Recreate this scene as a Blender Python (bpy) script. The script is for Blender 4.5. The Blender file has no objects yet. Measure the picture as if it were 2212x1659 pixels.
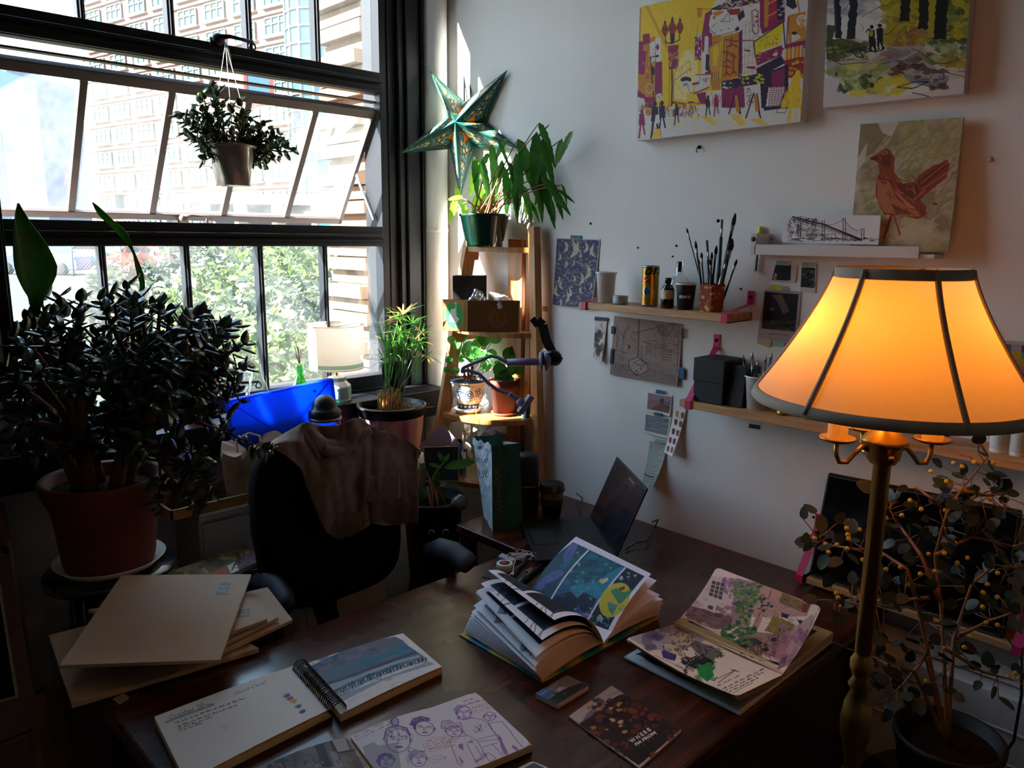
import bpy, math, random
import numpy as np
from mathutils import Vector, Matrix, noise
PI=math.pi
sc=bpy.context.scene; COL=sc.collection
random.seed(7)
# ---------------------------------------------------------------- camera
_V1=np.array([2870.,533.]);_V2=np.array([-525.,500.]);_c=np.array([1106.,829.5])
FPX=float((-np.dot(_V1-_c,_V2-_c))**.5)
def _n(v): return v/np.linalg.norm(v)
_X=_n(np.array([*(_V1-_c),FPX]));_Y=_n(np.array([*(_V2-_c),FPX]));_Z=np.cross(_X,_Y)
if _Z[1]>0:_Z=-_Z
RM=np.array([_X,_Y,_Z]); CAM=np.array([-1.868,-2.356,1.6])
def ray(px,py): return RM@np.array([px-_c[0],py-_c[1],FPX])
def _hit(px,py,ax,val):
    r=ray(px,py);t=(val-CAM[ax])/r[ax];return Vector(CAM+r*t)
def W(px,py,d=0): return _hit(px,py,0,-d)      # where a sight line meets the side wall (or a plane d in front of it)
def N(px,py,d=0): return _hit(px,py,1,-d)      # the same for the window wall
def T(px,py,z): return _hit(px,py,2,z)         # the same for a level surface
def D(px,py,d):
    r=ray(px,py);return Vector(CAM+r/(RM[:,2]@r)*d)
def DX(px,py,d,m=.015):
    p=D(px,py,d)
    return p if p.x<-m else W(px,py,m)
cd=bpy.data.cameras.new('camera');cam=bpy.data.objects.new('camera',cd);COL.objects.link(cam)
m=Matrix.Identity(4)
Rc=np.array([RM[:,0],-RM[:,1],-RM[:,2]]).T
U_,_s,Vt_=np.linalg.svd(Rc);Rc=U_@Vt_
for i in range(3):
    for j in range(3): m[i][j]=Rc[i][j]
    m[i][3]=CAM[i]
cam.matrix_world=m
cd.sensor_width=36;cd.lens=FPX/2212*36;cd.clip_start=.02;cd.clip_end=500
sc.camera=cam
vs=sc.view_settings;vs.view_transform='Standard';vs.look='None';vs.gamma=1;vs.use_curve_mapping=False;vs.exposure=1.65
# ---------------------------------------------------------------- materials
def s2l(c): return tuple(((x/12.92) if x<=.04045 else ((x+.055)/1.055)**2.4) for x in c)
def hx(h):
    h=h.lstrip('#');return s2l([int(h[i:i+2],16)/255 for i in (0,2,4)])
def mat(name,col,rough=.6,metal=0,var=.12,scale=30,bump=0,bscale=None,stretch=None,trans=0,emit=None,estr=1,coat=0,sheen=0,spec=.5,alpha=1,transl=0):
    if isinstance(col,str): col=hx(col)
    m=bpy.data.materials.new(name);m.use_nodes=True;nt=m.node_tree;b=nt.nodes['Principled BSDF']
    b.inputs['Roughness'].default_value=rough;b.inputs['Metallic'].default_value=metal
    b.inputs['Transmission Weight'].default_value=trans;b.inputs['Coat Weight'].default_value=coat
    b.inputs['Sheen Weight'].default_value=sheen;b.inputs['Specular IOR Level'].default_value=spec
    b.inputs['Alpha'].default_value=alpha
    b.inputs['Base Color'].default_value=(*col,1)
    tc=nt.nodes.new('ShaderNodeTexCoord');mp=nt.nodes.new('ShaderNodeMapping')
    nt.links.new(tc.outputs['Object'],mp.inputs[0])
    if stretch: mp.inputs['Scale'].default_value=stretch
    if var:
        nz=nt.nodes.new('ShaderNodeTexNoise');nz.inputs['Scale'].default_value=scale;nz.inputs['Detail'].default_value=6
        nt.links.new(mp.outputs[0],nz.inputs['Vector'])
        mx=nt.nodes.new('ShaderNodeMix');mx.data_type='RGBA'
        mx.inputs[6].default_value=(*[max(0,x*(1-var*1.6)) for x in col],1);mx.inputs[7].default_value=(*[min(1,x*(1+var*1.6)) for x in col],1)
        nt.links.new(nz.outputs[0],mx.inputs[0]);nt.links.new(mx.outputs[2],b.inputs['Base Color'])
    if bump:
        n2=nt.nodes.new('ShaderNodeTexNoise');n2.inputs['Scale'].default_value=bscale or scale;n2.inputs['Detail'].default_value=4
        nt.links.new(mp.outputs[0],n2.inputs['Vector'])
        bp=nt.nodes.new('ShaderNodeBump');bp.inputs['Strength'].default_value=bump;bp.inputs['Distance'].default_value=.002
        nt.links.new(n2.outputs[0],bp.inputs['Height']);nt.links.new(bp.outputs[0],b.inputs['Normal'])
    if emit:
        b.inputs['Emission Color'].default_value=(*emit,1);b.inputs['Emission Strength'].default_value=estr
    if transl:
        tl=nt.nodes.new('ShaderNodeBsdfTranslucent');ms=nt.nodes.new('ShaderNodeMixShader');ms.inputs[0].default_value=transl
        tl.inputs['Color'].default_value=(*col,1)
        if var: nt.links.new(mx.outputs[2],tl.inputs['Color'])
        nt.links.new(b.outputs[0],ms.inputs[1]);nt.links.new(tl.outputs[0],ms.inputs[2])
        nt.links.new(ms.outputs[0],nt.nodes['Material Output'].inputs[0])
    return m
def wood(name,c1,c2,rough=.4,scale=6,stretch=(1,14,14),coat=.2,bump=.05):
    m=bpy.data.materials.new(name);m.use_nodes=True;nt=m.node_tree;b=nt.nodes['Principled BSDF']
    c1,c2=hx(c1),hx(c2)
    b.inputs['Coat Weight'].default_value=coat;b.inputs['Coat Roughness'].default_value=.15
    tc=nt.nodes.new('ShaderNodeTexCoord');mp=nt.nodes.new('ShaderNodeMapping');mp.inputs['Scale'].default_value=stretch
    nt.links.new(tc.outputs['Object'],mp.inputs[0])
    nz=nt.nodes.new('ShaderNodeTexNoise');nz.inputs['Scale'].default_value=scale;nz.inputs['Detail'].default_value=8;nz.inputs['Distortion'].default_value=.6
    nt.links.new(mp.outputs[0],nz.inputs['Vector'])
    cr=nt.nodes.new('ShaderNodeValToRGB');cr.color_ramp.elements[0].position=.3;cr.color_ramp.elements[1].position=.7
    cr.color_ramp.elements[0].color=(*c1,1);cr.color_ramp.elements[1].color=(*c2,1)
    nt.links.new(nz.outputs[0],cr.inputs[0]);nt.links.new(cr.outputs[0],b.inputs['Base Color'])
    n3=nt.nodes.new('ShaderNodeTexNoise');n3.inputs['Scale'].default_value=5;n3.inputs['Detail'].default_value=8
    nt.links.new(tc.outputs['Object'],n3.inputs['Vector'])
    mr=nt.nodes.new('ShaderNodeMapRange');mr.inputs['From Min'].default_value=.3;mr.inputs['From Max'].default_value=.7
    mr.inputs['To Min'].default_value=max(.05,rough-.05);mr.inputs['To Max'].default_value=rough+.06
    nt.links.new(n3.outputs[0],mr.inputs[0]);nt.links.new(mr.outputs[0],b.inputs['Roughness'])
    bp=nt.nodes.new('ShaderNodeBump');bp.inputs['Strength'].default_value=bump;bp.inputs['Distance'].default_value=.002
    nt.links.new(nz.outputs[0],bp.inputs['Height']);nt.links.new(bp.outputs[0],b.inputs['Normal'])
    return m
def mat_paint():
    m=bpy.data.materials.new('painted_paper');m.use_nodes=True;nt=m.node_tree;b=nt.nodes['Principled BSDF']
    a=nt.nodes.new('ShaderNodeAttribute');a.attribute_name='Col'
    nt.links.new(a.outputs['Color'],b.inputs['Base Color']);b.inputs['Roughness'].default_value=.55;b.inputs['Specular IOR Level'].default_value=.3
    return m
PAINT=mat_paint()
def mat_glass(name,col,rough=.02,ior=1.45):
    m=bpy.data.materials.new(name);m.use_nodes=True;nt=m.node_tree
    g=nt.nodes.new('ShaderNodeBsdfGlossy');g.inputs['Roughness'].default_value=rough
    t=nt.nodes.new('ShaderNodeBsdfTransparent');t.inputs['Color'].default_value=(*col,1)
    f=nt.nodes.new('ShaderNodeLayerWeight');f.inputs['Blend'].default_value=.35
    mr=nt.nodes.new('ShaderNodeMapRange');mr.inputs['To Min'].default_value=.05;mr.inputs['To Max'].default_value=.8
    ms=nt.nodes.new('ShaderNodeMixShader');nt.links.new(f.outputs['Facing'],mr.inputs[0]);nt.links.new(mr.outputs[0],ms.inputs[0])
    nt.links.new(t.outputs[0],ms.inputs[1]);nt.links.new(g.outputs[0],ms.inputs[2]);nt.links.new(ms.outputs[0],nt.nodes['Material Output'].inputs[0])
    return m
def mat_pane(name,haze,streak=1.0,tint=(.93,.97,.98)):
    # window glass carrying dust: clear where clean, scattering the daylight where dirty
    m=bpy.data.materials.new(name);m.use_nodes=True;nt=m.node_tree
    tc=nt.nodes.new('ShaderNodeTexCoord');nz=nt.nodes.new('ShaderNodeTexNoise');nz.inputs['Scale'].default_value=3.5;nz.inputs['Detail'].default_value=10;nz.inputs['Roughness'].default_value=.72
    nt.links.new(tc.outputs['Object'],nz.inputs['Vector'])
    mp=nt.nodes.new('ShaderNodeMapping');mp.inputs['Scale'].default_value=(60,60,8);n2=nt.nodes.new('ShaderNodeTexNoise');n2.inputs['Scale'].default_value=1;n2.inputs['Detail'].default_value=4
    nt.links.new(tc.outputs['Object'],mp.inputs[0]);nt.links.new(mp.outputs[0],n2.inputs['Vector'])
    ad=nt.nodes.new('ShaderNodeMath');ad.operation='MULTIPLY_ADD';ad.inputs[1].default_value=.35*streak;nt.links.new(n2.outputs[0],ad.inputs[0]);nt.links.new(nz.outputs[0],ad.inputs[2])
    mr=nt.nodes.new('ShaderNodeMapRange');mr.inputs['From Min'].default_value=.45;mr.inputs['From Max'].default_value=.95
    mr.inputs['To Min'].default_value=haze*.45;mr.inputs['To Max'].default_value=min(.95,haze*1.7);nt.links.new(ad.outputs[0],mr.inputs[0])
    t=nt.nodes.new('ShaderNodeBsdfTransparent');t.inputs['Color'].default_value=(*tint,1)
    tl=nt.nodes.new('ShaderNodeBsdfTranslucent');tl.inputs['Color'].default_value=(.93,.94,.92,1)
    gl=nt.nodes.new('ShaderNodeBsdfGlossy');gl.inputs['Roughness'].default_value=.03
    m1=nt.nodes.new('ShaderNodeMixShader');m2=nt.nodes.new('ShaderNodeMixShader');m2.inputs[0].default_value=.05
    nt.links.new(mr.outputs[0],m1.inputs[0]);nt.links.new(t.outputs[0],m1.inputs[1]);nt.links.new(tl.outputs[0],m1.inputs[2])
    nt.links.new(m1.outputs[0],m2.inputs[1]);nt.links.new(gl.outputs[0],m2.inputs[2]);nt.links.new(m2.outputs[0],nt.nodes['Material Output'].inputs[0])
    return m
# ---------------------------------------------------------------- mesh builder
def V(*a): return Vector(a)
class MB:
    def __init__(s): s.v=[];s.f=[];s.m=[];s.sm=[]
    def add(s,vs_,fs,mi=0,smooth=False):
        o=len(s.v);s.v+= [tuple(p) for p in vs_]
        for f in fs: s.f.append([i+o for i in f]);s.m.append(mi);s.sm.append(smooth)
        return s
    def box(s,x0,x1,y0,y1,z0,z1,mi=0):
        return s.hexa([(x0,y0,z0),(x1,y0,z0),(x1,y1,z0),(x0,y1,z0),(x0,y0,z1),(x1,y0,z1),(x1,y1,z1),(x0,y1,z1)],mi)
    def hexa(s,p,mi=0):
        return s.add(p,[(0,3,2,1),(4,5,6,7),(0,1,5,4),(1,2,6,5),(2,3,7,6),(3,0,4,7)],mi)
    def slab(s,q,vec,mi=0):
        vec=Vector(vec);q=[Vector(p) for p in q];n=len(q)
        return s.add(q+[p+vec for p in q],[tuple(range(n))[::-1],tuple(range(n,2*n))]+[(i,(i+1)%n,n+(i+1)%n,n+i) for i in range(n)],mi)
    def bar(s,a,b,w,h,up=(0,0,1),mi=0):
        a,b=Vector(a),Vector(b);d=(b-a).normalized();up=Vector(up);x=d.cross(up)
        if x.length<1e-4:x=d.cross(Vector((1,0,0)))
        x.normalize();y=x.cross(d);x*=w/2;y*=h/2
        return s.hexa([a-x-y,a+x-y,a+x+y,a-x+y,b-x-y,b+x-y,b+x+y,b-x+y],mi)
    def lathe(s,c,prof,seg=32,mi=0,axis=(0,0,1),smooth=True,caps=True,sx=1,sy=1,a0=0,wob=None):
        c=Vector(c);ax=Vector(axis).normalized();q=Vector((0,0,1)).rotation_difference(ax)
        vs_=[];n=len(prof)
        for k in range(seg):
            a=a0+2*PI*k/seg
            for i,(r,z) in enumerate(prof):
                rr=r*(wob(a,i/(n-1)) if wob else 1)
                vs_.append(c+q@Vector((rr*math.cos(a)*sx,rr*math.sin(a)*sy,z)))
        fs=[]
        for k in range(seg):
            k2=(k+1)%seg
            for i in range(n-1): fs.append((k*n+i,k2*n+i,k2*n+i+1,k*n+i+1))
        s.add(vs_,fs,mi,smooth)
        if caps:
            o=len(s.v)-len(vs_)
            if prof[0][0]>1e-5: s.f.append([o+k*n for k in range(seg)][::-1]);s.m.append(mi);s.sm.append(False)
            if prof[-1][0]>1e-5: s.f.append([o+k*n+n-1 for k in range(seg)]);s.m.append(mi);s.sm.append(False)
        return s
    def tube(s,path,r,seg=8,mi=0,smooth=True,flat=1):
        path=[Vector(p) for p in path];n=len(path)
        rs=r if isinstance(r,(list,tuple)) else [r]*n
        ref=None;vs_=[]
        for i,p in enumerate(path):
            d=(path[min(i+1,n-1)]-path[max(i-1,0)])
            if d.length<1e-9:d=Vector((0,0,1))
            d.normalize()
            if ref is None: ref=d.orthogonal().normalized()
            else:
                ref=ref-d*ref.dot(d)
                if ref.length<1e-6: ref=d.orthogonal()
                ref.normalize()
            b=d.cross(ref)
            for k in range(seg):
                a=2*PI*k/seg;vs_.append(p+ref*math.cos(a)*rs[i]+b*math.sin(a)*rs[i]*flat)
        fs=[]
        for i in range(n-1):
            for k in range(seg):
                k2=(k+1)%seg;fs.append((i*seg+k,i*seg+k2,(i+1)*seg+k2,(i+1)*seg+k))
        fs.append(tuple(range(seg))[::-1]);fs.append(tuple(range((n-1)*seg,n*seg)))
        return s.add(vs_,fs,mi,smooth)
    def sphere(s,c,r,seg=16,mi=0,sz=1):
        pr=[(r*math.sin(PI*i/seg),-r*sz*math.cos(PI*i/seg)) for i in range(seg+1)]
        return s.lathe(c,pr,seg,mi,caps=False)
    def grid(s,fn,nu,nv,mi=0,smooth=True):
        vs_=[fn(i/nu,j/nv) for j in range(nv+1) for i in range(nu+1)]
        fs=[(j*(nu+1)+i,j*(nu+1)+i+1,(j+1)*(nu+1)+i+1,(j+1)*(nu+1)+i) for j in range(nv) for i in range(nu)]
        return s.add(vs_,fs,mi,smooth)
    def leaf(s,base,d,up,L,Wd,curl=.2,fold=.15,n=6,thick=0,mi=0,shape=0,ser=0):
        base=Vector(base);d=Vector(d).normalized();up=Vector(up);x=d.cross(up)
        if x.length<1e-4:x=d.orthogonal()
        x.normalize();up=x.cross(d)
        rows=[]
        for i in range(n+1):
            t=i/n
            if shape==0: w=math.sin(PI*min(1,t*.97+.02))**.8
            elif shape==1: w=(t**.45)*((1-t)**.9)*1.9        # broad base, long point
            elif shape==2: w=math.sin(PI*t**.75)**.6           # rounded tip
            else: w=math.sin(PI*t)**.5
            w*=Wd/2
            if ser and 0<i<n: w*=(1+ser*(1 if i%2 else -1))
            ang=curl*t
            c=base+d*(L*t*(math.sin(ang)/ang if abs(ang)>1e-3 else 1))+up*(-L*t*(1-math.cos(ang))/(ang if abs(ang)>1e-3 else 1))
            rows.append((c,w))
        vs_=[];
        if thick:
            for c,w in rows: vs_+= [c-x*w,c+up*(thick*.5*min(1,w/Wd*3)),c+x*w,c-up*(thick*.5*min(1,w/Wd*3))]
            fs=[]
            for i in range(n):
                for k in range(4): fs.append((i*4+k,i*4+(k+1)%4,(i+1)*4+(k+1)%4,(i+1)*4+k))
        else:
            for c,w in rows: vs_+= [c-x*w+up*w*fold,c,c+x*w+up*w*fold]
            fs=[]
            for i in range(n):
                for k in range(2): fs.append((i*3+k,i*3+k+1,(i+1)*3+k+1,(i+1)*3+k))
        return s.add(vs_,fs,mi,True)
    def disc(s,c,nrm,r,seg=12,cup=.15,mi=0,sx=1):
        c=Vector(c);n_=Vector(nrm).normalized();a=n_.orthogonal().normalized();b=n_.cross(a)
        vs_=[c]+[c+a*math.cos(2*PI*k/seg)*r*sx*.5+b*math.sin(2*PI*k/seg)*r*.5+n_*cup*r*.2 for k in range(seg)]+[c+a*math.cos(2*PI*k/seg)*r*sx+b*math.sin(2*PI*k/seg)*r+n_*cup*r for k in range(seg)]
        fs=[(0,1+k,1+(k+1)%seg) for k in range(seg)]+[(1+k,1+seg+k,1+seg+(k+1)%seg,1+(k+1)%seg) for k in range(seg)]
        return s.add(vs_,fs,mi,True)
def mesh_obj(name,mb,mats,parent=None,loc=None,bevel=0,solid=0,sub=0):
    if parent is not None: org=wloc(parent)
    else: org=Vector(loc) if loc is not None else None
    vv=[Vector(v) for v in mb.v]
    if org is None:
        xs=[v.x for v in vv];ys=[v.y for v in vv];zs=[v.z for v in vv]
        org=Vector(((min(xs)+max(xs))/2,(min(ys)+max(ys))/2,min(zs)))
    me=bpy.data.meshes.new(name);me.from_pydata([tuple(v-org) for v in vv],[],mb.f)
    for mm in (mats if isinstance(mats,(list,tuple)) else [mats]): me.materials.append(mm)
    me.polygons.foreach_set('material_index',mb.m);me.polygons.foreach_set('use_smooth',mb.sm);me.update()
    o=bpy.data.objects.new(name,me);COL.objects.link(o)
    if parent is not None: o.parent=parent
    else: o.location=org
    if bevel:
        b=o.modifiers.new('bevel','BEVEL');b.width=bevel;b.segments=3;b.limit_method='ANGLE';b.angle_limit=.6
    if solid:
        b=o.modifiers.new('solid','SOLIDIFY');b.thickness=solid;b.offset=0
    if sub:
        b=o.modifiers.new('sub','SUBSURF');b.levels=sub;b.render_levels=sub
    return o
def wloc(o):
    l=Vector((0,0,0))
    while o is not None: l=l+o.location;o=o.parent
    return l
def tag(o,label=None,cat=None,group=None,kind=None):
    if label:o['label']=label
    if cat:o['category']=cat
    if group:o['group']=group
    if kind:o['kind']=kind
    return o
def thing(name,loc,label,cat,group=None):
    o=bpy.data.objects.new(name,None);COL.objects.link(o);o.location=loc;o.empty_display_size=.05
    return tag(o,label,cat,group)
def part(name,mb,mats,parent,label=None,**k):
    o=mesh_obj(name,mb,mats,parent,**k)
    if label:o['label']=label
    return o
def solo(name,mb,mats,label,cat,group=None,**k): return tag(mesh_obj(name,mb,mats,**k),label,cat,group)
def struct(name,mb,mats,parent=None,**k):
    o=mesh_obj(name,mb,mats,parent,**k)
    if parent is None:o['kind']='structure'
    return o
# ---------------------------------------------------------------- lettering (built-in font to mesh triangles)
_tc={}
def glyphs(txt,shear=0,bold=0):
    k=(txt,shear,bold)
    if k in _tc:return _tc[k]
    c=bpy.data.curves.new('t','FONT');c.body=txt;c.size=1;c.shear=shear;c.offset=bold;c.resolution_u=3
    o=bpy.data.objects.new('t',c);COL.objects.link(o)
    dg=bpy.context.evaluated_depsgraph_get();me=bpy.data.meshes.new_from_object(o.evaluated_get(dg))
    me.calc_loop_triangles()
    vv=np.array([v.co[:2] for v in me.vertices]) if len(me.vertices) else np.zeros((0,2));tr=[tuple(t.vertices) for t in me.loop_triangles]
    bpy.data.objects.remove(o);bpy.data.curves.remove(c);bpy.data.meshes.remove(me)
    _tc[k]=(vv,tr);return _tc[k]
def text_mb(mb,txt,fn,mi=0,shear=0,bold=0,norm=True):
    """fn maps (s,t) - s along the line 0..1, t up in units of the line's width - to a point"""
    vv,tr=glyphs(txt,shear,bold)
    if not len(vv):return mb
    w=vv[:,0].max()-vv[:,0].min();x0=vv[:,0].min()
    k=1/w if norm else 1
    mb.add([fn((x-x0)*k,y*k) for x,y in vv],tr,mi);return mb
# ---------------------------------------------------------------- painted surfaces
def homog(src,dst):
    A=[];b=[]
    for (x,y),(u,v) in zip(src,dst):
        A+=[[x,y,1,0,0,0,-u*x,-u*y],[0,0,0,x,y,1,-v*x,-v*y]];b+=[u,v]
    h=np.linalg.solve(np.array(A,float),np.array(b,float));return np.append(h,1).reshape(3,3)
class Art:
    """a colour raster over u (0..1 left-right), v (0..1 top-bottom) that becomes a vertex-coloured sheet"""
    def __init__(s,w,h,bg,corners=None,crop=None):
        s.w,s.h=w,h;s.a=np.ones((h,w,3))*np.array(hx(bg) if isinstance(bg,str) else bg)
        s.crop=crop or (0,0,1);s.H=homog(corners,[(0,0),(w,0),(w,h),(0,h)]) if corners else None
        s.rs=np.random.RandomState(w*7+h)
    def m(s,p):
        if s.H is None:return (p[0]*s.w,p[1]*s.h)
        x=s.crop[0]+p[0]/s.crop[2];y=s.crop[1]+p[1]/s.crop[2];q=s.H@np.array([x,y,1]);return (q[0]/q[2],q[1]/q[2])
    def sc(s,p,r):
        a=np.array(s.m(p));b=np.array(s.m((p[0]+r,p[1])));c=np.array(s.m((p[0],p[1]+r)))
        return (np.linalg.norm(b-a)+np.linalg.norm(c-a))/2
    def c(s,col): return np.array(hx(col) if isinstance(col,str) else col)
    def _fill(s,mask,x0,y0,col,al):
        h,w=mask.shape;s.a[y0:y0+h,x0:x0+w]=s.a[y0:y0+h,x0:x0+w]*(1-mask[...,None]*al)+s.c(col)*mask[...,None]*al
    def rpoly(s,P,col,al=1):
        P=np.array(P);x0=max(0,int(P[:,0].min())-1);x1=min(s.w,int(P[:,0].max())+2);y0=max(0,int(P[:,1].min())-1);y1=min(s.h,int(P[:,1].max())+2)
        if x1<=x0 or y1<=y0:return s
        X,Y=np.meshgrid(np.arange(x0,x1)+.5,np.arange(y0,y1)+.5);ins=np.zeros(X.shape,bool)
        n=len(P)
        for i in range(n):
            xa,ya=P[i];xb,yb=P[(i+1)%n]
            if ya==yb:continue
            c_=((ya>Y)!=(yb>Y))&(X<(xb-xa)*(Y-ya)/(yb-ya)+xa);ins^=c_
        s._fill(ins.astype(float),x0,y0,col,al);return s
    def poly(s,pts,col,al=1,wob=0):
        P=[s.m(p) for p in pts]
        if wob:
            Q=[]
            for i in range(len(P)):
                a,b=np.array(P[i]),np.array(P[(i+1)%len(P)]);n=max(1,int(np.linalg.norm(b-a)/6))
                for k in range(n): Q.append(a+(b-a)*k/n+s.rs.uniform(-wob,wob,2))
            P=Q
        return s.rpoly(P,col,al)
    def line(s,pts,w,col,al=1,jit=0):
        P=[np.array(s.m(p))+(s.rs.uniform(-jit,jit,2) if jit else 0) for p in pts];ww=s.sc(pts[0],w)/2
        for a,b in zip(P[:-1],P[1:]):
            x0=max(0,int(min(a[0],b[0])-ww-1));x1=min(s.w,int(max(a[0],b[0])+ww+2));y0=max(0,int(min(a[1],b[1])-ww-1));y1=min(s.h,int(max(a[1],b[1])+ww+2))
            if x1<=x0 or y1<=y0:continue
            X,Y=np.meshgrid(np.arange(x0,x1)+.5,np.arange(y0,y1)+.5);d=b-a;L=max(1e-9,d@d)
            t=np.clip(((X-a[0])*d[0]+(Y-a[1])*d[1])/L,0,1);dist=np.hypot(X-a[0]-t*d[0],Y-a[1]-t*d[1])
            s._fill(np.clip(ww+.5-dist,0,1),x0,y0,col,al*min(1,ww*2+.25))
        return s
    def ell(s,c,rx,ry,col,al=1,rot=0,n=28):
        return s.poly([(c[0]+rx*math.cos(a)*math.cos(rot)-ry*math.sin(a)*math.sin(rot),c[1]+rx*math.cos(a)*math.sin(rot)+ry*math.sin(a)*math.cos(rot)) for a in [2*PI*i/n for i in range(n)]],col,al)
    def ring(s,c,rx,ry,w,col,al=1,rot=0,a0=0,a1=2*PI,n=26):
        return s.line([(c[0]+rx*math.cos(a)*math.cos(rot)-ry*math.sin(a)*math.sin(rot),c[1]+rx*math.cos(a)*math.sin(rot)+ry*math.sin(a)*math.cos(rot)) for a in [a0+(a1-a0)*i/n for i in range(n+1)]],w,col,al)
    def text(s,txt,o,d,up,col,al=1,shear=0,bold=0,norm=False):
        """o origin, d vector of one em along the line, up vector of one em up"""
        vv,tr=glyphs(txt,shear,bold)
        k=1
        if norm and len(vv): k=1/(vv[:,0].max()-vv[:,0].min())
        Q=[s.m((o[0]+d[0]*x*k+up[0]*y*k,o[1]+d[1]*x*k+up[1]*y*k)) for x,y in vv]
        for t in tr: s.rpoly([Q[i] for i in t],col,al)
        return s
    def noise(s,amp,cell=20,seed=1,cols=None):
        r=np.random.RandomState(seed);acc=np.zeros((s.h,s.w));tot=0;c=cell;am=1
        while c>=1.5 and am>.1:
            gh,gw=int(s.h/c)+3,int(s.w/c)+3;g=r.rand(gh,gw);yy=np.arange(s.h)/c;xx=np.arange(s.w)/c
            y0=yy.astype(int);x0=xx.astype(int);fy=(yy-y0)[:,None];fx=(xx-x0)[None,:];fy=fy*fy*(3-2*fy);fx=fx*fx*(3-2*fx)
            z=(g[y0][:,x0]*(1-fx)+g[y0][:,x0+1]*fx)*(1-fy)+(g[y0+1][:,x0]*(1-fx)+g[y0+1][:,x0+1]*fx)*fy
            acc+=z*am;tot+=am;c/=2;am*=.55
        acc/=tot
        if cols:
            cs=np.array([s.c(k) for k in cols]);t=np.clip((acc-.25)/.5,0,.999)*(len(cs)-1);i=t.astype(int);f=(t-i)[...,None];s.a=cs[i]*(1-f)+cs[np.minimum(i+1,len(cs)-1)]*f
        else: s.a=np.clip(s.a*(1+amp*(acc-.5)[...,None]*2),0,1)
        return s
    def scrib(s,box,n,L,w,cols,al=1,ang=None,spread=.5):
        """loose strokes inside box (x0,y0,x1,y1)"""
        for _ in range(n):
            x=s.rs.uniform(box[0],box[2]);y=s.rs.uniform(box[1],box[3]);a=(ang if ang is not None else 0)+s.rs.uniform(-spread,spread);l=L*s.rs.uniform(.4,1)
            k=s.rs.uniform(-.5,.5)*l;mx_,my_=x+math.cos(a)*l/2-math.sin(a)*k*.4,y+math.sin(a)*l/2+math.cos(a)*k*.4
            s.line([(x,y),(mx_,my_),(x+math.cos(a)*l,y+math.sin(a)*l)],w,cols[s.rs.randint(len(cols))],al)
        return s
    def blobs(s,box,n,r,cols,al=1,sq=.6,wob=.4):
        for _ in range(n):
            x=s.rs.uniform(box[0],box[2]);y=s.rs.uniform(box[1],box[3]);R=r*s.rs.uniform(.4,1);k=9;ph=s.rs.uniform(0,6)
            s.poly([(x+R*(1+s.rs.uniform(-wob,wob))*math.cos(ph+2*PI*i/k),y+R*sq*(1+s.rs.uniform(-wob,wob))*math.sin(ph+2*PI*i/k)) for i in range(k)],cols[s.rs.randint(len(cols))],al)
        return s
    def hand(s,o,d,n,h,col,al=.9,w=1.2):
        """a line of handwriting: o start, d unit direction, n words, h letter height"""
        x=0;up=(-d[1],d[0]) if False else (d[1],-d[0])
        for _ in range(n):
            L=s.rs.uniform(2,5)*h;k=int(L/(h*.35))+2;P=[]
            for i in range(k):
                y=s.rs.uniform(-.1,.9)*h if i%2 else s.rs.uniform(-.1,.2)*h
                P.append((o[0]+d[0]*(x+L*i/k)+up[0]*y,o[1]+d[1]*(x+L*i/k)+up[1]*y))
            s.line(P,w,col,al);x+=L+h*.9
        return s
    def mesh(s,name,S,parent=None,label=None,solid=0,loc=None,flip=False,mask=None,bkcol=None):
        """S(U,V) takes arrays u,v and returns an array (n,3)"""
        w,h=s.w,s.h;U,Vv=np.meshgrid((np.arange(w)+.0)/(w-1),(np.arange(h)+.0)/(h-1));P=np.asarray(S(U.ravel(),Vv.ravel()),dtype=float)
        if parent is not None: org=np.array(wloc(parent))
        elif loc is not None: org=np.array(loc)
        else: org=np.array([(P[:,0].min()+P[:,0].max())/2,(P[:,1].min()+P[:,1].max())/2,P[:,2].min()])
        P=P-org;i=np.arange((h-1)*w).reshape(h-1,w)[:,:-1].ravel()
        F=np.stack([i,i+w,i+w+1,i+1] if not flip else [i,i+1,i+w+1,i+w],1)
        if mask is not None:
            mk=mask(U.ravel(),Vv.ravel());F=F[mk[F].all(1)]
        me=bpy.data.meshes.new(name);me.vertices.add(len(P));me.vertices.foreach_set('co',P.ravel().astype(np.float32))
        nf=len(F);me.loops.add(nf*4);me.loops.foreach_set('vertex_index',F.ravel().astype(np.int32));me.polygons.add(nf)
        me.polygons.foreach_set('loop_start',(np.arange(nf)*4).astype(np.int32));me.polygons.foreach_set('loop_total',np.full(nf,4,np.int32))
        me.polygons.foreach_set('use_smooth',np.ones(nf,bool));me.update(calc_edges=True)
        ca=me.color_attributes.new('Col','FLOAT_COLOR','POINT');cc=np.ones((w*h,4),np.float32);cc[:,:3]=s.a.reshape(-1,3);ca.data.foreach_set('color',cc.ravel())
        me.materials.append(PAINT);o=bpy.data.objects.new(name,me);COL.objects.link(o)
        if parent is not None:o.parent=parent
        else:o.location=org
        if label:o['label']=label
        if solid:
            b=o.modifiers.new('solid','SOLIDIFY');b.thickness=solid;b.offset=-1 if not flip else 1
        return o
def bil(tl,tr,br,bl):
    tl,tr,br,bl=[np.array(p,float) for p in (tl,tr,br,bl)]
    return lambda u,v:(tl*((1-u)*(1-v))[:,None]+tr*(u*(1-v))[:,None]+br*(u*v)[:,None]+bl*((1-u)*v)[:,None])
SKY=2.7;SUN=24;BULB=6.2;SUNDIR=(2.2,-1,-1.76)
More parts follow.
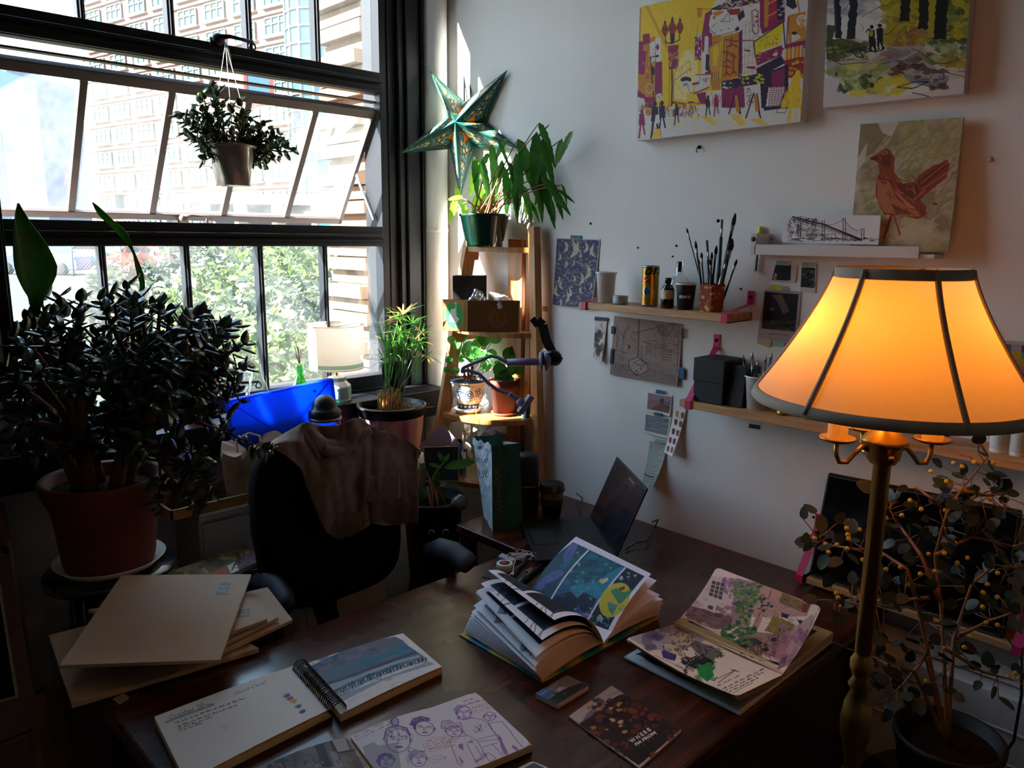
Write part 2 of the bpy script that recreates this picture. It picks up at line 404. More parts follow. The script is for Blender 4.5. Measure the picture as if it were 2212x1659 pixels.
# ================================================================ materials
M={}
M['wall']=mat('wall_paint','#e2e0df',.75,var=.02,scale=3,bump=.25,bscale=120)
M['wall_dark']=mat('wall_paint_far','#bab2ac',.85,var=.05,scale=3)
M['floor']=wood('floor_boards','#2a1d14','#3d2a1c',.5,4,(12,1,1))
M['black_frame']=mat('black_frame_paint','#1c1d24',.45,spec=.25,var=.15,scale=8,bump=.1,bscale=60)
M['sash_metal']=mat('aged_sash_metal','#5a4a44',.5,0,.2,20,bump=.2)
M['pane']=mat_pane('dusty_glass',.022)
M['pane_top']=mat_pane('dusty_glass_upper',.014)
M['pane_low']=mat_pane('dusty_glass_lower',.017)
M['desk']=wood('desk_wood','#260c05','#5a2a18',.27,3,(1.5,12,12),coat=.12,bump=.06)
M['desk_side']=wood('desk_side_wood','#1c0c07','#3a1a10',.45,3,(12,12,1.5))
M['pine']=wood('pine','#a8764c','#c99a6c',.5,7,(10,1,10),coat=.05)
M['shelf_wood']=wood('oak_shelf','#a06a38','#c98d50',.4,6,(12,12,1.2),coat=.1)
M['brass']=mat('brass','#b8924a',.38,1,.2,15,bump=.1)
M['iron']=mat('dark_iron','#2a2422',.45,.8,.2)
M['steel']=mat('brushed_steel','#9a9a9e',.35,1,.1)
M['terracotta']=mat('terracotta','#8d4a2e',.8,var=.2,scale=14,bump=.3)
M['terra_dark']=mat('old_terracotta','#6b3020',.8,var=.25,scale=9,bump=.3)
M['white_cer']=mat('white_glaze','#e8e4da',.25,var=.03,coat=.3)
M['soil']=mat('soil','#2a1c12',.95,spec=.05,var=.5,scale=90,bump=1,bscale=140)
M['jade']=mat('jade_leaf','#1b3a26',.28,var=.35,scale=25,coat=.25)
M['jade_light']=mat('jade_leaf_light','#52703a',.35,var=.4,scale=22,transl=.2)
M['bark']=mat('bark','#6a4a34',.85,var=.35,scale=40,bump=.6)
M['green_leaf']=mat('leaf_green','#3d7d28',.4,var=.35,scale=30,transl=.45)
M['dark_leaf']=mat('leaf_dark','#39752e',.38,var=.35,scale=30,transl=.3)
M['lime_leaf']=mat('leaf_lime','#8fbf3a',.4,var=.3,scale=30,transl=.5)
M['pale_leaf']=mat('leaf_pale_green','#4f9a48',.35,var=.2,scale=30,transl=.4)
M['dry']=mat('dry_straw','#c8965a',.7,var=.3,scale=40,transl=.35)
M['twig']=mat('twig','#8a5a36',.7,var=.3,scale=40)
M['berry']=mat('berry','#c9a21e',.35,var=.25,scale=60)
M['olive_leaf']=mat('leaf_olive','#2a3329',.5,var=.3,scale=25,transl=.1)
M['blackp']=mat('black_plastic','#0c0c10',.35,var=.1)
M['blackm']=mat('black_matte','#111116',.6,var=.1)
M['fabric_dark']=mat('chair_fabric','#0e0c14',.95,var=.3,scale=200,bump=.6,bscale=400,spec=.1)
M['knit']=mat('cardigan_wool','#7a5f52',.95,var=.1,scale=200,bump=.5,bscale=500,sheen=.4)
M['kraft']=mat('kraft_paper','#c8ac92',.8,var=.06,scale=150,bump=.1)
M['kraft_box']=mat('cardboard','#a8763e',.8,var=.08,scale=60)
M['paper']=mat('white_paper','#dcd8d4',.7,var=.02)
M['cream']=mat('cream_paper','#cdbd9c',.7,var=.04,scale=60)
M['tape_blue']=mat('teal_tape','#1f5f78',.6,var=.1)
M['tape_dark']=mat('navy_tape','#1a2436',.6,var=.1)
M['tape_mint']=mat('pale_teal_tape','#8fb0a8',.6,var=.2)
M['tape_cream']=mat('masking_tape','#b8a684',.7,var=.1)
M['tape_yel']=mat('yellow_tape','#c8d43a',.6,var=.1)
M['pink']=mat('magenta_leather','#c01f5c',.5,var=.1,scale=40,bump=.1)
M['blue_pl']=mat('blue_plastic','#2c7af4',.3,var=.05,transl=.75)
M['orange_pl']=mat('orange_plastic','#e0641c',.4,var=.05,transl=.2)
M['white']=mat('white_paint','#cfcac8',.5,var=.03)
M['whitep']=mat('white_plastic','#d8d8d8',.45,var=.02)
M['lav']=mat('grey_lavender_plastic','#7d7c9c',.4,var=.05)
M['clear']=mat_glass('clear_glass',(.93,.97,.95))
M['green_glass']=mat_glass('green_glass',(.25,.85,.3))
M['amber']=mat('amber_glass','#160c08',.15,var=.1,coat=.5)
M['frost']=mat('frosted_white','#e6e2cf',.5,var=.02,transl=.4)
M['ball']=mat('quartz','#8a847e',.08,var=.45,scale=25,trans=.55)
M['gold']=mat('gold_can','#b5912e',.3,.85,.1)
M['ink']=mat('ink_black','#17161c',.6,var=0)
# ================================================================ room
X0,Y0,ZC=-4.9,-4.6,3.15
struct('floor',MB().box(X0-.15,.15,Y0-.15,.15,-.12,0),M['floor'])
struct('ceiling',MB().box(X0-.15,.15,Y0-.15,.15,ZC,ZC+.12),M['wall'])
struct('wall_right',MB().box(0,.15,Y0-.15,.09,0,ZC),M['wall'])
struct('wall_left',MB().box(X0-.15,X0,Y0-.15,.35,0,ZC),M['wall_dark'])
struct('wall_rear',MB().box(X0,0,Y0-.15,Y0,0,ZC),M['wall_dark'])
w=MB();ZT=2.72;ZB=1.055;XL=-3.49;XR=-.255
w.box(X0,0,0,.09,0,ZB-.06);w.box(X0,0,0,.09,ZT,ZC);w.box(X0,XL,0,.09,ZB-.06,ZT);w.box(-3.33,-1.83,0,.09,ZB-.06,ZT);w.box(-1.83,-1.44,0,.045,ZB-.06,2.57);w.box(XR+.05,0,0,.09,ZB-.06,ZT)  # unseen piers left of the first window are shaped to hold back the sun
struct('wall_window',w,M['wall'])
# sill: a deep black board with an apron
s=MB();s.box(XL-.05,-.09,-.17,.02,1.03,1.055);s.box(XL-.05,-.09,-.155,-.001,.955,1.03);s.box(XL-.05,-.09,-.16,-.001,.985,.992)
struct('trim_1',s,M['black_frame'],bevel=.003)
# riser pipe in the corner
p=MB();p.lathe((-.047,-.05,0),[(.045,0),(.045,ZC)],36,caps=False)
for z in (.02,1.62,2.9): p.lathe((-.047,-.05,z),[(.0452,0),(.0468,.004),(.0468,.012),(.0452,.016)],36,caps=False)
struct('trim_2',p,M['wall'])
b=MB();b.box(-.016,-.0005,Y0,0,0,.11);struct('baseboard_right',b,M['white'],bevel=.004)
# ---------------------------------------------------------------- windows
def window(n,x0,x1,last,k=5):
    """three stacked lights between x0 and x1; the middle one swings outward at its foot"""
    r=bpy.data.objects.new('window_%d'%n,None);COL.objects.link(r);r.location=((x0+x1)/2,0,ZB);r['kind']='structure'
    f=MB();j=.03
    for z0,z1 in ((ZB-.005,1.107),(1.569,1.638),(2.087,2.157),(2.69,ZT)):
        f.box(x0,x1,-.012,.03 if z0>1.5 else .075,z0,z1);f.box(x0,x1,-.022,-.012,z0+.006,z0+.012 if z1-z0<.05 else z1-.045)
        if z1-z0>.06:
            f.box(x0,x1,-.03,-.012,z1-.036,z1-.028);f.box(x0,x1,-.026,-.012,z0+.002,z0+.012)
    f.box(x0-.026,x0,-.03,.085,ZB-.005,ZT);f.box(x0-.018,x0-.008,-.04,-.03,ZB,ZT)
    if last: f.box(x1,x1+.052,-.008,.096,ZB-.005,ZT)
    part('frame',f,M['black_frame'],r,bevel=.002)
    st=(x1-x0)/k
    for i in range(1,k):
        x=x0+st*i
        q=MB();q.box(x-.009,x+.009,-.004,.03,1.10,1.575);q.box(x-.004,x+.004,-.012,-.004,1.107,1.569);part('muntin',q,M['black_frame'],r,bevel=.002)
        q=MB();q.box(x-.010,x+.010,-.004,.03,2.15,2.695);q.box(x-.004,x+.004,-.012,-.004,2.157,2.69);part('muntin',q,M['black_frame'],r,bevel=.002)
    part('glass_pane',MB().box(x0,x1,.034,.037,1.10,1.575),M['pane_low'],r)
    part('glass_pane',MB().box(x0,x1,.034,.037,2.15,2.695),M['pane_top'],r)
    # swinging sash
    ax=Vector((0,.262,-.386)).normalized();L=.462;top=Vector((0,.012,2.038));nrm=Vector((0,.386,.262)).normalized()
    def P(x,t,h): return Vector((x,0,0))+top+ax*t+nrm*h
    def sb(mb,xa,xb,ta,tb,h0=-.012,h1=.012): mb.hexa([P(xa,ta,h0),P(xb,ta,h0),P(xb,tb,h0),P(xa,tb,h0),P(xa,ta,h1),P(xb,ta,h1),P(xb,tb,h1),P(xa,tb,h1)])
    a,b_=x0+.004,x1-.004
    s=MB();sb(s,a,b_,0,.03,-.014,.014);sb(s,a,b_,L-.022,L,-.014,.014);sb(s,a,a+.02,0,L,-.014,.014);sb(s,b_-.014,b_,0,L,-.014,.014)
    s.bar((a,.02,2.062),(b_,.02,2.062),.03,.006,(0,0,1))
    so=part('tilting_sash',s,M['sash_metal'],r,'brown metal sash tilted outward',bevel=.002)
    for i in range(1,k):
        x=x0+st*i;q=MB();sb(q,x-.010,x+.010,.02,L-.01,-.011,.009);part('muntin',q,M['sash_metal'],so,bevel=.002)
    q=MB();sb(q,a+.005,b_-.005,.01,L-.01,.001,.004);part('glass_pane',q,M['pane'],so)
    q=MB();c0=P(x1-.012,.24,-.0);q.bar(c0,(x1-.008,.035,1.662),.010,.004,(1,0,0));part('stay_arm',q,M['steel'],so)
    return r,P
win1,P1=window(1,-1.417,XR,True);window(3,-3.46,-3.36,False,1)  # third window is an unseen slit added to throw sun onto the envelopes
r2=bpy.data.objects.new('window_2',None);COL.objects.link(r2);r2.location=(-1.64,0,2.57);r2['kind']='structure'  # unseen high opening, cut small to leave a short sun strip on the wall
part('frame',MB().box(-1.83,-1.443,-.01,.05,2.57,2.585).box(-1.83,-1.443,-.01,.05,2.70,2.72),M['black_frame'],r2);part('glass_pane',MB().box(-1.83,-1.443,.034,.037,2.585,2.70),M['pane_top'],r2)
# latches and casing on window 1
def latch(name,c,flip=1,parent=win1,mt='iron',s=1,ax=Vector((1,0,0))):
    c=Vector(c);m=MB();m.lathe(c+V(0,-.002,0),[(.0,0),(.017*s,0),(.019*s,.006),(.017*s,.014),(.011*s,.02),(.0,.021)],20,axis=(0,-1,0))
    m.box(c.x-.022*s,c.x+.022*s,c.y-.004,c.y+.004,c.z-.02*s,c.z+.005)
    pts=[c+V(0,-.016,.006),c+ax*.03*s*flip+V(0,-.02,.012*s),c+ax*.06*s*flip+V(0,-.022,.010*s),c+ax*.10*s*flip+V(0,-.02,.008*s)]
    m.tube(pts,[.009*s,.006*s,.005*s,.006*s],10)
    m.lathe(pts[-1]+V(0,.003,-.012),[(.007,-.003),(.011,-.003),(.011,.003),(.007,.003),(.007,-.003)],18,axis=(0,1,0),caps=False)
    return part(name,m,M[mt],parent)
latch('latch',N(466,88,.012)+V(0,-.01,0))
latch('latch',P1(-.86,.45,-.02),s=.8,mt='sash_metal')
latch('latch',N(497,832,.012)+V(0,-.012,0),s=.8)
c=MB()
c.box(-.224,-.196,-.006,.02,ZB,ZT+.06);c.box(-.19,-.168,-.03,.02,ZB,ZT+.06);c.box(-.164,-.11,-.042,.02,ZB,ZT+.06);c.box(-.106,-.098,-.05,.02,ZB,ZT+.06);c.box(-.225,-.092,-.012,.02,ZB,ZT+.06)
c.box(XL-.05,-.092,-.012,.02,ZT,ZT+.06)
struct('trim_3',c,M['black_frame'],bevel=.002)
# ================================================================ outdoors
def facing(px,d): return D(px,515,d)
MO={}
MO['brick']=mat('rose_brick','#6e4a40',.85,var=.08,scale=6)
MO['red']=mat('red_brick','#9c4a44',.85,var=.1,scale=4)
MO['stone']=mat('pale_stone','#7d7466',.8,var=.04)
MO['bglass']=mat('sky_blue_glazing','#2c5866',.12,var=.1,scale=.3)
MO['bgl2']=mat('deep_blue_glazing','#1c5488',.1,var=.25,scale=.2)
MO['slate']=mat('slate_panel','#3c4258',.6,var=.1,scale=1)
MO['grey']=mat('grey_concrete','#50575e',.8,var=.08,scale=1)
MO['asphalt']=mat('asphalt','#2c2c2e',.9,var=.1,scale=2)
MO['bank']=mat('grass_bank','#20281a',.95,var=.4,scale=3)
MO['bush']=mat('bush_leaf','#434f26',.6,var=.45,scale=3,transl=.5)
MO['bush2']=mat('bush_leaf_grey','#42483a',.7,var=.4,scale=3,transl=.45)
MO['bush3']=mat('bush_leaf_bright','#53622c',.6,var=.35,scale=3,transl=.5)
MO['car']=mat('red_car_paint','#c8322c',.25,coat=.6,var=.03)
MO['tyre']=mat('tyre','#18181a',.8)
MO['green_sign']=mat('green_sign','#0f8a68',.5,var=0)
GZ=-.35
g=MB();g.box(-160,260,14,330,GZ-.3,GZ);struct('street_ground',g,MO['asphalt'])
g=MB();g.box(-30,40,.5,14,-3.3,-3.0)
g.add([(-30,4,-3.0),(40,4,-3.0),(40,14,GZ+.02),(-30,14,GZ+.02)],[(0,1,2,3)])
struct('bank_ground',g,MO['bank'])
# big rose brick block with rounded end
A=facing(222,118);B=facing(652,92);A.z=B.z=GZ
dirv=(B-A);Lf=dirv.length;dirv.normalize();nrm=Vector((dirv.y,-dirv.x,0))
if nrm.dot(Vector(CAM)-A)<0:nrm=-nrm
HB=44
bd=thing('apartment_building',(A+B)/2,'rose brick block with pale window bands filling the middle of the window view','building','buildings across the street')
mb=MB()
cc=A-nrm*6-dirv*0
ring=[A+dirv*0]+[A-nrm*(6-6*math.cos(a))-dirv*6*math.sin(a) for a in (PI/8,PI/4,3*PI/8,PI/2)]+[A-nrm*14-dirv*6,B-nrm*14,B]
mb.slab([Vector((p.x,p.y,GZ)) for p in ring],(0,0,HB));part('wall',mb,MO['brick'],bd)
mb=MB();FL=3.25
for k in range(1,13):
    z=GZ+1.2+k*FL;mb.slab([Vector((p.x,p.y,z))+(nrm*.25 if i in(0,len(ring)-1) else (-dirv*.2)) for i,p in enumerate(ring)],(0,0,.28))
part('stone_band',mb,MO['stone'],bd)
mb=MB();mb.slab([Vector((p.x,p.y,GZ+HB))+(nrm*1.8 if i in(0,len(ring)-1) else (nrm*.9-dirv*1.6)) for i,p in enumerate(ring)],(0,0,1.0));part('roof_edge',mb,MO['grey'],bd)
wm=None
def bwin(p,z,w_,h_,d,nn,parent):
    global wm
    q=MB();q.slab([p-d*w_/2+V(0,0,z),p+d*w_/2+V(0,0,z),p+d*w_/2+V(0,0,z+h_),p-d*w_/2+V(0,0,z+h_)],nn*.12,0)
    e=nn*.13
    for t in (-.5,-.17,.17,.5): q.slab([p+e+d*(w_*t-.07)+V(0,0,z),p+e+d*(w_*t+.07)+V(0,0,z),p+e+d*(w_*t+.07)+V(0,0,z+h_),p+e+d*(w_*t-.07)+V(0,0,z+h_)],nn*.12,1)
    for t in (0,.62,1): q.slab([p+e-d*w_/2+V(0,0,z+h_*t-.07),p+e+d*w_/2+V(0,0,z+h_*t-.07),p+e+d*w_/2+V(0,0,z+h_*t+.07),p+e-d*w_/2+V(0,0,z+h_*t+.07)],nn*.14,1)
    q.slab([p-d*(w_/2+.3)+V(0,0,z-.35),p+d*(w_/2+.3)+V(0,0,z-.35),p+d*(w_/2+.3)+V(0,0,z-.1),p-d*(w_/2+.3)+V(0,0,z-.1)],nn*.4,1)
    return part('window',q,[MO['bglass'],MO['stone']],parent)
nc=8;w0=None
for fl in range(12):
    for cidx in range(nc):
        pos=Vector((A.x,A.y,0))+dirv*(Lf*(cidx+.5)/nc)+nrm*.02
        z=GZ+2.2+fl*FL
        if w0 is None: w0=bwin(pos,z,Lf/nc*.66,1.9,dirv,nrm,bd);base=(pos,z)
        else:
            o=w0.copy();COL.objects.link(o);o.location=w0.location+(pos-base[0])+V(0,0,z-base[1])
# glass stair tower to its right
gt=facing(708,86);gt.z=GZ
t=thing('glass_tower',gt,'round pale blue glass tower beside the rose brick block','building','buildings across the street')
q=MB();q.lathe(gt,[(3.6,0),(3.6,46)],16,smooth=False);part('glazing',q,MO['bglass'],t)
q=MB()
for k in range(28): q.lathe(gt+V(0,0,k*1.65),[(3.62,0),(3.75,0),(3.75,.16),(3.62,.16)],16,smooth=False,caps=False)
for k in range(16):
    a=2*PI*k/16;q.bar(gt+V(3.65*math.cos(a),3.65*math.sin(a),0),gt+V(3.65*math.cos(a),3.65*math.sin(a),46),.18,.18,(1,0,0))
part('grid',q,MO['stone'],t)
q=MB();e0=facing(772,88);q.box(e0.x-1.5,e0.x+16,e0.y-2,e0.y+10,GZ,46)
solo('brick_building',q,MO['brick'],'rose brick wall right of the round glass tower','building','buildings across the street')
e1=facing(566,80);q=MB();q.box(e1.x-1.6,e1.x+1.6,e1.y-1,e1.y+5,14.8,18.2,0);q.box(e1.x-1.2,e1.x+1.0,e1.y-1.2,e1.y-1,15.6,17.2,1);q.box(e1.x-1.35,e1.x+1.15,e1.y-1.4,e1.y-1,15.3,15.6,2)
solo('bay_window',q,[MO['red'],MO['bglass'],MO['stone']],'dark red brick bay seen through the gap above the tilted sash','building')
# towers at the left
def tower(px0,px1,d,ztop_px,mt,name,label,z2=None,grid=None):
    a,b=facing(px0,d),facing(px1,d);top=D((px0+px1)/2,ztop_px,d).z;a.z=b.z=GZ;dd=(b-a).normalized();n_=Vector((-dd.y,dd.x,0))
    t_=thing(name,(a+b)/2,label,'building','towers at the left of the view');q=MB();q.slab([a,b,b+n_*12,a+n_*12],(0,0,top-GZ));part('wall',q,mt,t_)
    if grid:
        q=MB();L_=(b-a).length;k=int(L_/grid)
        for i in range(k+1): q.bar(a+dd*(L_*i/k)-n_*.05,a+dd*(L_*i/k)-n_*.05+V(0,0,top-GZ),.18,.18,(1,0,0))
        for j in range(int((top-GZ)/grid)): q.bar(a+V(0,0,j*grid)-n_*.05,b+V(0,0,j*grid)-n_*.05,.18,.18)
        part('grid',q,MO['grey'],t_)
tower(-40,27,140,160,MO['bgl2'],'glass_tower','blue glass tower at the far left edge','',2.6)
tower(14,52,165,150,MO['slate'],'slate_tower','slate grey tower just right of the blue glass tower')
tower(50,100,192,175,MO['slate'],'slate_tower','slate and white tower with balconies')
tower(100,140,218,185,MO['grey'],'grey_tower','pale grey tower with stepped top')
tower(138,160,245,210,MO['grey'],'grey_tower','narrow pale grey tower nearest the gap of open sky')
e=facing(68,186);q=MB()
for k in range(12): q.box(e.x-2.2,e.x+.6,e.y-2.5,e.y-.5,3+k*2.3,3.7+k*2.3)
q.box(e.x-2.6,e.x-2.1,e.y-2.6,e.y-.5,0,31);solo('balcony_stack',q,MO['stone'],'white balconies stacked up the slate tower','balcony')
# white arcade at street level
a=facing(372,75);b=facing(780,66);a.z=b.z=GZ;dd=(b-a).normalized();n_=Vector((-dd.y,dd.x,0))
ar=thing('arcade',(a+b)/2,'low white arcade along the street behind the tilted sash','building')
q=MB();q.slab([a+V(0,0,5.0),b+V(0,0,4.6),b+n_*4+V(0,0,4.6),a+n_*4+V(0,0,5.0)],(0,0,.9));part('beam',q,MO['stone'],ar)
q=MB();q.slab([a+n_*4,b+n_*4,b+n_*4.3,a+n_*4.3],(0,0,5.0));part('rear_wall',q,MO['grey'],ar)
L_=(b-a).length
for k in range(6):
    c0=a+dd*(L_*k/5);q=MB();q.box(c0.x-.45,c0.x+.45,c0.y-.45,c0.y+.45,GZ,5.0);part('column',q,MO['stone'],ar)
def pole(px,d,z1,r,label):
    c=facing(px,d);return solo('utility_pole',MB().lathe((c.x,c.y,GZ),[(r,0),(r*.8,z1-GZ)],12),MO['grey'],label,'pole')
pole(366,50,6.5,.28,'thick grey pole in front of the rose brick block')
pole(741,26,9,.12,'slim grey pole beside the open gap of the sash')
c=facing(262,55);tr=thing('traffic_light',(c.x,c.y,GZ),'dark traffic light hanging from a mast arm over the street','traffic light')
q=MB();q.bar((c.x-3,c.y,4.0),(c.x+6.5,c.y+2,4.2),.14,.14);q.lathe((c.x+6.5,c.y+2,GZ),[(.15,0),(.12,4.6)],10);part('mast_arm',q,MO['grey'],tr)
q=MB();q.box(c.x-.3,c.x+.3,c.y-.3,c.y,3.4,4.4);part('signal_head',q,M['blackm'],tr)
# street sign
c=D(733,487,24);rt=Vector(RM[:,0]*1).normalized()if False else Vector((RM[0,0],RM[1,0],0)).normalized();rt=Vector((.69,-.72,0))
ss=thing('street_sign',c,'green street name sign with a white arrow under the sash corner','sign')
q=MB();q.slab([c-rt*.62+V(0,0,-.13),c+rt*.36+V(0,0,-.13),c+rt*.36+V(0,0,.13),c-rt*.62+V(0,0,.13)],V(.72,.69,0)*.03);part('panel',q,MO['green_sign'],ss)
q=MB();fn=V(-.72,-.69,0)*.006;text_mb(q,'n St',lambda s_,t_:c+rt*(-.25+s_*.36)+V(0,0,-.07+t_*.36)+fn)
q.add([c+rt*x+V(0,0,z)+fn for x,z in ((.17,.02),(.17,-.02),(.25,-.02),(.25,-.06),(.32,0),(.25,.06),(.25,.02))],[tuple(range(7))]);part('lettering',q,M['whitep'],ss)
# parked cars
def car(px,py,d,mt,label,Lc=4.3,flip=1):
    c=D(px,py,d);z=GZ;h=rt*Lc/2;w_=V(.72,.69,0)*.85;t_=thing('parked_car',(c.x,c.y,z),label,'car','parked cars on the street')
    pr=[(-1,.25),(-1,.75),(-.86,.92),(-.5,.98),(-.28,1.38),(.28,1.42),(.62,1.0),(.95,.9),(1,.6),(1,.25)]
    q=MB();q.slab([Vector((c.x,c.y,z+zz))+h*x*flip-w_ for x,zz in pr],w_*2);part('body',q,mt,t_,bevel=.05)
    q=MB();q.slab([Vector((c.x,c.y,z+zz))+h*x*flip-w_*1.01 for x,zz in [(-.42,1.02),(-.25,1.32),(.24,1.34),(.5,1.02)]],w_*2.02);part('windows',q,M['blackp'],t_)
    for x in (-.62,.62):
        q=MB();q.lathe(Vector((c.x,c.y,z+.32))+h*x-w_*1.05,[(.0,0),(.2,0),(.32,.02),(.32,.2),(0,.2)],20,axis=tuple(w_.normalized()));part('wheel',q,MO['tyre'],t_)
car(312,560,43,MO['car'],'red car parked beyond the fence behind the large jade plant',4.6)
car(95,568,38,MO['slate'],'dark car parked at the left behind the broad snake leaf',4.4)
car(200,552,52,MO['slate'],'dark car parked between the red car and the broad leaf',4.4)
# fence
a=facing(-60,34);b=facing(470,34);a.z=b.z=GZ
fe=thing('chain_fence',(a+b)/2,'chain link fence running above the concrete wall','fence')
q=MB();L_=(b-a).length;dd=(b-a).normalized()
for k in range(int(L_/.16)):
    p0=a+dd*(k*.16)
    q.bar(p0,p0+dd*1.6+V(0,0,1.6),.006,.006,(1,0,0));q.bar(p0+dd*1.6,p0+V(0,0,1.6),.006,.006,(1,0,0))
part('mesh',q,MO['grey'],fe)
for k in range(6): c=a+dd*(L_*k/5);part('post',MB().lathe(c,[(.04,0),(.04,1.75)],10),MO['grey'],fe)
q=MB();q.bar(a+V(0,0,1.62),b+V(0,0,1.62),.04,.04);part('rail',q,MO['grey'],fe)
# concrete retaining wall at left
a=D(-120,592,21);b=D(372,606,21);q=MB();nn=V(.72,.69,0)*.5;lo=-3.2
q.hexa([(a.x,a.y,lo),(b.x,b.y,lo),tuple(Vector((b.x,b.y,lo))+nn),tuple(Vector((a.x,a.y,lo))+nn),tuple(a),tuple(b),tuple(b+nn),tuple(a+nn)])
solo('concrete_wall',q,MO['grey'],'blue grey concrete wall below the fence at the left','wall')
# shrubs on the bank
def bush(c,r,n,mt,label,seed,lz=.07,sq=1):
    rr=random.Random(seed);q=MB()
    for _ in range(n):
        while True:
            v=Vector((rr.uniform(-1,1),rr.uniform(-1,1),rr.uniform(-1,1)))
            if .25<v.length<1:break
        v*=(.75+.25*noise.noise(v*2.2+Vector((seed,0,0))))/max(v.length,.55) if rr.random()<.6 else 1
        p=Vector(c)+Vector((v.x*r,v.y*r,v.z*r*sq));d=Vector((rr.uniform(-1,1),rr.uniform(-1,1),rr.uniform(-.6,.9))).normalized()
        a=d.orthogonal().normalized();k=lz*rr.uniform(.6,1.3);b_=d.cross(a)
        q.add([p-d*k,p+a*k*.5,p+d*k,p-a*k*.5],[(0,1,2,3)])
    q.lathe(Vector(c)-V(0,0,r*sq*1.6),[(.05,0),(.03,r*sq*1.6)],6,1)
    return solo('shrub',q,[mt,M['bark']],label,'shrub','shrubs on the bank outside')
spots=[(470,665,12,1.2,'bush2','grey green shrub behind the third lower pane'),(600,640,13,1.3,'bush','green shrub high on the bank'),(540,740,8,1.0,'bush','leafy shrub low behind the fourth pane'),
(640,690,9.5,1.1,'bush3','bright yellow green shrub behind the small table lamp'),(700,650,14,1.3,'bush2','pale shrub beside the brick pier at the top of the bank'),(760,700,10,1.1,'bush2','grey shrub right against the brick pier'),
(430,790,7.5,.9,'bush3','bright low shrub behind the jade plant'),(620,800,7,.9,'bush2','grey green shrub just outside the lower pane'),(740,800,8,.9,'bush3','bright shrub low behind the straw coloured grass'),(500,605,17,1.2,'bush','shrub at the top of the bank left of centre'),(780,605,18,1.1,'bush','shrub at the top of the bank near the pier'),(330,700,12,1.2,'bush2','dim shrub behind the middle of the jade plant'),(560,850,6,.7,'bush3','bright low shrub nearest the window')]
for i,(px,py,d,r,mt,lb) in enumerate(spots): bush(D(px,py,d),r,2600,MO[mt],lb,i+3,lz=.035*d/7+.02)
# brick pier of this building outside the right jamb
q=MB();yp=.62;z=-.5;k=0
while z<3.3:
    xa=N(775 if k%2 else 790,500,-yp).x+(.0 if k%4<2 else .03);q.box(xa,xa+.6,yp,yp+.35,z,z+.055,0);z+=.063;k+=1
q.box(N(792,500,-yp).x+.03,N(792,500,-yp).x+.6,yp+.03,yp+.3,-.5,3.3,1)
solo('brick_pier',q,[mat('tan_brick','#5e4632',.85,var=.12,scale=9,bump=.3),mat('mortar','#7a5a48',.9)],'sunlit tan brick pier just outside the right side of the window','pier')
# ================================================================ light
w=bpy.data.worlds.new('sky');sc.world=w;w.use_nodes=True;nt=w.node_tree;bg=nt.nodes['Background']
tc=nt.nodes.new('ShaderNodeTexCoord');sx=nt.nodes.new('ShaderNodeSeparateXYZ');cr=nt.nodes.new('ShaderNodeValToRGB')
nt.links.new(tc.outputs['Generated'],sx.inputs[0]);nt.links.new(sx.outputs['Z'],cr.inputs[0])
cr.color_ramp.elements[0].position=0;cr.color_ramp.elements[0].color=(.95,.97,.95,1);cr.color_ramp.elements[1].position=.6;cr.color_ramp.elements[1].color=(.42,.66,.95,1)
nt.links.new(cr.outputs[0],bg.inputs[0]);bg.inputs[1].default_value=SKY
sd=bpy.data.lights.new('sun','SUN');sd.energy=SUN;sd.angle=.009;sd.color=(1,.93,.80);so=bpy.data.objects.new('sun',sd);COL.objects.link(so)
so.rotation_euler=Vector(SUNDIR).to_track_quat('-Z','Y').to_euler();so.location=(-6,4,6)
# ================================================================ desk
def rot2(v,a): return Vector((v.x*math.cos(a)-v.y*math.sin(a),v.x*math.sin(a)+v.y*math.cos(a),v.z))
dk=thing('desk',(-.76,-1.33,0),'large dark brown wooden desk with worn top running to the side wall','desk')
part('desktop',MB().box(-1.515,-.004,-1.742,-.908,.716,.75),M['desk'],dk,bevel=.009)
q=MB();q.box(-1.47,-.03,-1.69,-1.668,.06,.716);part('back_panel',q,M['desk_side'],dk,bevel=.003)
for x0,x1 in ((-1.47,-1.06),(-.46,-.03)):
    pd=part('pedestal',MB().box(x0,x1,-1.667,-.95,.06,.715),M['desk_side'],dk,bevel=.003)
    for k in range(3):
        dr=part('drawer',MB().box(x0+.02,x1-.02,-.949,-.93,.09+k*.205,.28+k*.205),M['desk_side'],pd,bevel=.004) if False else None
for x0,x1 in ((-1.47,-1.06),(-.46,-.03)):
    for k in range(3):
        part('drawer',MB().box(x0+.02,x1-.02,-.949,-.93,.09+k*.205,.28+k*.205).tube([((x0+x1)/2-.05,-.93,.185+k*.205),((x0+x1)/2-.04,-.912,.185+k*.205),((x0+x1)/2+.04,-.912,.185+k*.205),((x0+x1)/2+.05,-.93,.185+k*.205)],.004,8),M['desk_side'],dk,bevel=.004)
for x in (-1.45,-1.08,-.44,-.05):
    for y in (-1.64,-.97): part('foot',MB().lathe((x,y,0),[(.018,0),(.026,.06)],16),M['desk_side'],dk)
rt=thing('side_table',(-.22,-.77,0),'narrow brown side table butted against the far edge of the desk','table')
part('tabletop',MB().box(-.449,-.004,-.906,-.642,.722,.75),M['desk'],rt,bevel=.006)
for x,y in ((-.42,-.67),(-.035,-.67),(-.42,-.88),(-.035,-.88)): part('leg',MB().box(x-.018,x+.018,y-.018,y+.018,0,.722),M['desk_side'],rt,bevel=.003)
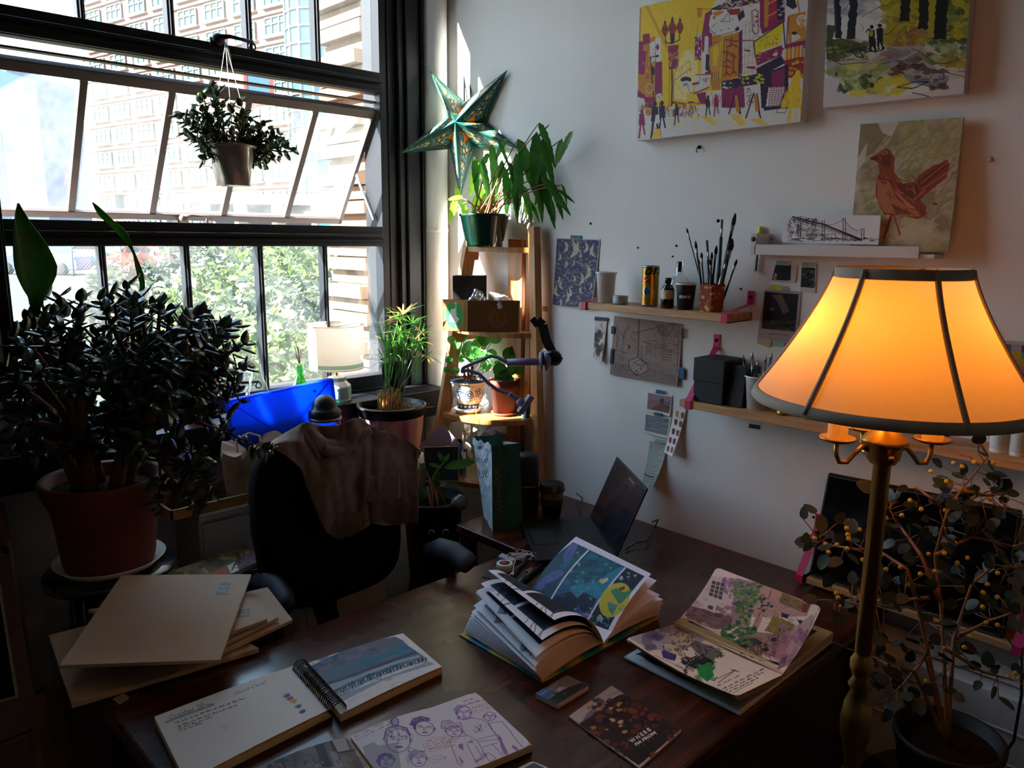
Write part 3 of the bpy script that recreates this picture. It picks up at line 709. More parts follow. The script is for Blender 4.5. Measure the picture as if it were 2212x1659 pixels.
# price sticker
a=Art(60,40,'#c9bda0');
for k,yy in enumerate((.2,.36,.5,.64,.78)): a.hand((.12,yy),(1,0),2 if k else 1,.09,'#4a4038',.9,.02)
o=a.mesh('price_sticker',bil(*[T(x,y,.7506) for x,y in ((243,1510),(268,1497),(281,1508),(258,1522))]),solid=.0002)
tag(o,'small cream sticker with tiny handwriting on the left corner of the desk','sticker')
# ================================================================ low cabinet and its load
cb=thing('low_cabinet',(-.68,-.25,0),'cream painted low cabinet under the window behind the office chair','cabinet')
part('body',MB().box(-1.1,-.5,-.335,-.162,.0,.835),M['white'],cb,bevel=.003)
part('top',MB().box(-1.1,-.262,-.345,-.162,.835,.855),M['white'],cb,bevel=.003)
for x0,x1 in ((-1.09,-.80),(-.79,-.51)): part('door',MB().box(x0,x1,-.342,-.336,.08,.825),M['white'],cb,bevel=.002)
def tray():
    r=thing('wooden_tray',(-1.05,-.27,.856),'shallow pale wooden tray with a painted scene inside, right of the large terracotta pot','tray')
    x0,x1,y0,y1=-1.17,-.93,-.335,-.175;q=MB();q.box(x0,x1,y0,y1,.856,.860)
    for b in ((x0,x1,y0,y0+.006),(x0,x1,y1-.006,y1),(x0,x0+.006,y0,y1),(x1-.006,x1,y0,y1)): q.box(*b,.860,.884)
    part('frame',q,M['pine'],r)
    a=Art(90,60,'#6f7258').noise(.5,20,3,['#39432f','#8b8764','#4c5a50','#b0a080']);a.scrib((0,0,1,1),40,.1,.006,['#2c2f28','#c9b88c'],.5)
    a.mesh('painting',bil((x0+.006,y1-.006,.8608),(x1-.006,y1-.006,.8608),(x1-.006,y0+.006,.8608),(x0+.006,y0+.006,.8608)),r)
tray()
# folded brown paper strips standing in the tray
q=MB()
for k,(x,y) in enumerate(((-1.13,-.26),(-1.075,-.25))):
    pts=[(x+.05*math.cos(a),y-.01*k,.861+.075*math.sin(a)) for a in [PI*i/10 for i in range(11)]]
    for p,p2 in zip(pts[:-1],pts[1:]): q.slab([p,p2,V(*p2)+V(0,.05,0),V(*p)+V(0,.05,0)],(0,0,.002))
    for i in range(3): q.lathe((x-.03+.03*i,y-.011*k-.001,.861+.062),[(.0,0),(.006,0)],12,axis=(0,-1,0),mi=1)
solo('kraft_strap',q,[M['kraft_box'],M['blackm']],'curled brown card strip with round holes arching over the wooden tray','strap')
# brown paper bag
def paperbag():
    r=thing('paper_bag',(-.89,-.25,.856),'crumpled brown paper bag between the blue plastic case and the office chair','bag')
    def S(a,t):
        rr=1+.12*noise.noise(V(math.cos(a)*2,math.sin(a)*2,t*3));sq=.8+.2*abs(math.cos(2*a))
        return V(-.89+math.cos(a)*.085*rr*sq*(1+.15*t),-.25+math.sin(a)*.062*rr*sq,.856+t*(.145+.02*math.sin(3*a)+.012*noise.noise(V(a*3,1,2))))
    q=MB();q.grid(lambda u,v:S(u*2*PI,v),48,14,smooth=False);q.grid(lambda u,v:S(u*2*PI,1)*(1-v)+V(-.89,-.25,.97)*v,48,3,smooth=False);part('sack',q,M['kraft'],r)
    q=MB();q.tube([(-.95,-.27,.99),(-.955,-.28,1.03),(-.92,-.285,1.045),(-.885,-.28,1.03),(-.88,-.27,.99)],.003,8);part('handle',q,M['kraft'],r)
paperbag()
# blue plastic case leaning on the sill
def bluecase():
    r=thing('plastic_case',(-.755,-.22,.856),'translucent blue plastic file case leaning on the window sill','case')
    bl,br=V(-.925,-.215,.857),V(-.59,-.235,.857);tl=V(-.935,-.178,1.125);tr=V(-.585,-.178,1.148)
    n_=V(0,-1,-.15).normalized();q=MB();q.slab([bl,br,tr,tl],-n_*.004);e=.008
    for a,b in ((bl,br),(br,tr),(tr,tl),(tl,bl)): q.bar(a+n_*.004,b+n_*.004,.006,.014,tuple(n_))
    c=(bl+br+tl+tr)/4
    for a,b in ((bl,tr),(br,tl),((bl+tl)/2,(br+tr)/2),(bl*.7+tl*.3,br*.7+tr*.3)): q.bar(a+n_*.0015,b+n_*.0015,.003,.004,tuple(n_))
    part('shell',q,M['blue_pl'],r)
    for x in (-.87,-.65): part('stud',MB().lathe((x,-.186,1.118),[(.0045,0),(.0045,.004),(.002,.006)],14,axis=(0,-1,0)),M['blue_pl'],r)
bluecase()
# orange tub on the sill
q=MB();c=V(-.985,-.105,1.055);q.lathe(c,[(.036,0),(.044,.085),(.047,.087),(.046,.096),(.034,.098),(.034,.092),(.0,.091)],8,smooth=False)
solo('plastic_tub',q,M['orange_pl'],'small bright orange plastic tub on the sill left of the blue case','tub')
# glass cloche and small black tool behind the blue case
q=MB();q.lathe((-.79,-.08,1.055),[(.05,0),(.048,.02),(.03,.08),(.016,.12),(.014,.15)],28,caps=False);solo('glass_flask',q,M['clear'],'clear conical glass flask on the sill behind the blue case','flask')
# green bottle with sprig
c=V(-.652,-.10,1.055);bo=thing('green_bottle',c,'small green glass bottle holding a flowering sprig on the sill','bottle')
q=MB();q.lathe(c,[(.026,0),(.028,.004),(.028,.05),(.022,.075),(.012,.10),(.0105,.128),(.0125,.13),(.0125,.136),(.010,.137)],28,caps=False);part('glass',q,M['green_glass'],bo)
q=MB();st=[c+V(0,0,.01),c+V(.004,0,.12),c+V(-.002,-.002,.17),c+V(-.012,0,.22)];q.tube(st,.0012,6)
for k in range(14):
    b=st[2]+V(random.uniform(-.02,.02),random.uniform(-.01,.01),random.uniform(-.03,.06));q.tube([st[2]+V(0,0,-.03),b],.0007,5)
    if k%3==0:q.leaf(b,(random.uniform(-1,1),-.3,.6),(0,0,1),.016,.009,mi=1)
    else:
        for j in range(4): q.leaf(b,(math.cos(j*1.6),math.sin(j*1.6),.4),(0,0,1),.005,.004,mi=2,n=3)
part('sprig',q,[M['twig'],M['lime_leaf'],M['white']],bo)
# ---------------------------------------------------------------- small table lamp
def tablelamp():
    c=V(-.515,-.098,1.055);r=thing('table_lamp',c,'small table lamp with pale drum shade and green faceted base on the sill','lamp')
    q=MB();pr=[(.045,0),(.047,.006),(.047,.052),(.031,.068),(.031,.082),(.012,.086)];q.lathe(c,pr,8,smooth=False,a0=PI/8);part('base',q,M['white_cer'],r,bevel=.001)
    g_=mat('sage_tile','#7fa392',.35,var=.12,scale=40)
    for k in range(8):
        a=k*PI/4;n_=V(math.cos(a),math.sin(a),0);t_=V(-math.sin(a),math.cos(a),0)
        for r0,z0,r1,z1,hw in ((.047,.010,.047,.049,.0150),(.031,.070,.031,.080,.0095)):
            q=MB();k_=math.cos(PI/8);q.slab([c+n_*(r0*k_)-t_*hw+V(0,0,z0),c+n_*(r0*k_)+t_*hw+V(0,0,z0),c+n_*(r1*k_)+t_*hw+V(0,0,z1),c+n_*(r1*k_)-t_*hw+V(0,0,z1)],n_*.0015);part('tile',q,g_,r)
    q=MB();q.lathe(c,[(.004,.086),(.004,.15)],12);q.lathe(c,[(.011,.10),(.013,.13),(.009,.16)],16);part('socket',q,M['brass'],r)
    sh=mat('drum_shade','#ecdccc',.8,var=.03,transl=.7);bd_=mat('shade_band','#9fb39a',.8,var=.03,transl=.5)
    q=MB();q.lathe(c,[(.089,.112),(.0895,.118)],48,caps=False,mi=0);q.lathe(c,[(.0895,.118),(.090,.132)],48,caps=False,mi=1);q.lathe(c,[(.090,.132),(.094,.258)],48,caps=False,mi=0)
    q.lathe(c,[(.0895,.111),(.091,.111),(.091,.115),(.0895,.115)],48,caps=False);q.lathe(c,[(.094,.256),(.096,.256),(.096,.26),(.094,.26)],48,caps=False)
    part('lamp_shade',q,[sh,bd_],r)
    q=MB()
    for k in range(3): a=k*2*PI/3;q.tube([c+V(0,0,.25),c+V(math.cos(a)*.094,math.sin(a)*.094,.256)],.0012,6)
    part('spider',q,M['brass'],r)
    q=MB();q.tube([c+V(.04,-.02,.004),c+V(.10,-.055,.02),c+V(.15,-.063,.0),c+V(.16,-.075,-.06),c+V(.17,-.09,-.19)],.0018,8);part('cord',q,M['blackp'],r)
tablelamp()
# black round camera dome on a glass jar
c=V(-.665,-.27,.856);kt=thing('domed_jar',c,'glass jar with shiny black domed lid between the blue case and the chair back','jar')
part('jar',MB().lathe(c,[(.045,0),(.05,.01),(.05,.17),(.042,.19),(.042,.195)],32,caps=False),M['clear'],kt)
part('lid',MB().lathe(c,[(.046,.185),(.05,.187),(.05,.215),(.043,.222),(.040,.224),(.038,.236),(.030,.252),(.016,.262),(0,.265)],32),M['blackp'],kt)
q=MB();q.lathe(c,[(.050,.188),(.0515,.19),(.0515,.194),(.05,.196)],32,caps=False);part('rim',q,M['steel'],kt)
# ================================================================ potted plants
def pot(c,r0,r1,h,mt,parent,rim=.012,name='pot',rimh=.02,soil=True):
    q=MB();t=.006;q.lathe(c,[(r0,0),(r1-.002,h-rimh),(r1+rim*.6,h-rimh),(r1+rim*.6,h),(r1-t,h),(r1-t-.002,h-.03),(0,h-.031)],48);o=part(name,q,mt,parent)
    if soil:
        q=MB();q.lathe(Vector(c)+V(0,0,h-.03),[(0,.006),(r1*.5,.004),(r1-t-.002,.0)],32,wob=lambda a,t_:1,caps=False);part('soil',q,M['soil'],parent)
    return o
def saucer(c,r,mt,parent,h=.02):
    return part('saucer',MB().lathe(c,[(r*.8,0),(r,h),(r-.004,h),(r*.8-.004,.005),(0,.005)],48),mt,parent)
def bez(a,b,c,n=8):
    a,b,c=Vector(a),Vector(b),Vector(c);return [a*(1-t)**2+b*2*t*(1-t)+c*t*t for t in [i/n for i in range(n+1)]]
# stool + jade
def stool(c,zt,r,label,name='stool'):
    t=thing(name,(c[0],c[1],0),label,'stool')
    part('seat',MB().lathe((c[0],c[1],zt-.028),[(r-.01,0),(r,.006),(r,.022),(r-.006,.028),(0,.028)],48),wd_dark,t)
    for k in range(4):
        a=PI/4+k*PI/2;p0=V(c[0]+math.cos(a)*r*.62,c[1]+math.sin(a)*r*.62,zt-.028);p1=V(c[0]+math.cos(a)*r*.9,c[1]+math.sin(a)*r*.9,0)
        part('leg',MB().tube([p0,p1],[.016,.013],10),wd_dark,t)
    q=MB()
    for z in (.22,.42):
        for k in range(4):
            f=r*(.62+.28*(1-z/(zt)));a=PI/4+k*PI/2;b=a+PI/2;q.tube([(c[0]+math.cos(a)*f,c[1]+math.sin(a)*f,z),(c[0]+math.cos(b)*f,c[1]+math.sin(b)*f,z)],.009,8)
    part('rungs',q,wd_dark,t)
wd_dark=mat('dark_stool_lacquer','#12141c',.25,var=.1,coat=.5)
SC=V(-1.335,-.375,.795)
stool(SC,.795,.150,'round black lacquered stool under the large terracotta pot')
jd=thing('jade_plant',SC,'large bushy dark jade plant in a terracotta pot on a round black stool','plant')
saucer(SC+V(0,0,.001),.127,M['white_cer'],jd,.024)
RIM=.225
q=MB();q.lathe(SC+V(0,0,.008),[(.098,0),(.104,.02),(.116,.14),(.120,.155),(.136,RIM-.03),(.140,RIM-.004),(.136,RIM),(.124,RIM-.004),(.118,RIM-.03),(0,RIM-.03)],56,wob=lambda a,t:1+(.035*math.sin(2*a+.6)*max(0,t-.3)));part('pot',q,M['terra_dark'],jd)
q=MB();q.lathe(SC+V(0,0,RIM-.022),[(0,.004),(.117,0)],40,caps=False);part('soil',q,M['soil'],jd)
def jade(parent,root,tips,rleaf,L,leaves=(8,13),fork=.45,mt='jade',droop=.0,seed=1,rs=.008,trunks=6,spread=.035,step=.012):
    rr=random.Random(seed);root=Vector(root);st=MB();lf=MB();forks=[]
    cen=sum((Vector(t) for t in tips),V(0,0,0))/len(tips)
    for k in range(trunks):
        a=2*PI*k/trunks+rr.uniform(-.3,.3);b=root+V(math.cos(a)*spread,math.sin(a)*spread,0);near=[Vector(t) for t in tips if (math.atan2(t[1]-root.y,t[0]-root.x)-a+PI)%(2*PI)-PI<PI/trunks*1.3 and (math.atan2(t[1]-root.y,t[0]-root.x)-a+PI)%(2*PI)-PI>-PI/trunks*1.3]
        tg=sum(near,V(0,0,0))/len(near) if near else cen
        f=b+(tg-b)*fork+V(0,0,.02);forks.append(f);st.tube(bez(b,b+(f-b)*.5+V(0,0,.03),f,5),[rs*2.0,rs*1.9,rs*1.8,rs*1.7,rs*1.6,rs*1.5],9)
    for t in tips:
        t=Vector(t);f=min(forks,key=lambda g:(g-t).length);m_=f+(t-f)*.55+V(rr.uniform(-.02,.02),rr.uniform(-.02,.02),.03 if not droop else droop*.03)
        P=bez(f,m_,t,7);st.tube(P,[rs*(1.25-.95*i/7) for i in range(8)],7)
        n=rr.randint(*leaves);dr=(P[-1]-P[-3]).normalized();e=P[-1]
        for j in range(n):
            back=j*step/2 if j>1 else 0;pos=e-dr*back;ax=dr.orthogonal().normalized();ax.rotate(Matrix.Rotation(j*PI/2*1.07+ (PI if j%2 else 0)*1.0+rr.uniform(-.35,.35),3,dr))
            d=(ax+dr*(.75 if j<3 else .35)+V(0,0,.15)).normalized();l=L*rr.uniform(.7,1.1);lf.leaf(pos,d,dr+V(rr.uniform(-.3,.3),rr.uniform(-.3,.3),.4),l,l*rleaf,curl=rr.uniform(-.35,.3),n=5,thick=l*.11,shape=2)
    part('stems',st,M['bark'],parent);part('leaves',lf,M[mt],parent)
rr=random.Random(5);tips=[];cx=V(-1.335,-.375,1.235)
outline=[(10,800),(30,740),(60,690),(90,650),(130,640),(175,645),(215,650),(240,640),(275,618),(300,645),(330,655),(345,660),(370,670),(400,690),(420,680),(445,720),(480,710),(500,705),(525,745),(530,790),(510,830),(485,800),(470,850),(20,880),(5,850),(60,900),(110,920),(40,960)]
for px,py in outline: tips.append(D(px,py,1.88+rr.uniform(-.12,.14)))
for k in range(105):
    px=rr.uniform(15,470);top=640+.0009*(px-240)**2;py=rr.uniform(top+15,930 if px<420 else 860);tips.append(D(px,py,1.88+rr.uniform(-.26,.17)))
for k in range(30):
    px=rr.uniform(10,420);tips.append(D(px,rr.uniform(880,985)-.0*px,1.88+rr.uniform(-.2,.12)))
low=[(430,1040),(455,1075),(415,1100),(350,1105),(470,1045),(440,1010),(520,870),(500,920),(525,965),(545,960),(470,880),(430,930),(395,905),(505,840),(390,1020),(340,1080)]
tips2=[D(px,py,1.80) for px,py in low]
tips=[t if t.y<-.03 else Vector((t.x,-.03-.1*rr.random(),t.z)) for t in tips]
jade(jd,SC+V(0,0,RIM-.02),tips,.60,.046,seed=4,rs=.009,trunks=8,spread=.05,fork=.4)
st=MB();lf=MB()
b0=D(345,1000,1.84)
def sprays(path,n,L,st=st,lf=lf,seed=1,r=.0045,thick=.11,rl=.52,shape=2):
    rr=random.Random(seed);st.tube(path,[r*(1-.6*i/(len(path)-1)) for i in range(len(path))],7)
    for k in range(n):
        t=rr.uniform(.3,1)*(len(path)-1);i=min(int(t),len(path)-2);p=path[i]+(path[i+1]-path[i])*(t-i);dr=(path[i+1]-path[i]).normalized();ax=dr.orthogonal();ax.rotate(Matrix.Rotation(rr.uniform(0,6.28),3,dr));l=L*rr.uniform(.65,1.1)
        lf.leaf(p,ax+dr*.4,dr+V(0,0,.5),l,l*rl,curl=rr.uniform(-.3,.4),n=5,thick=l*thick,shape=shape)
for k,(mx_,tp) in enumerate((((400,985),(430,1050)),((430,1020),(475,1085)),((360,1040),(430,1100)),((350,1060),(340,1110)),((420,900),(500,910)),((490,940),(590,985)),((480,800),(520,870)),((400,960),(455,1010)),((470,880),(440,900)),((400,860),(395,930)))):
    a=b0 if k<4 or k==7 else D(330+k*8,900,1.86)
    sprays(bez(a,D(*mx_,1.80)+V(0,0,.02),D(*tp,1.78),8),22,.036,seed=k)
part('hanging_stems',st,M['bark'],jd);part('hanging_leaves',lf,M['jade'],jd)
# broad leaf plant on the sill behind
sn=thing('broad_leaf_plant',(-1.385,-.10,1.055),'broad dark leaf and narrow leaf rising from an ochre pot on the sill','plant')
q=MB();cc=V(-1.375,-.098,1.0555);pot(cc,.045,.058,.20,mat('ochre_glaze','#9a6a2c',.5,var=.5,scale=12),sn,.006)
q=MB();yb=.09
def flatleaf(mb,pts,mt,y,bulge=.02,mi=0):
    """pts: list of (left px, right px, py) rows"""
    L_=[];n=len(pts)
    for i,(a,b,yy) in enumerate(pts):
        A_,B_=N(a,yy,y),N(b,yy,y);C_=(A_+B_)/2+V(0,bulge,0);L_.append([A_,A_*.6+C_*.4+V(0,bulge*.2,0),C_,B_*.6+C_*.4+V(0,bulge*.2,0),B_])
    vs_=[p for r_ in L_ for p in r_];fs=[(i*5+k,i*5+k+1,i*5+k+6,i*5+k+5) for i in range(n-1) for k in range(4)];mb.add(vs_,fs,mi,True)
flatleaf(q,[(39,41,439),(34,50,455),(31,66,480),(29,85,505),(28,103,530),(29,117,558),(31,124,575),(36,122,595),(45,113,615),(52,103,628),(60,92,640),(72,84,690)],None,yb,.02)
part('broad_leaf',q,M['dark_leaf'],sn,solid=.0015)
q=MB();flatleaf(q,[(199,201,437),(203,214,447),(212,231,463),(226,247,478),(240,262,490),(254,276,505),(269,283,522),(282,288,538),(288,293,550),(291,302,570),(296,310,592),(302,313,612),(300,310,700)],None,.085,.008)
part('narrow_leaf',q,M['green_leaf'],sn,solid=.0015)
q=MB();q.tube([cc+V(0,0,.17),N(82,690,yb)],[.008,.006],8);q.tube([cc+V(.02,0,.17),N(200,760,yb),N(305,700,.085)],[.006,.005,.004],8);part('stems',q,M['dark_leaf'],sn)
# ================================================================ hanging plant
hc=V(-.862,-.15,1.742);hp=thing('hanging_plant',hc,'small leaved jade trailing from a pot in crumpled clear wrap hung before the window','plant')
foil=mat('crumpled_wrap','#a39a8e',.22,metal=.35,var=.45,scale=14,bump=.8,bscale=30,stretch=(1,1,.35))
def S(u,v):
    a=u*2*PI;r=.046+.018*v;r*=1+.05*math.sin(5*a+3*v)+.05*noise.noise(V(math.cos(a)*2,math.sin(a)*2,v*3));return hc+V(math.cos(a)*r,math.sin(a)*r,.108*v)
q=MB();q.grid(S,48,14);q.lathe(hc,[(0,0),(.044,.0)],24,caps=False);q.lathe(hc+V(0,0,.104),[(.06,0),(.068,.002),(.069,.007),(.062,.009),(.058,0)],40,caps=False);part('pot',q,foil,hp)
q=MB();q.lathe(hc+V(0,0,.095),[(0,.004),(.058,0)],32,caps=False);part('soil',q,M['soil'],hp)
hook=N(487,92,.06)
q=MB()
for px,py in ((455,322),(548,322),(505,318)): q.tube([hook,N(px,py,.15)],.0008,5)
q.tube([hook,hook+V(-.004,0,-.02),hook+V(.006,0,-.045),hook+V(.01,0,-.02),hook],.0012,6);q.tube([hook,hook+V(.012,0,-.03),hook+V(.016,0,-.07),hook+V(.006,0,-.05),hook],.0012,6)
part('string',q,M['paper'],hp)
tp=[(385,250),(400,265),(398,290),(412,300),(430,215),(440,205),(455,190),(463,215),(470,200),(480,225),(500,235),(520,220),(530,250),(545,255),(420,240),(410,250),(440,250),(455,260),(560,275),(580,280),(600,290),(620,315),(640,325),(610,300),(570,265),(545,280),(590,300),(598,345),(575,355),(583,330),(440,345),(430,310),(450,330),(463,350),(520,270),(490,265),(470,280),(505,290),(535,295),(480,295),(450,285),(425,275)]
root=hc+V(0,0,.10);tips=[N(px,py,.15+random.uniform(-.05,.05)) for px,py in tp]
jade(hp,root,tips,.62,.031,leaves=(9,14),fork=.25,mt='jade_light',droop=-1,seed=9,rs=.0035,trunks=6,spread=.02,step=.013)
# ================================================================ ladder corner shelf
lad=thing('ladder_shelf',(-.13,-.42,0),'honey coloured corner ladder shelf with quarter round shelves between pipe and side wall','shelf')
SH=[(.33,1.12),(.785,1.0),(1.0,.93),(1.292,.76),(1.572,.6)]
wd=M['shelf_wood']
def xl(z): return -.075-(1.64-z)*.215          # leaning outer edge of the left frame
q=MB();y=-.272
for zz0,zz1 in ((0,1.64),):
    q.hexa([(xl(0),y,0),(xl(0)+.062,y,0),(xl(0)+.062,y+.018,0),(xl(0),y+.018,0),(xl(1.64),y,1.64),(xl(1.64)+.052,y,1.64),(xl(1.64)+.052,y+.018,1.64),(xl(1.64),y+.018,1.64)])
part('left_post',q,wd,lad,bevel=.002)
q=MB();q.hexa([(-.052,-.575-.07,0),(-.018,-.575-.07,0),(-.018,-.54-.07,0),(-.052,-.54-.07,0),(-.05,-.565,1.64),(-.02,-.565,1.64),(-.02,-.535,1.64),(-.05,-.535,1.64)]);part('right_post',q,wd,lad,bevel=.002)
for y0,y1 in ((-.485,-.415),(-.525,-.502)): part('slat',MB().box(-.024,-.008,y0,y1,0,1.60),wd,lad,bevel=.002)
for z,_ in SH:
    x0=xl(z)+.006
    pts=[(-.026,-.252),(x0,-.252)]+[(x0+(-.024-x0)*(1-math.cos(t))-.018*math.sin(t*2)*(1 if z<1.3 else .3),-.272-(.545-.272+.0+(1.64-z)*.042)*math.sin(t)) for t in [PI/2*i/16 for i in range(17)]]
    q=MB();q.slab([(x,yy,z-.018) for x,yy in pts][::-1],(0,0,.018));part('shelf',q,wd,lad,bevel=.002)
    q=MB();q.box(x0+.03,-.026,-.268,-.252,z-.048,z-.019);part('apron',q,wd,lad,bevel=.001)
# top plant
tc_=V(-.105,-.385,1.573)
tpn=thing('begonia_plant',tc_,'plant with long drooping pointed leaves in a dark green pot atop the ladder shelf','plant')
gp=mat('green_pot_glaze','#06302a',.15,var=.1,coat=.6)
q=MB();q.lathe(tc_,[(.062,0),(.062,.018),(.066,.02),(.082,.098),(.086,.10),(.086,.108),(.078,.108),(.074,.085),(0,.084)],56);part('pot',q,gp,tpn)
q=MB();q.lathe(tc_+V(0,0,.086),[(0,.004),(.074,0)],32,caps=False);part('soil',q,M['soil'],tpn)
st=MB();lf=MB();lm=MB();rr=random.Random(3)
root=tc_+V(0,0,.085)
def bl(mb,bx,by,tx,ty,d,wd_=.3,dd=0.0,curl=.3):
    m_=rr.uniform(.03,.12);a=DX(bx,by,d,m_);b=DX(tx,ty,d+dd,m_*.7);v=b-a;L=v.length
    mb.leaf(a,v/L,V(-.6,-.75,.25)+V(rr.uniform(-.4,.4),rr.uniform(-.4,.4),rr.uniform(-.2,.4)),L*1.1,L*wd_,curl=curl,fold=.25,n=12,shape=1,ser=.09)
big=[((1165,265),(1200,355)),((1170,300),(1196,400)),((1215,300),(1195,362)),((1238,283),(1200,350)),((1160,285),(1150,420)),((1158,320),(1185,455)),((1120,300),(1165,430)),((1115,330),(1130,465)),((1060,310),(1078,420)),((1075,300),(1100,360)),((1090,360),(1098,470)),((1040,345),(1060,440)),((1025,340),(1030,420)),((1150,350),(1180,470)),((1100,350),(1125,430)),((1180,400),(1195,490)),((1195,395),(1215,470)),((1205,410),(1240,435)),((1170,380),(1230,455)),((1070,380),(1068,465)),((1110,400),(1120,478)),((1055,330),(1025,390)),((1130,400),(1150,480)),((1160,300),(1185,270)),((1085,345),(1075,420)),((1190,430),(1200,475)),((1050,430),(1040,470)),((1095,300),(1068,345)),((1215,400),(1225,440)),((1140,430),(1170,478)),((1120,335),(1100,440)),((1175,345),(1160,440))]
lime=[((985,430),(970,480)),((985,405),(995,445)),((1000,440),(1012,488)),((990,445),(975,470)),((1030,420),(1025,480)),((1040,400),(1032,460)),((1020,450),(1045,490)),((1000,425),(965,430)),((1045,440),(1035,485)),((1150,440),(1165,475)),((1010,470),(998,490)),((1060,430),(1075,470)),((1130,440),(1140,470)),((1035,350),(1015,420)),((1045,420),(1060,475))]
dpt=(RM[:,2]@(np.array(tc_)-CAM))
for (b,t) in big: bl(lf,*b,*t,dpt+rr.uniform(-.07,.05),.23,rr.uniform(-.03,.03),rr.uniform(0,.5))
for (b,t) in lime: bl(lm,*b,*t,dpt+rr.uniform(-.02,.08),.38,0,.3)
for (b,t) in big[::2]+lime[::2]:
    e=DX(*b,dpt,.05);st.tube(bez(root+V(rr.uniform(-.04,.04),rr.uniform(-.04,.04),0),root+(e-root)*.5+V(0,0,.05),e,7),[.003,.003,.0028,.0026,.0024,.002,.0018,.0015],6)
part('stems',st,M['twig'],tpn);part('leaves',lf,M['dark_leaf'],tpn);part('lime_leaves',lm,M['lime_leaf'],tpn)  # some leaves take a second, yellower green material
tpn.children[-1]['label']='yellow green leaves'
# black box + cardboard box
q=MB();q.hexa([(-.175,-.30,1.293),(-.085,-.375,1.293),(-.035,-.315,1.293),(-.12,-.262,1.293),(-.175,-.30,1.475),(-.085,-.375,1.475),(-.035,-.315,1.475),(-.12,-.262,1.475)])
solo('black_box',q,M['blackm'],'tall black box standing behind the cardboard box on the ladder shelf','box',bevel=.002)
# cardboard carton
ca,cb_,cc_=V(-.205,-.325,1.293),V(-.175,-.405,1.293),V(-.045,-.50,1.293);cdn=V(-.075,-.42,1.293)
def carton():
    # corners by view: left rear, near corner, right
    a=V(-.232,-.318,1.293);b=V(-.197,-.405,1.293);c=V(-.060,-.515,1.293);d=a+(c-b);h=V(0,0,.105)
    r=thing('cardboard_box',(a+b+c+d)/4,'open brown cardboard carton with green oval label holding packets on the ladder shelf','box')
    q=MB();t=.003
    for p,s_ in ((a,b),(b,c),(c,d),(d,a)):
        n_=(s_-p).cross(V(0,0,1)).normalized();q.slab([p,s_,s_+h,p+h],-n_*t)
    q.slab([a,b,c,d],(0,0,t));part('carton',q,M['kraft_box'],r)
    # green oval on the short left side
    A_=Art(90,110,(.39,.20,.09)) ;A_.a[:]=np.array(hx('#a8763e'))
    A_.ell((.5,.5),.42,.47,'#2f9a50');A_.poly([(.25,.75),(.35,.3),(.55,.25),(.6,.5),(.75,.62),(.6,.8),(.45,.72)],'#e8e2d0',1,1);A_.text('shipped',(.62,.92),(0,-.85),(-.45,0),'#e8e2d0',1,norm=True)
    n1=(b-a).cross(V(0,0,1)).normalized()*.0008
    A_.mesh('oval_label',bil(a+h*.95+n1+(b-a)*.04,b+h*.95+n1-(b-a)*.12,b+h*.06+n1-(b-a)*.12,a+h*.06+n1+(b-a)*.04),r)
    B_=Art(150,110,'#7a5530');B_.noise(.06,30,2)
    for k in range(7): B_.ring((.15+.1*k,.5+.3*math.sin(k*2.1)),.12+.05*(k%3),.2,.006,'#5f4226',.6)
    B_.ell((.57,.55),.17,.33,'#99663a');B_.ell((.57,.55),.13,.27,'#80552f')
    B_.line([(.57,.8),(.57,.4)],.01,'#a5703f');B_.ring((.52,.55),.05,.2,.01,'#a5703f',.9,.2);B_.ring((.62,.55),.05,.2,.01,'#a5703f',.9,-.2);B_.text('.Do',(.5,.15),(.14,0),(0,-.14),'#4c3a24',.9)
    n2=(c-b).cross(V(0,0,1)).normalized()*.0008
    B_.mesh('printed_side',bil(b+h*.99+n2,c+h*.99+n2,c+h*.01+n2,b+h*.01+n2),r)
    return a,b,c,d,h
ca_,cbb,ccc,cdd,hh=carton()
def crumple(name,c,sx,sy,sz,mt,label,cat,seed=1,am=.3,bottom=None):
    q=MB()
    def S(u,v):
        a=u*2*PI;p=PI*v;d=V(math.cos(a)*math.sin(p),math.sin(a)*math.sin(p),-math.cos(p));k=1+am*noise.noise(d*2.7+V(seed,0,0))+am*.5*noise.noise(d*6+V(0,seed,0));return Vector(c)+V(d.x*sx*k,d.y*sy*k,d.z*sz*k)
    q.grid(S,28,18,smooth=False);return solo(name,q,mt,label,cat)
foil2=mat('foil_wrapper','#c8ccd2',.25,metal=.7,var=.2,scale=30)
crumple('foil_packet',(-.150,-.40,1.385),.032,.026,.038,foil2,'crumpled silver foil packet sticking out of the cardboard carton','packet',2,.4)
q=MB();a,b=V(-.122,-.425,1.33),V(-.092,-.452,1.33);q.slab([a,b,b+V(0,0,.085),a*.9+b*.1+V(0,0,.095)],V(.02,.02,0));
solo('nutrition_packet',q,M['paper'],'upright white packet with printed facts in the cardboard carton','packet',bevel=.003)
A_=Art(40,60,'#d8ccba');
for k in range(12): A_.line([(.1,.08+k*.075),(.5+.4*random.random(),.08+k*.075)],.03,'#4a4036',.8)
n_=(b-a).cross(V(0,0,1)).normalized()*.0012
o=A_.mesh('facts_panel',bil(a+V(0,0,.088)+n_,b+V(0,0,.082)+n_,b+n_+V(0,0,.04),a+n_+V(0,0,.04)));o.parent=bpy.data.objects['nutrition_packet'];o.location=o.location-bpy.data.objects['nutrition_packet'].location
crumple('snack_packet',(-.088,-.458,1.383),.034,.026,.03,M['paper'],'rounded cream packet with yellow print at the right end of the carton','packet',5,.15)
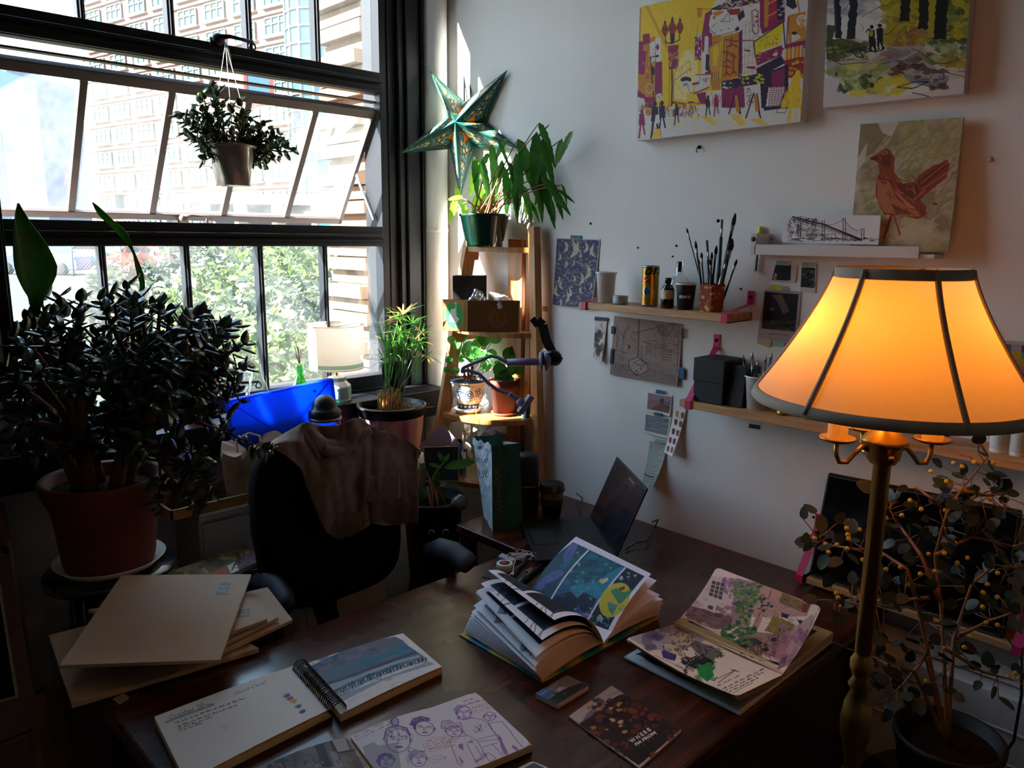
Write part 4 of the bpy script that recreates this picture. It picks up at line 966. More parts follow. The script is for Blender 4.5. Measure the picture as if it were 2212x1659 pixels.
# headlamp-like strap with massager hanging on post
hd=thing('exercise_strap',(-.1,-.62,1.15),'black webbing strap hanging on the right post of the ladder shelf','strap')
q=MB();P=[D(px,py,2.36) for px,py in ((1150,700),(1160,692),(1172,702),(1180,735),(1192,760),(1205,775),(1208,780))];q2=[]
for i in range(len(P)-1): q.bar(P[i],P[i+1]+(P[i+1]-P[i])*.08,.028,.003,(.7,.7,0))
part('webbing',q,M['blackm'],hd)
q=MB();c=D(1196,772,2.36);q.lathe(c,[(.0,-.012),(.026,-.010),(.028,0),(.022,.012),(0,.014)],24,axis=(.7,.3,.5));part('buckle',q,M['blackp'],hd)
q=MB();c=D(1178,772,2.37);q.lathe(c,[(.026,-.004),(.028,0),(.026,.004)],28,axis=(1,-.2,.1));part('ring',q,M['steel'],hd)
# clip fan / light with bendy arm
fl=thing('clip_lamp',(-.15,-.5,1.02),'lavender grey clip lamp with bendy neck lying across the ladder shelf pots','lamp')
q=MB();d=2.36;a=D(1095,783,d);b=D(1168,781,d);q.tube([a,b],[.0115,.0115],20);q.tube([D(1165,781,d),D(1172,781,d)],[.028,.030],24);q.tube([D(1176,781,d),D(1188,780,d)],[.030,.022],24);part('handle',q,M['lav'],fl)
q=MB();P=[D(*p,d-.02) for p in ((1095,783),(1075,772),(1060,769),(1040,778),(1015,788),(1000,795),(997,803),(1010,800),(1035,808),(1055,828),(1075,843),(1100,850))]
P2=[]
for i in range(len(P)-1):
    for k in range(4): P2.append(P[i].lerp(P[i+1],k/4))
P2.append(P[-1]);q.tube(P2,.0055,12);part('bendy_neck',q,M['lav'],fl)
q=MB();q.bar(D(1100,850,d-.03),D(1118,862,d-.03),.014,.014);q.sphere(D(1124,868,d-.03),.013,12);q.bar(D(1148,855,d-.03),D(1122,892,d-.03),.024,.018);part('clip',q,M['lav'],fl,bevel=.003)
# blue and white pot with pilea
def leafround(mb,c,n_,r): mb.disc(c,n_,r,14,cup=.2)
pc=V(-.135,-.335,1.001);pp=thing('pilea_plant',pc,'round leaved plant in a blue and white patterned pot on the ladder shelf','plant')
saucer(pc,.052,M['white_cer'],pp,.012)
A_=Art(220,90,'#e4dccb')
for k in range(10):
    for ring_,cc1 in ((.034,'#3f5f96'),(.026,'#dfe0da'),(.018,'#27427c'),(.009,'#dfe0da')): A_.ell((.05+.1*k,.40+.06*(k%2)),ring_*1.2,ring_*4.2,cc1)
A_.blobs((0,.05,1,.75),90,.014,['#4a689c','#7088b0','#31508a'],.8,2.2)
A_.poly([(0,0),(1,0),(1,.07),(0,.07)],'#2c4680');A_.poly([(0,.78),(1,.78),(1,.97),(0,.97)],'#1f2f66')
for k in range(16): A_.ell((.03+.0625*k,.875),.018,.045,'#e4dccb')
pf=[(.036,.012),(.037,.03),(.040,.032),(.050,.05),(.055,.085),(.058,.098),(.062,.10),(.062,.112)]
rad=lambda v:np.interp(1-v,[0,.16,.2,.35,.75,.88,.9,1],[.034,.036,.041,.048,.055,.056,.060,.061])
A_.mesh('pot',lambda u,v:np.stack([pc.x+rad(v)*np.cos(-u*2*PI),pc.y+rad(v)*np.sin(-u*2*PI),pc.z+.012+.105*(1-v)],1),pp,solid=.003)
q=MB();q.lathe(pc+V(0,0,.105),[(0,.004),(.056,0)],28,caps=False);part('soil',q,M['soil'],pp)
st=MB();lf=MB();rr=random.Random(2)
pl=[(1012,757,22),(1035,747,18),(990,748,10),(970,777,9),(965,800,8),(997,775,10),(1067,732,17),(1045,733,15),(1020,775,12),(1040,770,13),(1035,720,14),(1050,790,14),(1062,765,12),(985,800,9),(1000,730,9),(1075,790,12),(975,735,10),(1030,760,10)]
d0=RM[:,2]@(np.array(pc)-CAM)
for px,py,r in pl:
    p=D(px,py,d0+rr.uniform(-.05,.03));lf.disc(p,V(-.6,-.75,.2)+V(rr.uniform(-.5,.5),rr.uniform(-.5,.5),rr.uniform(-.3,.5)),r/FPX*d0,16,cup=.15,sx=.95);st.tube(bez(pc+V(rr.uniform(-.02,.02),rr.uniform(-.02,.02),.11),pc+(p-pc)*.5+V(0,0,.06),p,6),.0011,5)
for k in range(3): st.tube([pc+V(-.01+.01*k,0,.10),pc+V(-.02+.02*k,0,.16)],.004,7)
part('stems',st,M['twig'],pp);part('leaves',lf,M['pale_leaf'],pp)
# terracotta pot
pc=V(-.075,-.455,1.001);pp=thing('small_terracotta_plant',pc,'round leaved plant in a plain terracotta pot on the ladder shelf','plant')
saucer(pc,.045,M['terracotta'],pp,.010);pot(pc+V(0,0,.006),.036,.049,.118,M['terra_dark'],pp,.008,rimh=.026)
st=MB();lf=MB();d0=RM[:,2]@(np.array(pc)-CAM)
for px,py,r in ((1100,765,15),(1110,757,11),(1080,800,16),(1090,812,14),(1100,820,10),(1098,833,8),(1130,765,9),(1105,800,12),(1120,800,10),(1095,845,7),(1075,815,9)):
    p=D(px,py,d0-.045 if py>790 else d0);lf.disc(p,V(-.6,-.75,.2)+V(rr.uniform(-.4,.4),rr.uniform(-.4,.4),rr.uniform(-.2,.4)),r/FPX*d0,16,cup=.15);st.tube(bez(pc+V(0,0,.115),pc+V((p.x-pc.x)*.6,(p.y-pc.y)*.6,.14),p,6),.0014,5)
part('stems',st,M['twig'],pp);part('leaves',lf,M['dark_leaf'],pp)
q=MB();q.box(-.060,-.040,-.55,-.525,1.001,1.045);solo('teal_bottle',q,M['tape_blue'],'small teal container behind the terracotta pot at the right end of the shelf','container',bevel=.003)
# shelf 4 contents
zs=.786
c=V(-.2,-.435,zs);b=thing('leaf_bottle',c,'clear wine bottle with white leaf pattern on the lowest visible ladder shelf','bottle')
q=MB();q.lathe(c,[(.033,0),(.036,.003),(.037,.01),(.037,.12),(.034,.145),(.020,.185),(.0135,.21),(.0125,.255),(.0145,.257),(.0145,.265),(.0125,.267)],32,caps=False);part('glass',q,M['clear'],b)
q=MB()
for k in range(26):
    a=k*2.39;z=.03+(k%13)*.012;r=.0375 if z<.14 else .03;pp_=c+V(math.cos(a)*r,math.sin(a)*r,z);t_=V(-math.sin(a),math.cos(a),0)
    q.leaf(pp_,V(0,0,1)+t_*(.6 if k%2 else -.6),V(math.cos(a),math.sin(a),0),.034,.017,curl=0,fold=-.12,n=5)
part('leaf_pattern',q,M['frost'],b)
c=V(-.19,-.35,zs);q=MB();q.lathe(c,[(.022,0),(.025,.01),(.031,.06),(.033,.115),(.031,.117)],32);q.lathe(c,[(.0,.118),(.030,.118)],32,1)
solo('blue_tumbler',q,[mat('blue_enamel','#0d4a86',.3,coat=.3,metal=.3),M['steel']],'blue metal tumbler behind the leaf patterned bottle','tumbler')
en=thing('envelope',(-.24,-.30,zs),'open dark grey envelope with a lilac triangular flap standing on the ladder shelf','envelope')
d0=2.56;P=[D(*p,d0) for p in ((916,967),(990,965),(990,1038),(921,1038))];vn=V(.55,.75,0)
q=MB();q.slab([P[0],P[1],P[2],P[3]],vn*.004,0);part('front',q,mat('charcoal_card','#3c3942',.7),en)
q=MB();bb=.05
q.slab([D(914,966,d0+.003),D(992,964,d0+.003),D(992,1041,d0+.003),D(919,1041,d0+.003)],vn*.003);part('border',q,M['paper'],en,'white edge')
q=MB();q.slab([D(904,966,d0-.004),D(955,914,d0+.01),D(996,961,d0-.004)],vn*.003);part('flap',q,mat('lilac_card','#a48aa0',.7),en,'lilac flap')
kt=thing('kettle',(-.115,-.455,zs),'red kettle with grey lid and steel loop handle behind the paper bag','kettle')
c=V(-.115,-.455,zs);q=MB();q.lathe(c,[(.055,0),(.062,.01),(.060,.07),(.05,.11),(.038,.125)],40);part('body',q,mat('red_enamel','#a33426',.3,coat=.4),kt)
q=MB();q.lathe(c,[(.040,.125),(.040,.145),(.036,.15),(0,.152)],32);q.sphere(c+V(0,0,.158),.008,10);part('lid',q,M['lav'],kt)
q=MB();d0=RM[:,2]@(np.array(c)-CAM);P=[D(*p,d0-.03) for p in ((1048,985),(1048,950),(1052,930),(1062,920),(1080,916),(1115,913),(1130,916),(1138,927),(1140,955),(1138,985))];q.tube(P,.0055,12);part('handle',q,M['lav'],kt)
q=MB();q.tube([c+V(.03,-.045,.06),c+V(.045,-.05,.10),c+V(.05,-.05,.12)],[.012,.009,.007],12);part('spout',q,mat('red_enamel_spout','#a33426',.3),kt)
# black planter with googly eyes
pc=V(-.405,-.475,.5);bp_=thing('eyed_planter',pc,'black planter with two round cartoon eyes holding a leggy green plant','plant')
q=MB();q.lathe(pc,[(.075,0),(.095,.27),(.104,.272),(.104,.284),(.094,.284),(.09,.25),(0,.25)],48);part('pot',q,M['blackp'],bp_)
q=MB();q.lathe(pc+V(0,0,.25),[(0,.004),(.089,0)],32,caps=False);part('soil',q,M['soil'],bp_)
dv=V(CAM[0]-pc.x,CAM[1]-pc.y,0).normalized();sd_=V(dv.y,-dv.x,0)*-1
for px,r in ((932,.010),(962,.012)):
    e_=D(px,1150,1.0);a_=V(CAM[0],CAM[1],CAM[2]);dr=(e_-a_).normalized()
    # meet the pot wall
    t=1.2
    while t<3 and (Vector((a_.x+dr.x*t-pc.x,a_.y+dr.y*t-pc.y,0)).length>.0895): t+=.002
    hp_=a_+dr*t;n_=V(hp_.x-pc.x,hp_.y-pc.y,0).normalized()
    ey=part('eye',MB().lathe(hp_,[(r,0),(r,.002),(r*.8,.003)],24,axis=tuple(n_)),M['whitep'],bp_,'white round eye');
    part('pupil',MB().lathe(hp_+n_*.003,[(r*.7,0),(r*.7,.0015)],24,axis=tuple(n_)),M['blackp'],ey) if False else part('pupil',MB().lathe(hp_+n_*.003,[(r*.7,0),(r*.7,.0015)],24,axis=tuple(n_)),M['blackp'],bp_)
st=MB();lf=MB();root=pc+V(0,0,.25);d0=RM[:,2]@(np.array(root)-CAM)
for px,py in ((958,1000),(945,1075),(915,1020),(925,1060),(905,1000),(940,1040)):
    st.tube(bez(root+V(rr.uniform(-.04,.04),rr.uniform(-.04,.04),0),root+V(rr.uniform(-.03,.03),0,.1),D(px,py,d0),7),[.0045,.004,.004,.0035,.003,.003,.0025,.002],7)
for b_,t_,w_ in (((960,1010),(1026,995),.34),((960,1000),(945,975),.35),((955,1010),(925,1000),.3),((945,1030),(925,1055),.5),((950,1020),(930,1050),.5),((905,985),(905,970),.6),((912,1075),(930,1050),.4),((910,1060),(905,1090),.5),((925,1060),(945,1040),.4),((930,1070),(945,1065),.4),((905,1010),(920,1000),.5),((960,1050),(990,1045),.3),((958,1000),(970,980),.4),((935,1085),(950,1075),.4)):
    a=D(*b_,d0-.01);e=D(*t_,d0-.01);lf.leaf(a,e-a,V(-.5,-.6,.6),(e-a).length,(e-a).length*w_,curl=.3,fold=.2,n=10,shape=0,ser=.04)
part('stems',st,M['twig'],bp_);part('leaves',lf,M['green_leaf'],bp_)
q=MB();q.lathe((pc.x,pc.y,0),[(.1,0),(.1,.499)],4,smooth=False);solo('planter_stand',q,M['desk_side'],'dark wooden block under the black planter with eyes','stand')
q=MB();bc=D(992,1086,d0-.06);q.sphere(bc,.0265,28);solo('crystal_ball',q,M['ball'],'grey speckled crystal ball resting on the rim of the black planter','ball')
# pink wrapped pot with umbrella sedge
pc=V(-.405,-.255,.8565);pk=thing('sedge_plant',pc,'grassy plant with spiky leaves in a black pot wrapped in pink painted cloth','plant')
pinkc=mat('pink_stained_cloth','#c9657a',.85,var=.0);nt=pinkc.node_tree
b=nt.nodes['Principled BSDF'];tcn=nt.nodes.new('ShaderNodeTexCoord');mp=nt.nodes.new('ShaderNodeMapping');mp.inputs['Scale'].default_value=(14,14,5);nz=nt.nodes.new('ShaderNodeTexNoise');nz.inputs['Scale'].default_value=1;nz.inputs['Detail'].default_value=5
cr=nt.nodes.new('ShaderNodeValToRGB');cr.color_ramp.elements[0].color=(*hx('#b8405c'),1);cr.color_ramp.elements[0].position=.35;cr.color_ramp.elements[1].color=(*hx('#d9a070'),1);cr.color_ramp.elements[1].position=.65
e_=cr.color_ramp.elements.new(.5);e_.color=(*hx('#cf7f86'),1)
nt.links.new(tcn.outputs['Object'],mp.inputs[0]);nt.links.new(mp.outputs[0],nz.inputs['Vector']);nt.links.new(nz.outputs[0],cr.inputs[0]);nt.links.new(cr.outputs[0],b.inputs['Base Color'])
def Sp(u,v):
    a=u*2*PI;r=.090+.016*v+.002*math.sin(14*a)+.003*noise.noise(V(math.cos(a)*3,math.sin(a)*3,v*2));return pc+V(math.cos(a)*r,math.sin(a)*r,.012+.155*v)
q=MB();q.grid(Sp,80,10);part('cloth_wrap',q,pinkc,pk,'pink and ochre stained cloth',solid=.001)
q=MB();q.lathe(pc,[(.08,0),(.086,.01),(.103,.16),(.110,.162),(.112,.186),(.116,.188),(.116,.196),(.106,.197),(.102,.165),(0,.164)],56);part('pot',q,M['blackp'],pk)
q=MB();q.lathe(pc+V(0,0,.166),[(0,.004),(.102,0)],32,caps=False)
rr=random.Random(8)
for k in range(60):
    a=rr.uniform(0,.9);p=pc+V(.03+rr.uniform(-.01,.06),-.05+rr.uniform(-.02,.05),.172+rr.uniform(0,.015));q.tube([p,p+V(.04*math.cos(a*7),.03*math.sin(a*5),rr.uniform(-.004,.01))],.0012,4,1)
part('soil',q,[M['soil'],M['dry']],pk)
gr=MB();dr_=MB();d0=RM[:,2]@(np.array(pc)-CAM)
for k in range(46):   # cut straw stubs
    a=rr.uniform(0,2*PI);r=rr.uniform(0,.05);p=pc+V(-.012+math.cos(a)*r,math.sin(a)*r*.7,.166);dr_.tube([p,p+V(rr.uniform(-.012,.012),rr.uniform(-.01,.01),rr.uniform(.03,.085))],rr.uniform(.002,.0035),6)
heads=[(895,735,0),(860,690,0),(838,720,0),(912,720,0),(875,755,0),(850,765,0),(890,700,0),(835,745,1),(840,700,1),(870,680,1),(905,740,0),(920,770,1),(830,780,0),(865,720,0)]
for px,py,dry in heads:
    h=D(px,py,d0+rr.uniform(-.05,.05));b0=pc+V(rr.uniform(-.045,.03),rr.uniform(-.03,.03),.166);gr.tube(bez(b0,b0+(h-b0)*.5+V(0,0,.01),h,5),.0018,6)
    for j in range(15):
        a=2*PI*j/15+rr.uniform(-.15,.15);e=rr.uniform(-.1,.9);d=V(math.cos(a),math.sin(a),e).normalized();mbb=dr_ if (dry and rr.random()<.7) or rr.random()<.12 else gr
        mbb.leaf(h,d,V(0,0,1),rr.uniform(.05,.085),.0055,curl=rr.uniform(.1,.9),fold=.2,n=6,shape=3)
for k in range(26):
    a=D(rr.uniform(825,900),rr.uniform(740,830),d0+rr.uniform(-.04,.03));gr.leaf(a,V(rr.uniform(-.5,.5),rr.uniform(-.3,.3),1),V(-.5,-.8,0),rr.uniform(.06,.12),.005,curl=rr.uniform(-.4,.5),n=7,shape=3)
part('leaves',gr,M['green_leaf'],pk);part('dry_stalks',dr_,M['dry'],pk,'straw coloured dead stalks')
c=V(-.275,-.088,1.0555);b=thing('black_nursery_pot',c,'black ribbed plastic nursery pot on the sill behind the grassy plant','pot')
q=MB();q.lathe(c,[(.035,0),(.046,.10),(.049,.102),(.05,.115),(.046,.116),(.044,.09),(0,.088)],40);part('shell',q,M['blackp'],b)
# ================================================================ office chair and cardigan
ch=thing('office_chair',(-.83,-.72,0),'dark fabric office chair with black armrests facing the desk','chair')
def bk(u,v):  # back cushion outline
    a=u*2*PI;cx_,cz_=-.822,.85;hw=.222;hh_=.232;ca_,sa_=math.cos(a),math.sin(a);e=.45
    x=cx_+hw*math.copysign(abs(ca_)**e,ca_)*(1-.04*(sa_<0));z=cz_+hh_*math.copysign(abs(sa_)**e,sa_)
    return x,z
q=MB();n=64;ring_=[bk(i/n,0) for i in range(n)]
def ylev(x,z): return -.56-.35*(x+.822)**2*0-.06*(1.1-z)*.6+.10*(x+.822)**2*3
lay=[]
for k,(s_,dy) in enumerate(((.82,.046),(.95,.040),(1,.020),(1,-.015),(.96,-.038),(.85,-.046),(.5,-.052),(.02,-.054))):
    lay.append([(-.822+(x+.822)*s_,ylev(x,z)+dy,.85+(z-.85)*s_) for x,z in ring_])
q.add([p for r_ in lay for p in r_],[(k*n+i,k*n+(i+1)%n,(k+1)*n+(i+1)%n,(k+1)*n+i) for k in range(len(lay)-1) for i in range(n)]+[tuple(range(n))[::-1]],0,True)
part('backrest',q,M['fabric_dark'],ch)
q=MB();q.box(-1.04,-.61,-.99,-.60,.44,.50);part('seat',q,M['fabric_dark'],ch,bevel=.025)
q=MB();q.tube([(-.82,-.53,.80),(-.82,-.50,.55),(-.82,-.58,.42),(-.82,-.72,.41)],[.02,.022,.022,.02],12,flat=1.6);part('back_bracket',q,M['blackp'],ch)
q=MB();q.lathe((-.82,-.78,.09),[(.028,0),(.028,.18),(.018,.19),(.018,.35)],20);part('gas_column',q,M['blackp'],ch)
for k in range(5):
    a=.3+k*2*PI/5;p=V(-.82+.27*math.cos(a),-.78+.27*math.sin(a),.075)
    part('foot',MB().tube([(-.82,-.78,.11),p],[.025,.016],10),M['blackp'],ch);part('castor',MB().lathe(p+V(0,0,-.047)-V(-math.sin(a),math.cos(a),0)*.012,[(0,0),(.027,0),(.027,.024),(0,.024)],20,axis=(-math.sin(a),math.cos(a),0)),M['blackp'],ch)
armm=mat('armrest_rubber','#20242e',.55,var=.15,scale=30,bump=.1)
def arm(pts,d0,d1,drop):
    P=[D(px,py,d0+(d1-d0)*i/(len(pts)-1)) for i,(px,py) in enumerate(pts)];q=MB();q.tube(P,[.018]+[.030]*(len(P)-2)+[.024],16,flat=.45)
    o=part('armrest',q,armm,ch);e=P[len(P)//2];q=MB();q.tube([e+V(0,0,-.012),V(e.x,e.y,.56),V(e.x+(.06 if e.x<-.8 else -.06),e.y,.47)],[.014,.014,.014],10);part('arm_post',q,M['blackp'],ch)
arm(((548,1252),(572,1252),(596,1268),(612,1295),(622,1318)),2.03,1.86,0)
arm(((918,1188),(945,1184),(975,1192),(1003,1212),(1016,1222)),2.03,1.94,0)
# cardigan
cg=thing('cardigan',(-.76,-.62,1.0),'brown wool cardigan draped over the back of the office chair','cardigan')
tpx=[590,615,640,655,672,690,712,738,762,776,790,803,830,860,885,903];tpy=[958,938,924,915,914,921,922,916,905,904,915,924,933,943,957,972]
bpx=[590,620,650,668,690,705,720,738,760,796,799,830,903];bpyy=[968,985,1012,1060,1118,1150,1160,1164,1158,1136,1130,1136,1127]
def cgS(u,v):
    px=592+u*310;t=float(np.interp(px,tpx,tpy));b=float(np.interp(px,bpx,bpyy))
    if v<.2:
        k=(v/.2);py=t;yy=-.515-.11*k;P_=N(px,py,-(-.59)) if False else N(px,t,.60);z=P_.z-.05*(1-k)**2
        return V(P_.x*(1)-.0,-.505-(.10)*math.sin(k*PI/2)-.0,z-.0*(1-k))
    k=(v-.2)/.8;py=t+(b-t)*k
    fold=.017*math.sin(px*.055+py*.012+2*noise.noise(V(px*.01,py*.008,0)))*min(1,k*3)+.034*noise.noise(V(px*.022,py*.008,3))+.014*noise.noise(V(px*.05,py*.03,1))
    left=max(0,min(1,(800-px)/12));y=-.605-.030*min(1,k*2.5)-.022*left-fold
    return N(px,py,-y)
q=MB();q.grid(cgS,150,110);part('body',q,M['knit'],cg,solid=.006)
q=MB()
def roll(pts,rs,y): 
    P=[];
    for i in range(len(pts)-1):
        for k in range(5):
            t=k/5;P.append(N(pts[i][0]*(1-t)+pts[i+1][0]*t,pts[i][1]*(1-t)+pts[i+1][1]*t,y))
    P.append(N(*pts[-1],y));rr_=[float(np.interp(i/(len(P)-1),np.linspace(0,1,len(rs)),rs)) for i in range(len(P))];q.tube(P,rr_,14,flat=.75)
roll(((655,925),(668,935),(682,952),(700,965),(725,968),(750,960),(775,945),(800,928)),[.012,.020,.024,.024,.024,.022,.018,.010],.632)
roll(((700,965),(712,975),(740,978),(770,955)),[.008,.016,.016,.006],.650)
roll(((640,948),(655,940),(672,960),(690,990)),[.008,.014,.012,.006],.642)
part('collar',q,M['knit'],cg)
q=MB();q.grid(lambda u,v:N(792+u*72,1030+v*55-8*u,.652)+V(0,-.004*math.sin(u*PI)*math.sin(v*PI),0),12,10);part('pocket',q,M['knit'],cg,solid=.004)
q=MB()
for k in range(30): q.tube([N(803+k*3.4,1085,.650),N(803+k*3.4,1130,.648)],.0016,6)
for k in range(24): x=700+k*4.1;q.tube([N(x-4,1105,.668),N(x,float(np.interp(x,bpx,bpyy))-2,.668)],.0016,6)
part('ribbing',q,M['knit'],cg)
# ================================================================ pictures and shelves on the side wall
def proj(p):
    q=RM.T@(np.array(p)-CAM);return tuple(_c+FPX*q[:2]/q[2])
def wallrect(tl,bl,br,d):
    TL,BL,BR=W(*tl,d),W(*bl,d),W(*br,d);return TL,TL+BR-BL,BR,BL
def canvas(tl,bl,br,d,label,w,h,crop,draw,name='canvas_painting'):
    q=wallrect(tl,bl,br,d);r=thing(name,(0,(q[0].y+q[1].y)/2,q[3].z),label,'painting')
    m_=MB();m_.slab([p+V(.0006,0,0) for p in q],V(d-.0026,0,0));part('stretched_canvas',m_,M['white'],r,bevel=.002)
    A=Art(w,h,'#d9d4cf',[proj(p) for p in q],crop);draw(A);A.mesh('painting',bil(*q),r);return r
PU,DK,YE,OC,WH,RD='#8e1458','#2a0f38','#e8c020','#c8821c','#d8d2d0','#9a2e1c'
def draw_street(A):
    L=A.line;P=A.poly
    P([(60,80),(130,60),(1980,-260),(1980,560),(1300,900),(1000,1200),(330,1250),(50,1150)],YE,1)
    A.scrib((130,20,900,700),260,50,4,['#f0d040','#f3dc70'],.6,1.6,.5)
    P([(1340,-120),(2000,-300),(1960,600),(1700,760),(1250,900),(1180,380),(960,420),(830,380),(860,150),(1000,-60)],WH)
    # left buildings
    P([(60,100),(100,100),(100,500),(60,500)],YE);L([(75,100),(65,480)],9,PU);L([(130,70),(395,600)],8,OC);L([(155,70),(395,560)],6,PU);L([(200,200),(390,590)],7,OC)
    P([(50,480),(245,420),(300,440),(330,1100),(240,1160),(45,1130)],OC);P([(100,400),(180,385),(185,500),(105,520)],PU);P([(55,480),(105,480),(105,590),(140,590),(120,860),(50,850)],PU)
    P([(180,500),(245,470),(240,700),(190,740)],WH);P([(245,430),(305,440),(315,700),(255,720)],WH);P([(270,500),(295,545),(270,590),(248,545)],PU);P([(245,720),(325,715),(325,1100),(240,1100)],PU)
    L([(190,660),(205,900),(230,1150)],12,DK);L([(190,665),(280,640)],12,DK);P([(190,760),(235,780),(240,860),(205,870)],DK);A.ell((265,648),22,14,DK)
    P([(255,1090),(315,1075),(320,1140),(260,1150)],WH);L([(265,1100),(310,1135)],5,DK);L([(270,1135),(305,1095)],5,DK)
    L([(150,840),(170,910),(130,870),(175,860),(135,915),(150,840)],5,PU);A.ring((180,1020),40,55,6,WH,rot=.3);A.scrib((60,560,240,1050),40,50,5,[PU,RD,WH],.7,1.5,.6)
    P([(40,1040),(130,1100),(125,1160),(40,1120)],PU);P([(40,1120),(120,1140),(115,1290),(45,1290)],WH);P([(120,1120),(250,1120),(250,1260),(130,1240)],PU)
    # lamp standard
    for x,y,s_ in ((357,340,1),(443,320,1.25),(530,310,1)):
        P([(x-30*s_,y-30),(x-12,y-70*s_),(x+12,y-70*s_),(x+30*s_,y-30),(x+36*s_,y+20),(x+12,y+75*s_),(x-12,y+75*s_),(x-36*s_,y+20)],RD,1,1);L([(x-36*s_,y+10),(x+36*s_,y-2)],8,DK);L([(x,y-110*s_),(x,y-60)],7,DK);A.ell((x,y-80*s_),14,16,DK);L([(x-30*s_,y-30),(x-36*s_,y+20),(x-12,y+75*s_),(x+12,y+75*s_),(x+36*s_,y+20),(x+30*s_,y-30)],5,DK)
    L([(357,400),(370,495),(440,505),(525,460),(525,380)],12,DK);P([(415,390),(470,390),(465,500),(420,500)],DK)
    P([(395,530),(515,515),(505,790),(400,800)],PU);A.scrib((410,600,500,690),26,22,5,[YE,OC],.9,1.5,1.2);P([(400,700),(440,705),(430,770),(405,770)],OC)
    L([(437,800),(440,1000),(430,1300)],18,DK);L([(410,800),(405,1250)],7,PU);L([(460,850),(455,1200)],5,PU)
    # middle distance
    P([(560,600),(720,560),(740,900),(600,1150),(470,1150),(470,900)],'#ecd98a');A.scrib((470,560,740,1150),120,60,5,[YE,OC,WH],.9,1.55,.5)
    L([(470,830),(640,710)],5,OC);L([(475,920),(600,830),(660,790)],7,PU);A.ell((600,920),62,34,DK);A.ell((600,970),55,38,WH);A.scrib((560,950,640,990),14,18,5,[DK],.9,1.5,1);P([(640,1000),(690,960),(680,1070),(640,1060)],WH);L([(620,1010),(650,1080),(690,1050)],5,PU)
    P([(700,430),(780,420),(770,700),(700,690)],PU);A.scrib((705,350,775,690),30,30,7,[WH],.9,1.5,1.2);P([(730,95),(785,100),(780,200),(730,205)],OC);L([(725,98),(860,110)],7,RD);L([(735,300),(700,700)],6,PU)
    P([(820,160),(900,110),(900,850),(790,860),(780,420)],PU);P([(815,420),(860,420),(850,830),(800,830)],WH);P([(860,560),(905,520),(900,880),(850,700)],OC);P([(830,620),(870,640),(860,830),(820,800)],DK)
    P([(780,620),(800,590),(830,620),(820,860),(780,860)],WH)
    # puffer shape sign
    P([(860,290),(880,180),(960,140),(1060,120),(1200,150),(1240,200),(1230,310),(1180,360),(1060,390),(950,415),(880,380)],WH,1,1);L([(860,290),(865,330),(950,415),(1060,390),(1180,360)],6,DK);L([(1000,250),(1100,130),(1105,250),(1000,250)],6,DK);L([(1020,245),(1090,170)],4,DK);P([(1190,180),(1260,110),(1280,190),(1210,250)],DK);A.ell((925,205),18,22,OC);P([(1160,340),(1200,300),(1220,340),(1180,365)],DK);P([(900,150),(960,130),(1050,130),(1000,170),(940,190)],OC)
    L([(890,320),(950,270)],6,DK);L([(920,390),(950,365)],5,DK);L([(990,355),(1015,348)],8,DK);L([(1085,330),(1100,330)],8,DK);L([(1125,225),(1150,225)],7,DK)
    # top awnings
    P([(870,110),(960,70),(1250,-60),(1500,-110),(1500,20),(1200,80),(980,120)],DK);A.scrib((960,-60,1400,100),90,70,7,[PU,WH,OC],.8,.1,1.2);P([(1060,110),(1230,100),(1220,170),(1110,175)],RD)
    # tall banner
    P([(1040,420),(1210,370),(1200,880),(1010,950)],OC);A.noise(0,20);L([(1040,420),(1010,950)],8,DK);L([(1015,430),(985,950)],8,PU)
    for (a,b,s_) in (((1060,460),(1190,540),1),((1030,600),(1120,720),1),((1120,640),(1180,850),1),((1030,760),(1110,870),1)):
        x0,y0=a;x1,y1=b
        L([(x0,y0),(x1,y0+20)],20,RD,.9);L([((x0+x1)/2,y0-20),((x0+x1)/2-10,y1-10),(x0+10,y1)],22,RD,.9);L([((x0+x1)/2,y1-30),(x1,y1)],18,RD,.9)
    P([(900,420),(1010,410),(1000,480),(900,520)],OC);P([(870,540),(990,480),(1000,900),(900,920)],'#d89a30');P([(910,560),(960,520),(980,590),(950,760),(910,760)],YE);L([(880,560),(920,500),(990,480)],7,PU)
    P([(1210,370),(1250,340),(1250,900),(1200,900)],PU);L([(1230,380),(1215,880)],14,DK)
    # white tower with yellow lines
    for k in range(7): L([(1260,300+90*k),(1440,230+95*k)],6,OC,.8)
    for k in range(4): L([(1290+45*k,240),(1270+45*k,880)],6,OC,.8)
    P([(1360,120),(1420,110),(1440,380),(1380,400)],WH);L([(1360,130),(1400,110),(1430,140),(1435,370),(1400,400),(1365,350),(1360,130)],11,PU);A.scrib((1375,150,1425,330),16,26,8,[PU],1,1.4,1.2)
    P([(1270,570),(1345,580),(1340,600),(1275,590)],PU);P([(1290,770),(1395,765),(1400,800),(1300,790)],PU);L([(1190,470),(1390,470)],12,PU)
    # right building
    P([(1450,-120),(1740,-260),(1740,250),(1480,400),(1450,300)],PU);P([(1490,-120),(1640,-180),(1640,200),(1500,300)],'#a8184e');P([(1500,-120),(1560,-130),(1545,300),(1500,330)],OC);L([(1540,190),(1640,140)],10,YE);L([(1540,50),(1640,0)],10,YE);P([(1650,-60),(1730,-80),(1730,230),(1650,230)],DK);A.scrib((1655,0,1725,180),12,50,7,[WH],.9,-.3,.2)
